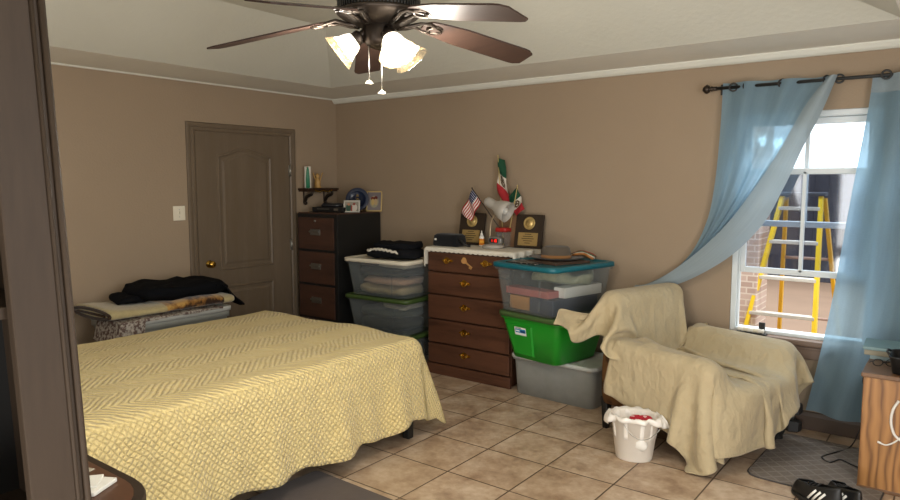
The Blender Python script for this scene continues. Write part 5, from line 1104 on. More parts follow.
441,511,390,431,495,371,425,479,351,412,470,331,397,466,311,383,465,291,370,466,271,357,469,249,347,476,228,338,483,206,329,488,184,319,490,163,307,489,143,295,482,123,
329,-523,13,349,-509,13,372,-499,13,396,-496,24,414,-513,38,438,-524,52,466,-520,66,485,-496,77,485,-466,85,466,-441,89,440,-429,92,421,-407,96,425,-379,99,448,-363,102,
474,-369,106,485,-390,114,481,-410,124,465,-425,133,444,-428,140,425,-438,148,421,-461,153,437,-478,157,461,-475,160,478,-458,162,506,-406,164,536,-313,163,522,-202,160,519,-102,158,
541,-47,158,563,-37,160,582,-51,162,586,-74,162,575,-94,161,551,-99,160,531,-85,160,521,-61,163,525,-36,167,534,-13,173,534,11,180,532,34,189,527,56,198,529,80,208,
550,92,220,557,70,233,567,50,249,565,72,266,557,105,281,565,183,312,542,285,344,455,351,361,433,429,377,446,458,392,469,455,402,492,456,413,505,478,417,497,502,412,
479,517,399,458,519,382,442,509,363,433,494,344,424,482,324,413,473,304,400,467,284,386,465,263,374,466,242,362,469,220,352,475,199,344,481,177,334,486,156,323,488,134,
311,483,113,342,-538,13,362,-525,13,385,-515,13,410,-508,14,434,-511,30,458,-524,42,483,-508,55,491,-479,65,480,-449,70,454,-432,72,426,-421,75,417,-392,77,433,-367,78,
461,-362,79,483,-378,84,487,-401,92,478,-420,102,459,-429,110,437,-428,117,420,-442,124,421,-466,129,440,-479,132,463,-475,135,480,-459,137,508,-408,139,535,-315,137,525,-203,135,
524,-104,132,544,-49,133,566,-39,135,585,-51,138,590,-73,138,579,-93,136,555,-99,134,534,-85,134,525,-61,137,526,-37,142,531,-13,148,533,10,156,531,34,165,524,56,174,
528,80,184,551,89,195,559,68,210,575,54,228,576,74,246,562,107,259,575,184,292,545,288,322,456,353,339,433,430,357,446,459,372,468,459,383,490,451,394,510,467,401,
510,494,399,496,514,388,475,522,372,457,518,354,443,507,336,434,496,317,425,484,297,415,476,277,403,470,256,390,468,234,378,469,213,368,471,191,359,475,169,349,479,148,
339,484,126,327,482,104,356,-553,13,375,-540,13,398,-531,13,423,-524,13,451,-520,19,478,-516,33,493,-491,45,489,-461,52,470,-437,55,440,-428,55,416,-408,57,419,-377,57,
446,-361,56,474,-368,58,489,-390,63,488,-413,70,474,-429,80,452,-433,87,430,-428,93,415,-447,99,422,-470,104,444,-481,108,467,-476,111,485,-461,113,515,-411,115,536,-316,113,
528,-203,110,530,-104,108,549,-50,109,569,-39,111,589,-50,114,594,-72,114,583,-93,111,559,-98,108,539,-83,108,532,-60,112,530,-36,117,531,-12,124,532,10,132,532,34,141,
521,55,150,529,79,160,553,85,172,567,68,188,584,58,207,587,77,227,567,109,238,584,188,272,548,292,300,457,356,318,432,431,336,444,460,352,467,462,364,487,448,374,
511,457,383,520,483,384,510,507,376,492,521,363,473,523,347,456,518,329,444,509,311,436,498,291,426,489,271,416,481,249,405,477,228,394,475,206,384,474,184,375,475,162,
366,477,140,355,478,117,343,478,95,
]),
  'back': (44, 42, [
-64,-466,526,-65,-466,548,-67,-466,570,-70,-459,591,-71,-446,609,-72,-427,621,-75,-405,626,-79,-383,626,-80,-362,626,-80,-340,626,-82,-318,625,-87,-295,617,-91,-279,603,-94,-268,584,
-96,-258,566,-101,-247,546,-106,-235,528,-110,-222,510,-115,-209,494,-121,-192,479,-127,-174,468,-129,-153,464,-130,-132,464,-132,-110,464,-136,-87,464,-140,-66,464,-141,-46,464,-141,-25,464,
-143,-3,464,-144,17,464,-144,38,464,-144,59,464,-145,80,464,-147,101,464,-146,122,464,-145,135,480,-144,154,492,-143,177,485,-154,180,464,-171,166,464,-188,154,464,-207,143,464,
-226,132,464,-88,-467,524,-90,-470,546,-92,-466,567,-95,-460,589,-96,-448,607,-98,-430,620,-100,-408,626,-102,-386,626,-104,-365,626,-105,-343,626,-108,-321,626,-112,-298,619,-115,-281,606,
-118,-269,588,-121,-260,569,-126,-249,550,-131,-237,532,-135,-224,515,-140,-211,499,-146,-194,485,-151,-175,474,-154,-156,466,-156,-135,464,-158,-112,464,-161,-90,464,-164,-69,464,-165,-48,464,
-166,-26,464,-168,-5,464,-169,17,464,-169,38,464,-169,59,464,-170,80,464,-171,102,464,-170,122,464,-168,141,471,-170,156,487,-169,178,492,-169,195,477,-184,188,464,-202,176,464,
-221,165,464,-239,153,464,-114,-468,522,-116,-466,543,-118,-466,565,-120,-461,586,-121,-450,604,-123,-433,618,-125,-411,625,-127,-390,626,-128,-369,626,-130,-347,626,-133,-324,626,-136,-302,620,
-139,-284,609,-142,-271,591,-146,-263,572,-151,-252,553,-155,-239,536,-160,-224,522,-164,-208,508,-170,-193,493,-174,-176,481,-179,-158,471,-182,-138,464,-184,-114,464,-186,-92,465,-188,-71,464,
-190,-50,464,-191,-28,464,-193,-6,464,-193,16,464,-194,37,464,-195,59,464,-195,81,464,-195,102,464,-195,122,464,-193,143,465,-193,162,476,-194,180,489,-191,202,488,-197,209,467,
-216,198,464,-234,186,464,-252,175,464,-139,-466,520,-141,-466,541,-144,-466,563,-145,-462,584,-147,-452,602,-149,-435,617,-150,-415,625,-151,-394,627,-152,-373,632,-155,-350,632,-158,-328,626,
-160,-306,622,-162,-288,612,-166,-273,595,-170,-265,575,-176,-255,555,-180,-243,538,-184,-229,523,-189,-213,509,-194,-195,498,-198,-177,489,-202,-158,480,-207,-137,474,-209,-115,473,-210,-93,473,
-213,-73,469,-216,-52,465,-217,-30,464,-218,-8,465,-219,14,465,-219,36,464,-220,58,464,-219,80,466,-219,101,466,-220,122,464,-219,144,465,-218,165,472,-217,184,482,-216,203,491,
-214,223,481,-229,220,464,-248,208,464,-263,196,474,-165,-466,517,-167,-466,539,-168,-466,561,-170,-463,581,-172,-453,600,-174,-437,615,-175,-418,624,-176,-397,626,-178,-376,626,-180,-354,626,
-183,-331,626,-185,-310,623,-187,-291,614,-191,-276,599,-195,-266,579,-200,-258,559,-204,-248,541,-208,-236,523,-213,-217,511,-217,-197,504,-220,-177,500,-224,-157,494,-226,-136,491,-227,-114,491,
-229,-93,489,-233,-73,484,-237,-52,480,-239,-30,480,-239,-8,479,-241,13,477,-243,35,475,-242,57,476,-241,79,478,-242,100,476,-244,121,473,-244,144,473,-242,165,477,-241,186,481,
-239,205,486,-236,227,491,-242,240,471,-257,225,480,-259,211,495,-189,-471,515,-191,-469,537,-193,-467,558,-195,-464,579,-197,-455,598,-199,-440,614,-200,-421,623,-201,-400,626,-203,-379,626,
-206,-357,626,-208,-335,626,-209,-315,625,-211,-295,617,-215,-279,603,-220,-268,584,-225,-262,563,-229,-254,544,-233,-237,529,-234,-216,523,-237,-196,518,-242,-177,512,-244,-155,510,-242,-133,512,
-241,-112,511,-243,-92,509,-248,-72,505,-250,-51,503,-251,-29,502,-253,-7,501,-256,13,498,-257,35,498,-255,57,499,-255,78,498,-261,98,493,-263,120,491,-261,143,493,-260,165,495,
-262,185,493,-264,206,490,-264,227,489,-259,250,490,-241,238,499,-240,221,510,-213,-483,514,-215,-475,535,-217,-470,555,-219,-465,576,-221,-456,596,-223,-442,612,-224,-423,622,-226,-403,626,
-228,-381,626,-231,-359,626,-232,-338,626,-234,-318,625,-236,-297,623,-240,-279,609,-244,-270,589,-249,-264,568,-253,-249,554,-248,-228,549,-237,-209,547,-244,-190,541,-258,-176,533,-259,-153,531,
-253,-132,534,-251,-111,533,-254,-91,530,-257,-70,528,-259,-49,527,-260,-27,526,-261,-6,525,-264,15,523,-264,36,522,-264,58,522,-267,78,520,-272,98,517,-273,121,516,-269,143,518,
-269,165,517,-274,185,515,-275,206,513,-275,229,512,-266,249,513,-244,252,518,-231,237,528,-235,-495,517,-240,-480,533,-242,-470,551,-244,-465,572,-246,-458,593,-247,-444,610,-249,-426,621,
-250,-406,627,-253,-384,626,-255,-362,626,-256,-342,626,-258,-322,626,-260,-302,620,-264,-285,609,-270,-272,593,-271,-255,582,-261,-237,577,-242,-225,574,-242,-203,571,-258,-192,562,-271,-175,556,
-269,-152,556,-261,-132,558,-259,-111,557,-265,-91,553,-268,-70,551,-267,-47,551,-267,-26,550,-268,-5,549,-269,16,548,-270,38,547,-270,59,546,-273,79,544,-272,100,543,-277,122,543,
-274,144,543,-274,165,542,-277,185,540,-277,207,539,-277,229,538,-271,250,538,-252,261,540,-231,255,547,-253,-511,529,-261,-493,539,-267,-477,551,-269,-466,569,-270,-459,591,-271,-446,608,
-273,-429,620,-275,-408,626,-278,-385,626,-279,-365,626,-280,-345,626,-283,-326,626,-286,-305,621,-285,-283,619,-281,-263,614,-269,-248,608,-250,-240,600,-242,-219,598,-253,-202,594,-271,-194,585,
-279,-173,581,-273,-151,582,-266,-131,582,-266,-110,580,-274,-91,577,-276,-69,575,-273,-46,575,-272,-25,574,-274,-4,573,-274,17,572,-274,39,572,-275,60,570,-277,80,569,-275,102,569,
-278,124,568,-277,145,568,-277,166,566,-280,186,565,-280,208,565,-280,230,564,-275,251,563,-258,264,565,-236,265,570,-264,-526,546,-271,-509,556,-282,-494,566,-291,-478,578,-296,-462,592,
-297,-448,607,-300,-430,619,-302,-409,626,-302,-388,632,-301,-367,637,-300,-347,641,-294,-327,646,-288,-305,647,-281,-283,644,-269,-268,636,-253,-257,626,-243,-238,624,-250,-218,623,-266,-208,615,
-281,-193,609,-284,-171,608,-276,-151,608,-271,-130,607,-275,-111,604,-273,-89,603,-281,-68,601,-278,-46,601,-276,-25,600,-280,-4,598,-279,18,597,-278,40,597,-279,61,595,-282,82,594,
-282,104,594,-281,126,594,-280,146,593,-280,166,591,-277,188,591,-279,209,590,-282,231,589,-279,252,588,-265,268,589,-244,273,595,-274,-537,566,-268,-521,578,-272,-502,587,-287,-491,600,
-295,-477,614,-303,-460,628,-307,-442,640,-306,-418,650,-302,-397,656,-296,-375,661,-290,-355,664,-283,-333,667,-273,-312,663,-262,-294,655,-250,-278,649,-241,-258,648,-246,-237,649,-261,-222,644,
-277,-211,637,-286,-191,635,-285,-170,634,-279,-149,633,-277,-129,632,-282,-110,629,-278,-88,629,-284,-66,627,-282,-45,626,-279,-24,625,-285,-3,623,-283,19,622,-281,40,621,-283,61,620,
-281,83,620,-284,105,619,-284,127,618,-283,147,617,-284,168,616,-284,189,616,-283,211,616,-284,232,614,-282,253,613,-271,271,614,-252,282,617,-293,-537,582,-281,-530,598,-270,-516,610,
-268,-495,617,-273,-476,626,-279,-460,638,-284,-445,653,-284,-424,661,-279,-403,665,-272,-384,664,-265,-363,663,-257,-342,664,-249,-321,667,-243,-301,669,-239,-281,672,-244,-259,674,-257,-242,671,
-273,-229,665,-286,-212,661,-288,-191,660,-286,-169,660,-283,-149,659,-282,-129,657,-287,-109,654,-286,-87,654,-286,-65,654,-285,-44,652,-284,-23,651,-287,-2,649,-286,20,648,-283,41,647,
-287,62,645,-287,84,645,-287,106,645,-286,127,644,-284,148,642,-287,169,641,-287,191,641,-286,212,641,-286,233,640,-285,254,638,-276,273,638,-260,288,640,-311,-521,589,-302,-519,608,
-291,-515,627,-276,-504,640,-265,-487,648,-259,-468,654,-259,-447,661,-261,-428,670,-258,-408,675,-251,-390,676,-245,-369,680,-242,-348,686,-242,-326,691,-242,-305,695,-245,-284,697,-255,-265,696,
-269,-248,692,-283,-233,687,-291,-212,686,-291,-190,686,-288,-169,685,-286,-148,683,-286,-128,681,-289,-107,680,-289,-85,680,-289,-63,679,-288,-43,677,-288,-22,676,-290,-1,675,-289,21,674,
-286,42,673,-289,63,672,-289,85,671,-289,107,670,-289,128,668,-284,148,667,-289,169,667,-289,192,667,-289,213,665,-289,234,664,-288,255,663,-281,275,663,-268,292,663,-313,-496,587,
-312,-495,609,-306,-494,630,-296,-491,650,-283,-485,667,-268,-473,679,-257,-455,686,-252,-434,692,-249,-415,697,-245,-394,701,-245,-373,706,-249,-351,711,-253,-330,714,-257,-310,715,-257,-289,719,
-265,-268,719,-279,-252,715,-291,-235,712,-293,-213,712,-293,-191,712,-291,-169,710,-289,-149,708,-290,-128,706,-291,-106,706,-292,-84,706,-292,-62,704,-291,-42,703,-292,-21,702,-292,1,701,
-291,22,700,-291,43,699,-290,64,698,-292,86,698,-292,108,696,-291,128,694,-285,148,693,-291,170,693,-291,193,693,-291,214,691,-291,235,689,-291,256,688,-284,277,687,-274,296,687,
-319,-472,586,-310,-470,606,-307,-468,628,-305,-467,650,-300,-467,671,-289,-463,690,-275,-452,704,-263,-437,713,-255,-418,720,-260,-397,722,-261,-376,727,-262,-354,731,-265,-334,734,-269,-314,737,
-270,-293,741,-276,-272,742,-287,-254,740,-295,-234,738,-295,-212,738,-295,-190,737,-294,-169,735,-291,-149,733,-295,-128,732,-294,-105,732,-294,-83,731,-294,-62,729,-294,-41,727,-294,-20,727,
-294,2,726,-294,23,725,-294,44,724,-294,66,724,-294,88,723,-294,109,721,-294,129,720,-287,150,720,-290,172,719,-293,194,718,-293,215,716,-293,236,715,-293,258,713,-287,279,712,
-280,299,711,-338,-457,595,-323,-447,608,-313,-443,628,-308,-442,649,-308,-442,671,-304,-441,693,-294,-438,712,-281,-433,729,-268,-421,741,-262,-400,748,-266,-378,751,-271,-356,755,-275,-337,757,
-280,-316,759,-282,-295,764,-285,-274,766,-292,-254,765,-298,-234,765,-298,-212,765,-297,-191,764,-296,-170,761,-294,-150,760,-297,-128,758,-297,-105,758,-297,-83,757,-297,-62,755,-297,-41,753,
-297,-19,752,-297,3,752,-296,24,750,-296,46,750,-296,68,749,-296,89,749,-296,110,747,-296,131,745,-296,152,745,-294,174,745,-296,196,744,-296,216,742,-296,237,740,-295,259,739,
-290,280,738,-286,301,736,-357,-444,609,-342,-432,619,-328,-422,632,-318,-418,650,-311,-416,671,-308,-416,693,-305,-416,714,-300,-417,735,-291,-416,755,-277,-403,769,-272,-381,775,-276,-359,778,
-282,-340,780,-288,-319,783,-291,-298,787,-293,-276,790,-297,-256,790,-299,-234,790,-300,-212,790,-300,-191,789,-299,-171,787,-299,-149,786,-300,-127,785,-299,-104,784,-299,-83,782,-299,-62,780,
-299,-41,779,-299,-18,778,-299,4,777,-299,25,776,-299,47,775,-299,69,775,-298,91,773,-298,111,771,-298,132,771,-298,155,771,-298,176,770,-298,197,769,-298,218,767,-298,239,766,
-297,261,765,-293,282,763,-292,303,761,-374,-426,615,-359,-415,626,-345,-406,639,-334,-399,656,-326,-395,675,-320,-394,696,-314,-393,717,-308,-393,737,-309,-397,759,-300,-395,781,-287,-383,795,
-282,-362,802,-286,-341,805,-295,-321,808,-298,-299,812,-300,-278,815,-302,-257,816,-302,-235,816,-302,-213,816,-302,-192,815,-302,-171,813,-302,-149,812,-302,-126,812,-302,-104,811,-302,-83,808,
-301,-62,806,-301,-40,805,-301,-18,804,-301,4,803,-301,26,802,-301,48,801,-301,70,800,-301,91,799,-301,112,797,-301,134,796,-301,157,797,-301,179,796,-300,199,794,-300,220,793,
-300,241,792,-299,263,790,-297,284,789,-300,304,786,-386,-403,611,-373,-394,626,-363,-388,644,-355,-384,663,-347,-382,683,-340,-380,703,-332,-376,722,-324,-372,741,-317,-371,763,-314,-372,785,
-309,-375,806,-298,-366,822,-294,-346,830,-301,-324,834,-305,-302,837,-305,-280,840,-305,-259,841,-306,-236,842,-305,-214,841,-305,-192,840,-305,-171,839,-305,-148,838,-305,-126,838,-304,-103,836,
-304,-83,834,-304,-61,833,-304,-39,832,-304,-17,831,-304,5,829,-303,27,828,-303,49,827,-303,71,826,-303,92,824,-303,113,823,-302,136,823,-303,159,823,-303,180,821,-303,201,819,
-303,222,818,-302,244,818,-302,265,816,-302,286,814,-303,307,812,-401,-382,613,-394,-381,633,-386,-380,653,-378,-380,673,-371,-379,693,-363,-378,713,-356,-374,732,-348,-369,752,-342,-366,773,
-336,-364,795,-329,-363,814,-321,-363,834,-314,-348,850,-316,-327,857,-315,-306,863,-315,-284,866,-316,-262,867,-316,-238,867,-316,-216,866,-315,-194,865,-314,-172,864,-314,-148,863,-314,-126,863,
-313,-104,861,-312,-83,859,-311,-60,858,-311,-38,858,-311,-15,857,-310,6,855,-310,28,855,-309,50,854,-309,72,852,-308,93,850,-308,114,849,-308,137,849,-308,160,849,-307,181,847,
-306,202,845,-306,223,844,-306,246,844,-306,267,842,-305,288,840,-306,309,838,-426,-383,622,-418,-381,642,-410,-378,661,-402,-376,682,-394,-377,702,-386,-378,723,-379,-378,742,-371,-378,763,
-364,-375,784,-358,-371,806,-351,-368,825,-344,-362,845,-338,-349,862,-334,-331,876,-332,-310,884,-333,-287,887,-334,-265,888,-333,-241,887,-332,-219,886,-331,-195,885,-331,-173,885,-330,-148,884,
-329,-126,883,-327,-104,882,-326,-82,880,-326,-59,880,-325,-37,879,-325,-14,879,-324,7,878,-324,30,877,-323,51,876,-322,73,875,-321,94,874,-321,116,874,-320,139,873,-320,161,872,
-318,182,871,-318,203,869,-317,225,869,-316,248,868,-315,269,866,-315,290,864,-315,312,862,-446,-404,619,-441,-397,639,-436,-390,659,-428,-385,681,-420,-383,701,-413,-379,722,-406,-374,742,
-398,-374,765,-390,-374,786,-383,-374,808,-376,-374,827,-369,-370,850,-363,-359,871,-360,-341,888,-357,-320,898,-357,-296,902,-358,-273,903,-357,-248,902,-355,-226,901,-354,-202,901,-353,-178,900,
-352,-153,900,-350,-131,899,-348,-108,898,-347,-86,897,-346,-61,897,-346,-39,896,-345,-16,896,-344,6,895,-343,29,895,-342,51,894,-341,72,893,-340,94,893,-340,117,893,-340,140,892,
-339,161,892,-337,182,890,-336,204,889,-335,226,889,-334,249,888,-332,270,886,-331,292,885,-331,314,882,-460,-433,607,-458,-424,627,-456,-415,647,-450,-409,669,-444,-403,690,-440,-394,711,
-436,-386,732,-428,-382,755,-419,-380,776,-411,-377,798,-404,-374,819,-398,-373,843,-392,-366,864,-389,-352,885,-386,-333,899,-386,-309,908,-385,-285,909,-384,-260,909,-382,-237,909,-380,-212,908,
-379,-188,908,-377,-163,908,-375,-141,908,-373,-117,907,-372,-94,907,-371,-69,907,-369,-46,906,-368,-22,906,-367,0,906,-366,24,906,-365,46,905,-364,69,905,-363,91,905,-363,115,905,
-363,138,904,-361,160,904,-359,181,903,-359,204,903,-358,227,902,-356,249,902,-354,271,901,-352,294,900,-352,317,897,-475,-465,589,-466,-459,608,-467,-449,629,-461,-442,651,-457,-433,672,
-456,-425,694,-452,-417,716,-445,-410,739,-438,-404,760,-435,-396,782,-433,-385,802,-428,-376,826,-421,-371,849,-418,-362,872,-417,-347,890,-417,-323,904,-416,-299,909,-414,-273,909,-412,-250,909,
-410,-224,909,-408,-199,909,-406,-174,909,-403,-152,909,-401,-127,909,-399,-103,909,-398,-78,909,-397,-54,909,-395,-30,909,-394,-6,909,-393,18,909,-392,41,909,-390,64,909,-390,88,909,
-390,113,909,-389,136,909,-387,158,909,-385,180,909,-385,204,909,-384,227,909,-382,250,909,-380,272,908,-378,296,908,-377,319,904,-493,-496,574,-478,-492,591,-472,-484,612,-469,-475,634,
-462,-467,655,-451,-458,674,-446,-450,697,-443,-442,721,-441,-435,744,-438,-428,767,-438,-419,790,-441,-407,814,-443,-392,834,-443,-373,853,-444,-357,871,-446,-336,891,-446,-312,902,-444,-285,905,
-441,-261,906,-439,-234,907,-436,-210,907,-433,-185,908,-431,-162,908,-429,-137,908,-428,-112,909,-426,-86,909,-424,-63,909,-422,-38,909,-421,-14,909,-419,11,909,-418,35,909,-417,59,909,
-416,84,909,-415,109,909,-413,132,909,-412,155,909,-411,179,909,-411,204,909,-409,228,909,-407,251,909,-406,274,909,-404,298,909,-402,320,905,-508,-523,568,-493,-519,586,-484,-512,608,
-477,-504,629,-465,-497,648,-455,-489,669,-453,-479,692,-454,-469,715,-455,-459,736,-458,-450,759,-462,-436,780,-464,-416,799,-464,-397,815,-463,-376,832,-464,-358,849,-470,-338,868,-472,-316,882,
-470,-289,889,-467,-264,892,-464,-237,894,-462,-213,896,-459,-188,898,-457,-165,899,-456,-139,900,-454,-114,901,-453,-89,901,-451,-65,902,-449,-41,903,-448,-16,904,-446,9,904,-445,33,905,
-444,57,905,-443,83,905,-442,108,906,-440,131,906,-439,155,907,-438,180,907,-437,205,907,-436,229,907,-434,253,908,-432,276,908,-430,301,908,-427,323,903,-518,-546,573,-504,-542,593,
-493,-536,614,-482,-529,634,-471,-522,654,-468,-512,677,-472,-497,697,-476,-482,715,-480,-467,732,-484,-450,749,-485,-430,765,-482,-409,781,-481,-390,797,-482,-372,814,-483,-352,830,-483,-331,845,
-487,-310,859,-486,-286,867,-484,-261,871,-482,-235,875,-480,-211,878,-478,-187,880,-477,-162,881,-476,-136,883,-475,-111,884,-473,-87,886,-472,-63,887,-472,-39,888,-470,-14,889,-469,10,890,
-469,34,891,-468,59,891,-467,85,892,-465,109,894,-464,132,895,-463,156,895,-463,182,895,-461,207,896,-460,231,897,-458,255,898,-457,279,899,-455,303,900,-450,326,895,-523,-561,588,
-509,-557,608,-495,-551,628,-485,-544,648,-482,-532,669,-487,-515,687,-491,-494,699,-494,-475,711,-495,-456,725,-493,-436,739,-493,-416,755,-494,-398,772,-495,-381,789,-494,-362,803,-490,-342,817,
-487,-321,830,-492,-300,842,-491,-277,850,-490,-252,855,-488,-227,860,-487,-204,864,-486,-180,867,-485,-155,868,-485,-130,869,-484,-105,871,-483,-82,873,-482,-58,874,-481,-33,875,-481,-9,877,
-480,15,878,-480,39,878,-479,64,879,-478,88,880,-477,112,882,-476,135,883,-476,159,883,-475,185,884,-474,209,885,-472,233,887,-472,257,888,-470,281,889,-468,305,890,-465,329,891,
-521,-566,600,-507,-562,620,-494,-556,639,-487,-546,660,-490,-529,678,-495,-507,689,-497,-485,698,-497,-465,709,-497,-446,723,-499,-427,739,-501,-409,757,-501,-391,772,-498,-373,786,-492,-353,798,
-487,-333,811,-489,-313,824,-492,-292,835,-492,-269,842,-491,-245,848,-490,-221,852,-489,-198,856,-489,-175,859,-488,-149,860,-488,-124,862,-487,-100,864,-486,-77,866,-486,-53,867,-485,-29,868,
-485,-5,870,-484,19,871,-484,43,871,-483,68,872,-482,92,874,-481,114,875,-481,138,876,-481,162,876,-480,187,877,-479,211,879,-478,234,880,-477,258,881,-476,283,883,-474,306,884,
-466,329,882,-521,-573,614,-507,-568,632,-497,-559,652,-495,-543,670,-499,-521,680,-501,-498,685,-502,-476,695,-503,-456,707,-505,-438,723,-508,-422,742,-508,-402,757,-504,-382,768,-497,-364,780,
-488,-346,792,-487,-325,804,-491,-305,817,-492,-284,826,-492,-261,833,-492,-237,838,-492,-214,843,-491,-192,847,-491,-168,849,-491,-143,851,-490,-119,853,-490,-95,855,-489,-72,857,-489,-48,858,
-489,-24,859,-488,0,861,-488,24,862,-487,48,863,-487,72,864,-486,95,865,-486,118,867,-486,141,868,-485,166,868,-485,190,869,-484,213,870,-483,236,872,-483,260,873,-482,284,874,
-480,308,876,-471,330,875,-520,-577,626,-508,-570,645,-502,-556,663,-504,-536,674,-507,-512,677,-508,-489,685,-510,-469,696,-512,-451,711,-514,-435,729,-515,-414,743,-510,-393,754,-501,-375,764,
-489,-358,776,-486,-337,787,-490,-317,799,-493,-297,811,-493,-276,820,-493,-253,826,-493,-230,831,-492,-208,835,-492,-185,838,-492,-161,840,-492,-137,842,-492,-113,844,-491,-91,847,-491,-68,848,
-491,-43,850,-491,-20,851,-490,4,853,-490,27,854,-490,52,855,-490,75,856,-489,98,857,-489,121,859,-489,145,859,-488,169,860,-488,193,861,-488,215,862,-487,238,864,-487,262,865,
-486,285,866,-484,309,868,-476,331,867,-520,-583,641,-512,-570,658,-511,-550,670,-514,-528,674,-516,-505,680,-517,-484,689,-518,-465,702,-521,-448,717,-522,-426,730,-517,-404,739,-506,-385,748,
-492,-371,759,-485,-351,770,-489,-329,781,-495,-310,793,-495,-289,804,-492,-268,812,-494,-245,818,-495,-223,823,-493,-201,826,-492,-178,829,-492,-154,832,-492,-130,833,-493,-108,835,-493,-86,837,
-493,-62,839,-493,-38,840,-492,-15,842,-492,8,844,-492,32,845,-492,56,846,-491,79,847,-491,101,849,-491,124,850,-491,149,851,-491,173,851,-490,195,852,-490,218,854,-490,241,855,
-490,264,856,-489,287,857,-487,310,859,-479,332,859,-521,-584,654,-518,-566,667,-520,-544,674,-523,-522,678,-524,-500,686,-525,-479,695,-527,-460,707,-527,-439,717,-521,-416,725,-510,-397,734,
-497,-382,744,-487,-364,754,-487,-342,765,-495,-322,777,-497,-302,788,-491,-282,798,-491,-260,805,-496,-238,811,-497,-216,816,-493,-194,819,-491,-171,822,-492,-147,824,-493,-124,825,-494,-102,827,
-495,-80,829,-494,-57,831,-494,-34,832,-494,-11,833,-493,12,835,-493,35,836,-494,59,837,-493,81,839,-492,104,840,-492,127,841,-493,152,842,-492,175,843,-492,197,844,-491,220,845,
-491,243,846,-491,266,848,-491,289,849,-489,311,850,-481,333,850,-523,-589,664,-524,-567,672,-527,-545,677,-529,-523,683,-531,-501,689,-532,-479,696,-532,-457,702,-527,-435,710,-517,-415,719,
-505,-398,729,-494,-381,738,-489,-360,747,-493,-340,759,-498,-319,770,-495,-299,781,-488,-279,791,-492,-256,797,-498,-235,803,-500,-213,807,-494,-191,810,-490,-168,813,-491,-144,815,-493,-121,816,
-496,-100,819,-497,-77,821,-497,-54,822,-497,-31,823,-496,-8,825,-496,14,826,-496,38,827,-496,61,828,-495,83,830,-492,105,831,-492,129,832,-494,153,833,-495,176,834,-494,198,835,
-492,221,836,-492,245,837,-492,268,838,-492,290,840,-490,313,842,-481,334,841,-525,-597,670,-528,-576,677,-531,-553,682,-533,-530,686,-536,-508,690,-537,-485,691,-530,-462,695,-523,-441,704,
-514,-422,715,-503,-404,724,-495,-383,730,-493,-362,740,-497,-341,752,-496,-320,762,-490,-302,774,-487,-280,782,-493,-258,788,-500,-236,794,-503,-214,799,-500,-191,802,-492,-169,803,-490,-145,806,
-491,-123,808,-496,-101,810,-501,-78,812,-500,-54,814,-500,-31,815,-499,-9,816,-498,14,817,-499,38,819,-499,60,820,-499,83,821,-495,105,822,-494,130,823,-496,153,824,-497,176,826,
-497,198,827,-492,221,827,-493,245,828,-493,268,830,-492,291,831,-492,314,833,-484,336,834,-527,-612,681,-531,-590,683,-535,-567,687,-537,-544,691,-540,-521,694,-541,-498,695,-528,-476,696,
-522,-454,703,-513,-433,712,-504,-413,716,-500,-390,721,-499,-368,730,-496,-346,741,-491,-327,753,-485,-308,765,-488,-284,771,-495,-263,778,-500,-241,783,-505,-219,788,-506,-195,793,-500,-171,796,
-492,-149,796,-489,-127,798,-491,-103,800,-500,-81,801,-504,-57,804,-504,-34,806,-503,-11,807,-502,12,808,-502,36,810,-503,59,811,-503,82,813,-502,105,814,-500,129,815,-500,153,816,
-501,175,817,-501,198,818,-496,222,818,-495,246,819,-495,269,821,-491,292,822,-492,316,824,-487,339,826,-527,-630,691,-533,-609,691,-537,-585,693,-539,-562,696,-543,-539,698,-546,-515,699,
-533,-493,700,-525,-470,705,-515,-448,710,-505,-426,709,-499,-402,711,-494,-378,720,-491,-357,732,-486,-336,744,-482,-315,754,-493,-295,762,-497,-271,767,-499,-249,772,-505,-226,776,-507,-202,780,
-505,-178,785,-500,-155,788,-491,-133,788,-488,-109,789,-493,-85,792,-505,-63,795,-508,-40,797,-508,-16,799,-508,8,800,-506,32,802,-507,55,803,-508,79,805,-507,103,806,-505,128,807,
-504,151,808,-505,173,809,-505,197,810,-503,222,811,-500,246,812,-498,269,812,-492,293,813,-489,317,816,-486,340,818,-529,-652,702,-530,-629,703,-538,-606,703,-542,-583,704,-545,-559,705,
-548,-535,706,-540,-511,708,-529,-488,710,-517,-467,711,-505,-445,708,-495,-420,710,-490,-395,718,-485,-372,728,-480,-349,735,-478,-325,742,-490,-305,751,-490,-282,758,-491,-259,763,-495,-235,767,
-498,-211,773,-498,-188,778,-498,-166,780,-500,-142,781,-493,-118,780,-493,-93,781,-503,-70,785,-505,-47,787,-506,-23,789,-505,2,791,-504,26,793,-505,50,794,-505,75,795,-504,100,797,
-503,125,798,-502,148,799,-504,172,799,-504,196,800,-503,222,801,-502,246,802,-500,270,803,-496,294,804,-490,318,807,-483,341,809,-533,-675,708,-531,-651,712,-535,-627,713,-542,-605,713,
-547,-581,713,-549,-556,714,-544,-530,714,-534,-507,715,-521,-486,716,-507,-464,713,-496,-439,716,-490,-413,721,-482,-389,728,-475,-366,735,-473,-341,745,-483,-320,755,-487,-297,763,-486,-273,769,
-486,-248,772,-489,-223,777,-493,-200,784,-496,-177,788,-500,-154,791,-498,-128,790,-496,-103,789,-496,-79,791,-496,-55,788,-496,-30,789,-497,-5,790,-496,19,791,-497,44,797,-496,69,796,
-495,95,797,-495,120,798,-494,144,798,-495,169,797,-496,195,797,-496,220,797,-495,245,797,-495,270,796,-493,295,796,-485,319,800,-477,342,804,-539,-696,708,-535,-672,717,-535,-648,722,
-540,-624,724,-548,-601,723,-550,-575,724,-547,-549,724,-539,-525,723,-525,-504,721,-511,-481,721,-501,-455,723,-492,-429,727,-482,-405,732,-473,-382,739,-469,-357,749,-476,-333,760,-485,-311,769,
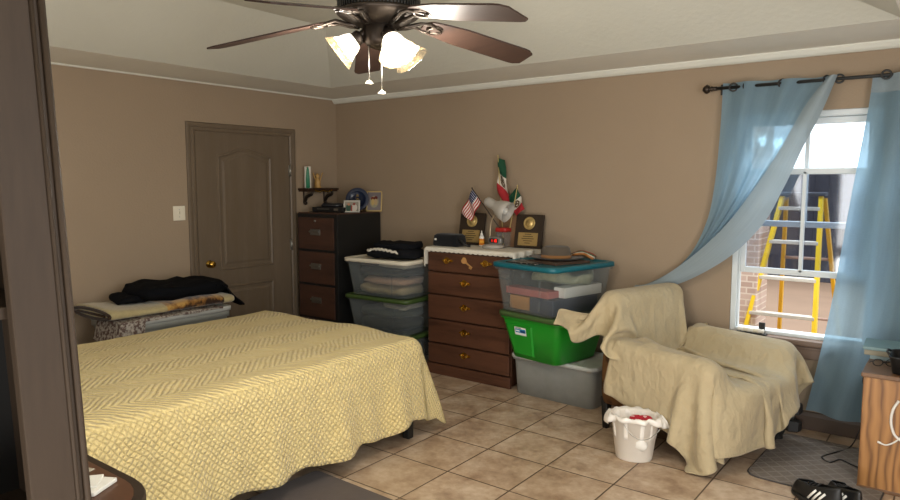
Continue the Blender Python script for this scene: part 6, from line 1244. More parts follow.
-487,-286,776,-487,-260,780,-488,-235,784,-489,-211,791,-489,-188,794,-490,-163,796,-490,-137,797,-489,-112,796,-489,-87,796,-489,-63,796,-489,-38,796,-489,-12,796,-489,12,797,-489,37,797,
-489,63,803,-489,89,804,-489,114,805,-489,139,805,-489,165,804,-489,192,803,-489,219,802,-489,244,801,-489,271,801,-489,297,799,-483,323,795,-471,345,798,-545,-698,713,-538,-676,724,
-536,-651,730,-541,-627,732,-551,-603,730,-553,-577,731,-548,-551,731,-538,-528,730,-523,-507,727,-511,-482,728,-501,-456,730,-491,-431,733,-481,-408,739,-471,-384,746,-467,-359,756,-475,-336,767,
-485,-313,777,-487,-288,784,-488,-261,788,-488,-236,792,-487,-212,784,-488,-188,785,-488,-162,787,-488,-136,788,-488,-111,787,-488,-87,788,-488,-63,787,-488,-37,788,-488,-12,788,-488,12,788,
-488,38,788,-488,63,794,-488,88,795,-489,113,796,-489,137,796,-488,164,795,-488,191,794,-488,218,793,-488,244,793,-488,272,792,-488,299,792,-481,328,792,-466,350,795,-541,-687,729,
-538,-664,741,-541,-640,747,-553,-618,745,-557,-592,745,-551,-565,745,-541,-542,743,-527,-521,739,-516,-497,738,-505,-471,738,-494,-446,740,-485,-421,743,-477,-398,749,-467,-374,758,-465,-349,768,
-480,-329,781,-487,-304,789,-488,-276,792,-488,-250,794,-488,-225,788,-488,-202,793,-488,-177,793,-488,-152,793,-488,-126,793,-488,-103,792,-488,-79,788,-488,-55,793,-488,-30,792,-488,-6,794,
-488,18,794,-488,43,794,-488,68,790,-488,92,790,-488,115,790,-488,140,790,-488,166,789,-488,192,789,-488,217,789,-488,243,789,-488,270,789,-488,297,790,-477,336,792,-455,360,795,
-542,-668,753,-545,-646,763,-555,-623,763,-558,-598,763,-551,-572,761,-539,-549,757,-526,-527,753,-515,-504,751,-504,-479,750,-492,-454,748,-483,-430,750,-477,-406,755,-470,-383,764,-462,-359,773,
-473,-341,785,-485,-317,791,-488,-286,792,-488,-261,793,-488,-236,791,-488,-214,791,-488,-190,791,-488,-166,792,-488,-141,792,-488,-118,792,-488,-94,790,-488,-71,791,-488,-47,791,-488,-24,792,
-488,0,793,-488,24,792,-488,48,792,-488,72,790,-488,95,790,-488,118,790,-488,143,790,-488,168,790,-488,193,790,-488,218,790,-488,242,790,-488,269,790,-488,293,791,-469,346,793,
-444,366,796,-548,-653,781,-555,-631,787,-554,-606,786,-546,-580,781,-535,-557,774,-522,-534,768,-511,-512,763,-500,-488,761,-488,-464,757,-477,-439,755,-470,-415,757,-466,-392,767,-461,-369,778,
-462,-353,791,-473,-341,795,-487,-308,793,-489,-278,793,-488,-254,793,-488,-231,792,-488,-209,792,-488,-186,791,-488,-162,791,-488,-138,791,-488,-115,791,-488,-92,791,-488,-69,791,-488,-45,791,
-488,-21,792,-488,2,792,-488,25,792,-488,50,791,-488,73,791,-488,96,791,-488,119,791,-488,143,791,-488,167,791,-488,191,791,-488,214,791,-488,238,791,-488,262,791,-488,286,791,
-413,374,798,-406,374,799,-553,-641,800,-552,-618,800,-544,-594,794,-532,-570,785,-520,-548,778,-509,-525,772,-497,-504,767,-484,-480,761,-473,-455,758,-465,-429,757,-459,-405,760,-456,-382,769,
-452,-362,786,-445,-340,800,-435,-317,800,-425,-294,800,-416,-271,800,-409,-248,800,-402,-225,800,-397,-202,800,-394,-179,800,-393,-155,800,-393,-132,800,-393,-109,800,-393,-86,800,-393,-63,800,
-393,-40,800,-393,-17,800,-393,6,800,-393,29,800,-393,53,800,-393,76,800,-393,99,800,-393,122,800,-393,145,800,-393,168,800,-393,191,800,-393,214,800,-393,238,800,-393,261,800,
-393,284,800,-393,307,800,-393,330,800,
]),
}
def cloth(name, label, key, parent=None):
    nu, nv, q = CLOTH[key]
    V = [(q[i]/1000, q[i+1]/1000, q[i+2]/1000) for i in range(0, len(q), 3)]     # measured drape, millimetres
    me = bpy.data.meshes.new(name); F = [(i*(nv+1)+j, (i+1)*(nv+1)+j, (i+1)*(nv+1)+j+1, i*(nv+1)+j+1) for i in range(nu) for j in range(nv)]
    me.from_pydata(V, [], F); me.materials.append(M['throw'])
    for p in me.polygons: p.use_smooth = True
    o = bpy.data.objects.new(name, me); col.objects.link(o); o.location = CHL; o.rotation_euler = (0, 0, CHR)
    md = o.modifiers.new('sub', 'SUBSURF'); md.levels = 1; md.render_levels = 1
    md = o.modifiers.new('thick', 'SOLIDIFY'); md.thickness = .004; md.offset = 1
    return tag(o, label, 'throw', 'cream throws on the armchair')
if CLOTH:
    cloth('throw_cover', 'cream canvas throw spread over the armchair seat and arms', 'seat')
    cloth('throw_cover', 'cream canvas throw hung over the armchair backrest', 'back')

# ================================================================= WASTE BUCKET
BK = (3.665, -1.135, 0)
t = thing('waste_bucket', 'white oval plastic waste bucket standing before the armchair', 'bucket', BK, .25)
b = MB(); wob = None
b.lathe([(.098, 0), (.104, .006), (.136, .245), (.143, .247), (.143, .262), (.137, .264), (.131, .25), (.10, .012), (0, .010)], seg=40, sx=1.0, sy=.78, cap1=False); b.build('pail', plain('white_bucket_plastic', '#dcd5c9', .4, var=.04, vs=5), t)
b = MB(); b.tube([(.10*math.sin(a)+.055, -.115-.012*math.cos(a)-.004, .235-.075*math.cos(a)**2 if abs(a) < PI/2 else .235) for a in [-PI/2+PI*k/14 for k in range(15)]], .0022, 6); b.build('wire_handle', M['steel'], t)
b = MB()
def bag(a, c):
    an = 2*PI*a; r = 1+.03*math.sin(an*9)+.02*math.sin(an*17+1)
    if c < .5: f = c/.5; rad = .118+.017*f; z = .13+.137*f; k = 1
    else:
        f = (c-.5)/.5; dr_ = .03+.028*max(0, math.sin(an*1.0+.4))**2*1.5+.03*max(0, math.cos(an))**6+.05*max(0, -math.cos(an))**6
        rad = .147+.008*math.sin(f*PI)+.012*f*math.sin(an*9)+(.035*f*max(0, math.cos(an))**10)+(.02*f*max(0, -math.cos(an))**10); z = .268-dr_*f; k = 1
    return Vector((rad*math.cos(an)*r, rad*math.sin(an)*.78*r, z+.004*math.sin(an*13)))
b.grid(bag, 90, 12); o = b.build('bin_liner', plain('white_bag_film', '#e2ddd4', .35, var=.04), None, BK, solid=.0015); o.rotation_euler = (0, 0, .25); tag(o, 'crumpled white bag liner folded over the rim of the bucket', 'bag liner')
o = soft(.14, .09, .04, 41, uvbands('red_wrapper', [(0, '#b3303a'), (1, '#a82834')], 1, .35, False, lambda tt, sx, cc: tt.mix(tt.math('MULTIPLY', tt.math('GREATER_THAN', tt.noise(tt.coord(), 38, 1), .56), 1), cc, lin('#d9b8b4'))), 'snack_wrapper', .006)
o.location = (BK[0]+.035, BK[1]+.01, .205); o.rotation_euler = (.5, 0, .2); tag(o, 'crumpled red wrapper inside the white waste bucket', 'wrapper')
o = soft(.19, .15, .14, 42, M['white'], 'crumpled_paper', .016); o.location = (BK[0], BK[1], .065); tag(o, 'crumpled white paper filling the waste bucket', 'paper')

# ================================================================= FLOOR MATS, DUMBBELL, SHOES
b = MB(); b.loft([[(x, y, z) for x, y in rr(.62, .80, .07, 6)] for z in (0, .010)]); 
o = b.build('floor_mat', M['mat'], None, (4.575, -.60, .001)); o.rotation_euler = (0, 0, -.04); tag(o, 'grey diamond patterned floor mat between armchair and oak cabinet', 'mat'); om = o
b = MB(); b.loft([[(x, y, z) for x, y in rr(.634, .814, .075, 6)] for z in (-.0, .006)]); b.build('edge_binding', M['matback'], om)
b = MB(); b.loft([[(x, y, z) for x, y in rr(1.06, 1.5, .03, 4)] for z in (0, .012)]); o = b.build('area_rug', M['rug'], None, (2.85, -3.16, .001)); o.rotation_euler = (0, 0, -.02); tag(o, 'dark brown grey rug lying along the side of the bed', 'rug')
t = thing('dumbbell', 'dark hex dumbbell standing on end by the baseboard behind armchair', 'dumbbell', (4.315, -.085, 0), .3)
for z0 in (0, .115):
    b = MB(); hx_ = [(.056*math.cos(PI/3*k), .056*math.sin(PI/3*k)) for k in range(6)]; b.loft([[(x*k, y*k, z0+z) for x, y in hx_] for k, z in ((.85, 0), (1, .01), (1, .06), (.85, .07))], smooth=False); b.build('hex_head', plain('dark_rubber', '#2b2a2a', .6), t)
b = MB(); b.tube([(0, 0, .06), (0, 0, .13)], .016, 12); b.build('grip', M['steel'], t)
def shoe(label, x, y, rz):
    t = thing('sneaker', label, 'shoe', (x, y, 0), rz, 'black sneakers by the mat')
    out = lambda k, z, n=28: [((.14*math.cos(a)*k), (.047+.006*math.cos(a)-.007*math.cos(2*a))*math.sin(a)*k, z) for a in [2*PI*j/n for j in range(n)]]
    b = MB(); b.loft([out(1, 0), out(1.03, .008), out(1.01, .026)]); b.build('sole', M['black'], t)
    b = MB(); lp = []
    for i in range(9):
        f = i/8; L = []
        for j in range(28):
            a = 2*PI*j/28; x_ = .136*math.cos(a); y_ = (.045+.005*math.cos(a))*math.sin(a)
            top = .055+.05*max(0, (-x_+.04)/.17)**.8
            if x_ > .04: top = .055+.02*(1-(x_-.04)/.1)
            sh = 1-.42*f**2.2
            L.append((x_*(1-.12*f*f)-.01*f, y_*sh, .026+(top-.0)*f))
        lp.append(L)
    b.loft(lp, True, False); up = b.build('upper', plain('black_leather', '#121213', .4), t, solid=.004)
    for k in range(3): 
        for s_ in (-1, 1): b = MB(); b.tube([(-.01-.025*k+.02, s_*.046, .032), (-.02-.025*k+.012, s_*.042, .06), (-.03-.025*k+.004, s_*.034, .085)], .006, 6); o = b.build('side_stripe', M['white'], t); o['label'] = 'white side stripe'
    b = MB()
    for k in range(4): b.tube([(.055-.024*k, -.028, .078+.007*k), (.048-.024*k, 0, .09+.007*k), (.055-.024*k, .028, .078+.007*k)], .003, 6)
    b.build('laces', M['white' if False else 'black'], t)
    return t
shoe('black sneaker with white stripes, left one of the pair at photo bottom', 4.62, -1.13, 2.6)
shoe('black sneaker with white stripes, right one of the pair nearer oak cabinet', 4.735, -1.075, 2.2)

# ================================================================= OAK CABINET
DX, DYc, DH = 4.76, -.80, .625
t = thing('oak_cabinet', 'low golden oak cabinet at the right edge beside the curtain', 'cabinet', (DX, DYc, 0))
b = MB(); b.box((.29, .30, DH/2), (.58, .60, DH-.024), bev=.004); b.build('carcass', M['oak'], t)
b = MB(); b.box((.29, .30, DH-.012), (.60, .62, .024), bev=.005); b.build('top', M['oaktop'], t)
b = MB(); b.box((.29, .30, .01), (.585, .605, .02), bev=.004); b.build('base_rim', M['oaktop'], t)
DT = DH+.001
g3 = 'papers on the oak cabinet'
flat('book', 'pale blue paperback lowest of the stack on the oak cabinet', 'book', .30, .22, .022, (4.90, -.36, DT), .05, plain('pale_blue_cover', '#8ba0a4', .5), g3)
flat('book', 'cream paged book in middle of stack on the oak cabinet', 'book', .32, .23, .03, (4.89, -.37, DT+.0225), -.03, plain('cream_pages', '#8f8a78', .7, vs=80), g3)
flat('book', 'grey teal covered book topmost of stack on the oak cabinet', 'book', .35, .25, .018, (4.89, -.36, DT+.053), .04, plain('grey_teal_cover', '#6f8a8c', .45), g3)
t = thing('black_tray', 'black plastic basket at the front of the oak cabinet top', 'basket', (4.98, -.66, DT))
b = MB(); b.loft([rrl(.20, .20, .03, 0), rrl(.235, .23, .04, .085), rrl(.24, .235, .04, .09), rrl(.225, .22, .035, .09), rrl(.19, .19, .03, .006)]); b.build('shell', M['black'], t)
b = MB(); b.tube([(-.115, -.06, .085), (-.13, -.03, .10), (-.13, .03, .10), (-.115, .06, .085)], .006); b.build('handle', M['black'], t)
o = soft(.13, .13, .045, 51, plain('pink_card', '#b08a98', .6), 'pink_packet', .008); o.location = (4.98, -.66, DT+.055); tag(o, 'pink and white packet lying in the black basket', 'packet')
t = thing('eyeglasses', 'folded dark eyeglasses lying on the oak cabinet beside basket', 'eyeglasses', (4.835, -.615, DT), .5)
b = MB()
for s_ in (-1, 1): b.tube([(s_*.032+.025*math.cos(a), 0, .021+.018*math.sin(a)) for a in [2*PI*k/18 for k in range(19)]], .0025, 6)
b.tube([(-.008, 0, .025), (.008, 0, .025)], .002, 6); b.build('rims', M['black'], t)
b = MB()
for s_ in (-1, 1): b.tube([(s_*.058, 0, .025), (s_*.056, .03, .02), (s_*.03-.02, .05, .006)], .0025, 6)
b.build('temples', M['black'], t)
# white cable on the front
yy = DYc-.008
b = MB(); wp = [at(u, v, 'y', yy) for u, v in ((899, 401), (893, 410), (891, 422), (894, 434), (900, 440), (903, 441))]
b.tube([interp(wp, k/40) for k in range(41)], .0065, 8); wp = [at(u, v, 'y', yy) for u, v in ((880, 443), (886, 445), (893, 443), (899, 439), (904, 434))]; b.tube([interp(wp, k/30) for k in range(31)], .004, 8)
b.tube([at(880, 443, 'y', yy)+Vector((-.012, 0, .004)), at(881, 443.2, 'y', yy)], .006, 8)
tag(b.build('white_cable', M['white'], None), 'white cable looped down the front of the oak cabinet', 'cable')
b = MB(); cp_ = [(4.86, -.30, .66), (4.77, -.22, .645), (4.735, -.19, .55), (4.73, -.18, .3), (4.70, -.2, .12), (4.66, -.23, .016), (4.60, -.38, .016), (4.55, -.5, .016), (4.60, -.56, .016), (4.64, -.48, .016), (4.70, -.52, .016), (4.745, -.56, .02)]
b.tube([interp(cp_, k/90) for k in range(91)], .0035, 6); tag(b.build('power_cable', M['black'], None), 'thin black cord trailing from oak cabinet onto the floor mat', 'cord')
b = MB(); cp_ = [(4.90, -.20, .63), (4.80, -.16, .64), (4.74, -.15, .55), (4.70, -.17, .42), (4.74, -.15, .30), (4.72, -.16, .12), (4.74, -.16, .006)]
b.tube([interp(cp_, k/60) for k in range(61)], .003, 6); tag(b.build('power_cable', M['black'], None), 'thin black cord hanging behind the oak cabinet against curtain', 'cord')

# ================================================================= CURTAINS
RY_, RZ_ = -.095, 2.232
rod = thing('curtain_rod', 'black metal curtain rod with ball finial above the window', 'curtain rod', (3.72, RY_, RZ_))
b = MB(); b.tube([(.02, 0, 0), (1.75, 0, 0)], .0105, 12); b.build('pole', M['blackmetal'], rod)
b = MB(); b.lathe([(0, -.075), (.014, -.070), (.026, -.055), (.028, -.042), (.02, -.026), (.012, -.022), (.018, -.016), (.018, -.01), (.012, -.006), (.014, 0), (.014, .02)], (.02, 0, 0), 20, mat=Matrix.Rotation(PI/2, 3, 'Y'), wob=lambda a, r, z: 1+(.08*math.cos(8*a) if z < -.03 else 0)); b.build('finial', M['bronze'], rod)
for x in (.055, 1.66):
    b = MB(); b.tube([(x, .005, 0), (x, .09, 0)], .007); b.box((x, .089, 0), (.03, .008, .07), bev=.003); b.build('bracket', M['blackmetal'], rod)
def curve2(pts, Y): return [at(u, v, 'y', Y) for u, v in pts]
def grommet(parent, x, z, y, face=0):
    b = MB(); q = Matrix.Rotation(PI/2, 3, 'X'); q = RZ(face) @ q
    prof = [(.020, -.004), (.028, -.003), (.030, 0), (.028, .003), (.020, .004), (.018, 0)]
    loops = []
    for r, zz in prof+[prof[0]]: loops.append([q @ Vector((r*math.cos(a), r*math.sin(a), zz))+Vector((x, y, z)) for a in [2*PI*k/24 for k in range(24)]])
    b.loft(loops, False, False); b.build('grommet', M['blackmetal'], parent)
# left panel: hung from the rod, its tail pulled aside and tucked behind the armchair
Yc = -.105
LL = curve2([(722, 83), (719, 130), (714, 180), (706, 220), (690, 253), (668, 274), (646, 284), (634, 285.5)], Yc)
LR = curve2([(838, 75), (822, 112), (803, 148), (783, 190), (760, 228), (722, 262), (672, 286), (634, 286.5)], Yc)
BLf = curve2([(829, 76), (806, 105), (780, 150), (757, 185), (727, 224), (690, 258), (655, 281), (634, 286)], Yc)
ct = thing('curtain', 'sheer blue grommet curtain swept to the left behind the armchair', 'curtain', (0, 0, 0), 0, 'blue curtains')
def cpanel(u, v):
    a = interp(LL, v); r = interp(BLf, v); p = a*(1-u)+r*u
    fold = math.sin(u*PI*5.0+.6)*.028*(1-.55*v)+math.sin(u*PI*11+v*5)*.007*v*3*(1-v*.6)
    p.y = Yc+.012+fold*(1-.75*v)+.02*v*v-.02*math.sin(PI*u)*v
    return p
b = MB(); b.grid(cpanel, 90, 60); b.build('panel', M['curtain'], ct)
def cband(u, v):
    l = interp(BLf, v); r = interp(LR, v); p = l*(1-u)+r*u
    p.y = Yc-.012-.03*math.sin(u*PI)*(1-.4*v)-.008*math.sin(v*40+u*3)*u*v+.012*v*v
    return p
b = MB(); b.grid(cband, 14, 60); o = b.build('folded_edge', M['lining'], ct); o['label'] = 'pale blue damask folded leading edge'
for u, v in ((733, 91), (746, 90), (782, 88), (826, 87), (839, 84)):
    p = at(u, v, 'y', Yc); grommet(ct, p.x, RZ_, Yc+.008, .9 if u in (746, 826) else .25)
# right panel
RL = curve2([(873, 74), (868, 108), (860, 150), (850, 200), (841, 250), (832, 300), (822, 345), (812, 385), (805, 411)], Yc-.005)
def rpanel(u, v):
    a = interp(RL, v); wid = .75+.10*v
    x = a.x+wid*u; z0 = a.z; zb = z0+(-.02*u if v < .9 else -.05*u*(v-.9)*10)
    gap = .0
    y = Yc+.0+.034*math.sin(u*PI*6.2+.4)*(1-.25*v)+.010*math.sin(u*17+v*7)*v
    return Vector((x, y, zb))
cr = thing('curtain', 'sheer blue grommet curtain hanging straight at right of the window', 'curtain', (0, 0, 0), 0, 'blue curtains')
b = MB(); b.grid(rpanel, 100, 60); b.build('panel', M['curtain'], cr)
b = MB(); b.grid(lambda u, v: rpanel(u, v*.075)+Vector((0, -.003, 0)), 100, 6); b.build('header_band', M['lining'], cr)
for k in range(5):
    x = 4.72+k*.16; grommet(cr, x, RZ_, Yc-.012, .2 if k % 2 == 0 else -.6)

# things on the sill
t = thing('pill_organizer', 'little dark tray with a row of white spools on the windowsill', 'tray', (4.035, -.055, .596), -.08)
b = MB(); b.box((0, 0, .006), (.19, .05, .012), bev=.003); b.box((.055, .03, .045), (.04, .014, .07), bev=.004); b.build('tray_base', M['black'], t)
for k in range(5):
    b = MB(); b.lathe([(.0, -.018), (.014, -.017), (.016, -.012), (.012, 0), (.016, .012), (.014, .017), (0, .018)], (-.07+.033*k, -.004, .026), 14, mat=Matrix.Rotation(PI/2, 3, 'Y')); b.build('spool', M['white'] if k % 2 == 0 else M['ivory'], t)

# ================================================================= OUTSIDE THE WINDOW
b = MB(); b.box((4, 5.2, -.03), (14, 10, .06)); o = b.build('patio_ground', plain('tan_patio_concrete', '#8f7560', .85, var=.15, vs=2, bs=20), None, (0, 0, 0)); struct(o)
t = thing('patio_fence', 'dark weathered board fence across the far side of the patio', 'fence', (4, 7.5, 0))
fm_ = wood('weathered_dark_boards', '#45454f', '#34343e', 'z', 3, .8)
b = MB()
for k in range(34): b.box((-3.4+k*.205, 0, .90), (.2035, .025, 1.80), bev=.006, seg=1)
b.build('boards', fm_, t)
b = MB(); b.box((0, .04, .4), (7, .04, .09)); b.box((0, .04, 1.5), (7, .04, .09)); b.build('rails', fm_, t)
# brick pillar
p0 = at(738, 230, 'y', 1.1); p1 = at(760, 230, 'y', 1.1)
t = thing('brick_pillar', 'pale brick pillar standing just outside the window', 'pillar', ((p0.x+p1.x)/2-.08, 1.2, 0))
b = MB(); b.box((0, 0, 1.2), (.36, .36, 2.4), bev=.01); b.build('shaft', brick_mat('pinkish_brick', '#cbb5a9', '#b59c90', '#d8ccc0', 5), t)
b = MB(); b.box((0, 0, .04), (.42, .42, .08), bev=.01); b.build('footing', plain('pillar_concrete', '#a89c8c', .9), t)
# yellow stepladder
t = thing('stepladder', 'yellow fibreglass stepladder standing open on the patio', 'ladder', (4.07, 1.2, 0), 0)
ym = plain('yellow_fibreglass', '#e6c21a', .5, var=.05); al = plain('pale_aluminium', '#c9c6bd', .4, .3)
Lt, Lb = Vector((-.135, .02, 1.50)), Vector((-.40, -.28, 0)); Rt, Rb = Vector((.145, .02, 1.50)), Vector((.19, -.28, 0))
rL, rR = (Vector((-.115, .06, 1.48)), Vector((-.22, .55, 0))), (Vector((.165, .06, 1.48)), Vector((.29, .55, 0)))
for a, c in ((Lt, Lb), (Rt, Rb)):
    b = MB(); d_ = a-c; q = Vector((0, 0, 1)).rotation_difference(d_.normalized()).to_matrix(); b.box((a+c)/2, (.03, .075, d_.length), q, .004); b.build('front_rail', ym, t)
for a, c in (rL, rR):
    b = MB(); d_ = a-c; q = Vector((0, 0, 1)).rotation_difference(d_.normalized()).to_matrix(); b.box((a+c)/2, (.028, .05, d_.length), q, .004); b.build('rear_rail', plain('shaded_yellow', '#d9a514', .5), t)
for z in (.26, .55, .84, 1.13, 1.40):
    f = z/1.5; a = Lb*(1-f)+Lt*f; c = Rb*(1-f)+Rt*f; b = MB(); b.box((a+c)/2, ((c-a).length, .085, .028), None, .004); b.build('step', al, t)
for z in (.45, .98):
    f = z/1.48; a = rL[1]*(1-f)+rL[0]*f; c = rR[1]*(1-f)+rR[0]*f; b = MB(); b.tube([a, c], .012); b.build('rear_brace', plain('dull_pink_brace', '#b59a90', .6), t)
b = MB(); b.box((.01, .04, 1.515), (.34, .15, .03), None, .008); b.build('top_cap', plain('dark_cap', '#3a3d46', .6), t)

# ================================================================= CEILING FAN
FC = (3.338, -2.931); ph0 = -.118
fan = thing('ceiling_fan', 'five blade walnut and bronze ceiling fan with three lit glass shades', 'ceiling fan', (*FC, 2.75))
zf = lambda z: z-2.75
b = MB(); b.lathe([(.07, zf(2.75)), (.075, zf(2.74)), (.07, zf(2.70)), (.04, zf(2.66)), (.02, zf(2.655))], seg=28); b.build('canopy', M['bronze'], fan)
b = MB(); b.tube([(0, 0, zf(2.66)), (0, 0, zf(2.44))], .016, 14); b.build('downrod', M['bronze'], fan)
b = MB(); b.lathe([(r_, zf(z_)) for r_, z_ in ((.03, 2.45), (.06, 2.43), (.12, 2.40), (.145, 2.34), (.150, 2.290), (.157, 2.285), (.157, 2.279), (.150, 2.276), (.150, 2.242), (.157, 2.239), (.157, 2.232), (.146, 2.222), (.115, 2.204), (.086, 2.192), (.07, 2.189))], seg=48); b.build('motor_housing', M['bronze'], fan)
b = MB()
for k in range(72):
    a = 2*PI*k/72; b.box((.1515*math.cos(a), .1515*math.sin(a), zf(2.259)), (.006, .006, .030), RZ(a), 0)
b.build('ribbed_band', M['blackmetal'], fan)
b = MB(); b.lathe([(.052, zf(2.195)), (.056, zf(2.188)), (.056, zf(2.135)), (.050, zf(2.122)), (.034, zf(2.112)), (.012, zf(2.105)), (0, zf(2.10))], seg=32); b.build('light_kit', M['bronze'], fan)
def blade(ang):
    q = RZ(ang)
    b = MB(); r0, r1 = .185, .665; out = []
    ns = 20
    def hw(f): return .048+.022*min(1, f*2.2)
    L0, L1 = [], []
    def P(r, y, dz):
        f = (r-r0)/(r1-r0); z = 2.212-.085*f+dz-.20*y   # sag and pitch
        return q @ Vector((r, y, zf(z)))
    outline = []
    for k in range(ns+1):
        f = k/ns; w = .04+.03*min(1, f*3)**.7
        if f > .93: w = .07-.022*((f-.93)/.07)**1.3
        if f < .06: w *= .55+.45*(f/.06)**.5
        outline.append((r0+f*(r1-r0), w))
    top = [P(r, w, .003) for r, w in outline]+[P(r, -w, .003) for r, w in outline[::-1]]
    bot = [P(r, w, -.003) for r, w in outline]+[P(r, -w, -.003) for r, w in outline[::-1]]
    b.loft([bot, top], smooth=False); bo = b.build('blade', M['blade'], fan)
    b = MB()
    for s_ in (-1, 1): b.tube([q @ Vector(p) for p in ((.08, s_*.012, zf(2.192)), (.12, s_*.02, zf(2.198)), (.16, s_*.03, zf(2.21)), (.2, s_*.034, zf(2.204-.2*s_*.034)), (.245, s_*.022, zf(2.196)), (.262, 0, zf(2.192)))], [.009, .008, .007, .007, .006, .005], 8)
    b.tube([q @ Vector((.235+.03*math.cos(a), .03*math.sin(a), zf(2.198-.2*.03*math.sin(a)))) for a in [2*PI*k/18 for k in range(19)]], .006, 6)
    b.build('blade_iron', M['bronze'], bo)
for k in range(5): blade(ph0+k*2*PI/5)
KS = .78
for ang, tilt in ((PI+.70, .92), (-.30, .62), (1.30, .80)):
    dv = Vector((math.cos(ang)*math.sin(tilt), math.sin(ang)*math.sin(tilt), -math.cos(tilt))); q = Vector((0, 0, 1)).rotation_difference(dv).to_matrix()
    base = Vector((math.cos(ang)*.075, math.sin(ang)*.075, zf(2.150)))
    b = MB(); b.tube([Vector((math.cos(ang)*.05, math.sin(ang)*.05, zf(2.175))), base+dv*.005], .013, 10); b.lathe([(.02, -.012), (.027, -.005), (.028, .022), (.024, .024)], base, 18, mat=q); b.build('lamp_arm', M['bronze'], fan)
    sc_ = lambda a, r, z: 1+(.045*abs(math.sin(a*6)) if z > .10 else .045*abs(math.sin(a*6))*max(0, (z-.05)/.05))
    b = MB(); b.lathe([(.026, .02), (.040, .03), (.050, .05), (.056, .075), (.066, .095), (.068, .098)], base, 48, mat=q*KS, wob=sc_, cap0=False, cap1=False); sh = b.build('lamp_shade', M['shade'], fan, solid=.003)
    b = MB(); b.lathe([(.068, .098), (.077, .114), (.088, .132)], base, 48, mat=q*KS, wob=sc_, cap0=False, cap1=False); b.build('etched_rim', M['rimglass'], sh, solid=.003)
    b = MB(); b.lathe([(.012, .02), (.016, .03), (.026, .055), (.028, .07), (.02, .09), (0, .097)], base, 18, mat=q*KS); b.build('bulb', emis('warm_bulb', '#ffedd0', 8), sh)
    ld = bpy.data.lights.new('fan_bulb_light', 'POINT'); ld.energy = FANW; ld.color = (1, .93, .82); ld.shadow_soft_size = .05
    lo = bpy.data.objects.new('fan_bulb_light', ld); col.objects.link(lo); lo.location = Vector((*FC, 2.75))+base+dv*.15; lo.parent = None
for x, y, z0, z1 in ((-.02, -.035, 2.16, 1.985), (.03, -.02, 2.15, 1.945)):
    b = MB(); b.tube([(x, y, zf(z0)), (x, y, zf(z1))], .0022, 6); pc = b.build('pull_chain', M['steel'], fan)
    b = MB(); b.lathe([(0, -.006), (.012, -.004), (.015, 0), (.012, .004), (.004, .009), (0, .012)], (x, y, zf(z1-.006)), 14); b.build('pull_knob', M['ivory'], pc)

# ================================================================= LEFT FOREGROUND
t = thing('bookcase', 'dark espresso bookcase at the left edge, nearest to the camera', 'bookcase', (3.82, -4.33, 0), 0)
b = MB(); b.box((-.012, -.055, 1.1), (.024, .105, 2.2), bev=.004); b.tube([(.004, -.012, 0), (.004, -.012, 2.2)], .006, 8); b.tube([(.002, -.028, 0), (.002, -.028, 2.2)], .004, 8); b.build('front_post', M['darkwood'], t)
b = MB(); b.box((-.165, -.013, 1.1), (.28, .022, 2.2), bev=.003); b.build('side_panel', M['darkwood'], t)
b = MB(); b.box((-.165, -.98, 1.1), (.30, .022, 2.2), bev=.003); b.build('side_panel', M['darkwood'], t)
b = MB(); b.box((-.30, -.5, 1.1), (.012, .96, 2.16)); b.build('back_panel', plain('black_back_panel', '#0d0c0b', .7), t)
for z in (.08, .5, .93, 1.375, 1.8, 2.19):
    b = MB(); b.box((-.16, -.5, z), (.27, .955, .022), bev=.002); b.build('shelf', M['darkwood'], t)
for o in kids(t):
    for v in o.data.vertices: v.co.y -= .036*(v.co.z-1.6)-.038
t = thing('side_table', 'brown wood table with rounded dark rim behind the bookcase', 'table', (3.05, -4.40, 0))
b = MB(); b.loft([rrl(.85, 1.0, .22, .722, 8), rrl(.86, 1.01, .225, .73, 8), rrl(.86, 1.01, .225, .742, 8), rrl(.85, 1.0, .22, .75, 8)]); b.build('rim_edge', M['darkwood'], t)
b = MB(); b.loft([rrl(.80, .95, .2, .749, 8), rrl(.80, .95, .2, .7525, 8)]); b.build('tabletop', M['tabletop'], t)
for sx in (-1, 1):
    for sy in (-1, 1):
        b = MB(); b.loft([rrl(.04, .04, .005, 0), rrl(.06, .06, .006, .722)]); b.build('leg', M['darkwood'], t, (sx*.28, sy*.36, 0))
pw = plain('white_paper', '#d5d2c8', .8, var=.02)
pa = at(90, 489, 'z', .755)
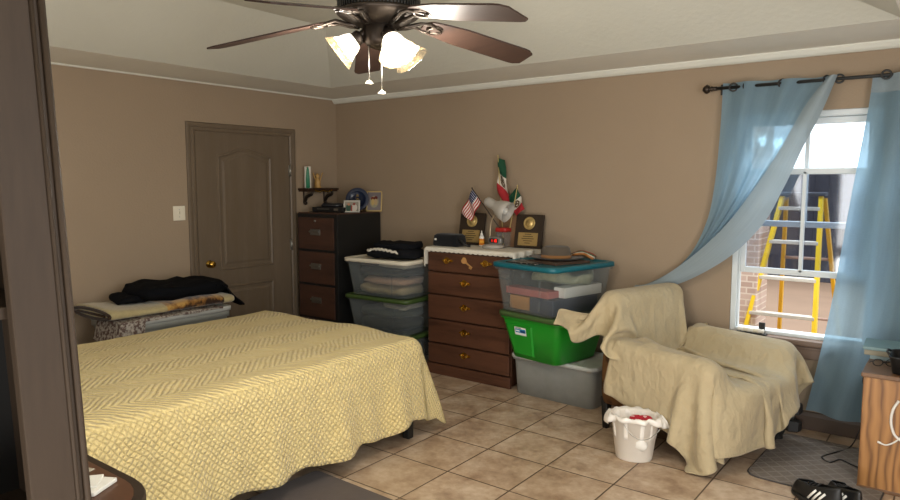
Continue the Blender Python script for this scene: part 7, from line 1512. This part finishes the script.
flat('note_paper', 'white folded paper on the brown table behind bookcase', 'paper', .12, .10, .012, (pa.x-.02, pa.y, .7535), .5, pw, 'papers on the brown table')
flat('note_paper', 'white paper slip topmost on the brown table papers', 'paper', .10, .08, .006, (pa.x-.03, pa.y-.01, .766), .9, pw, 'papers on the brown table')
pa = at(83, 472, 'z', .755)
flat('small_card', 'small pale card near the rim of the brown table', 'card', .07, .045, .003, (pa.x-.02, pa.y, .7535), .3, plain('pale_card', '#a89f8c', .7), 'papers on the brown table')

# ================================================================= LIGHT
w = bpy.data.worlds.new('sky'); sc.world = w; w.use_nodes = True; nt = w.node_tree; bg = nt.nodes['Background']
bg.inputs[0].default_value = (.93, .97, 1, 1); bg.inputs[1].default_value = 2.5
def area(name, loc, tgt, sx, sy, e, c):
    ld = bpy.data.lights.new(name, 'AREA'); ld.shape = 'RECTANGLE'; ld.size = sx; ld.size_y = sy; ld.energy = e; ld.color = c
    o = bpy.data.objects.new(name, ld); col.objects.link(o); o.location = loc; d_ = Vector(tgt)-Vector(loc); o.rotation_euler = d_.to_track_quat('-Z', 'Y').to_euler(); return o
area('right_daylight_fill', (6.1, -3.4, 1.3), (2.5, -2.4, .9), 1.8, 2.0, 115, (.96, .98, 1))  # added off-view lamp standing in for daylight from the right, no door here
area('front_wall_fill', (3.6, -6.1, 1.5), (2.6, -1.0, 1.2), 2.2, 1.6, 55, (1, .97, .92))  # invented fill lamp at the front wall, unseen, lifts the room brightness
area('floor_uplight_fill', (4.3, -5.6, .12), (2.6, -2.2, 2.6), 2.8, 1.0, 110, (1, .97, .92))  # hidden lamp added near the floor, aimed up to brighten soffit and ceiling
area('window_top_boost', (4.3, .55, 2.75), (4.15, -.7, .5), 1.1, .5, 70, (.92, .97, 1))  # extra lamp out of sight above the window, strengthens light on the seat
sun = bpy.data.lights.new('sun', 'SUN'); sun.energy = .35; sun.angle = .02; so = bpy.data.objects.new('sun', sun); col.objects.link(so)
so.rotation_euler = Vector((.25, -.75, -1.35)).to_track_quat('-Z', 'Y').to_euler()
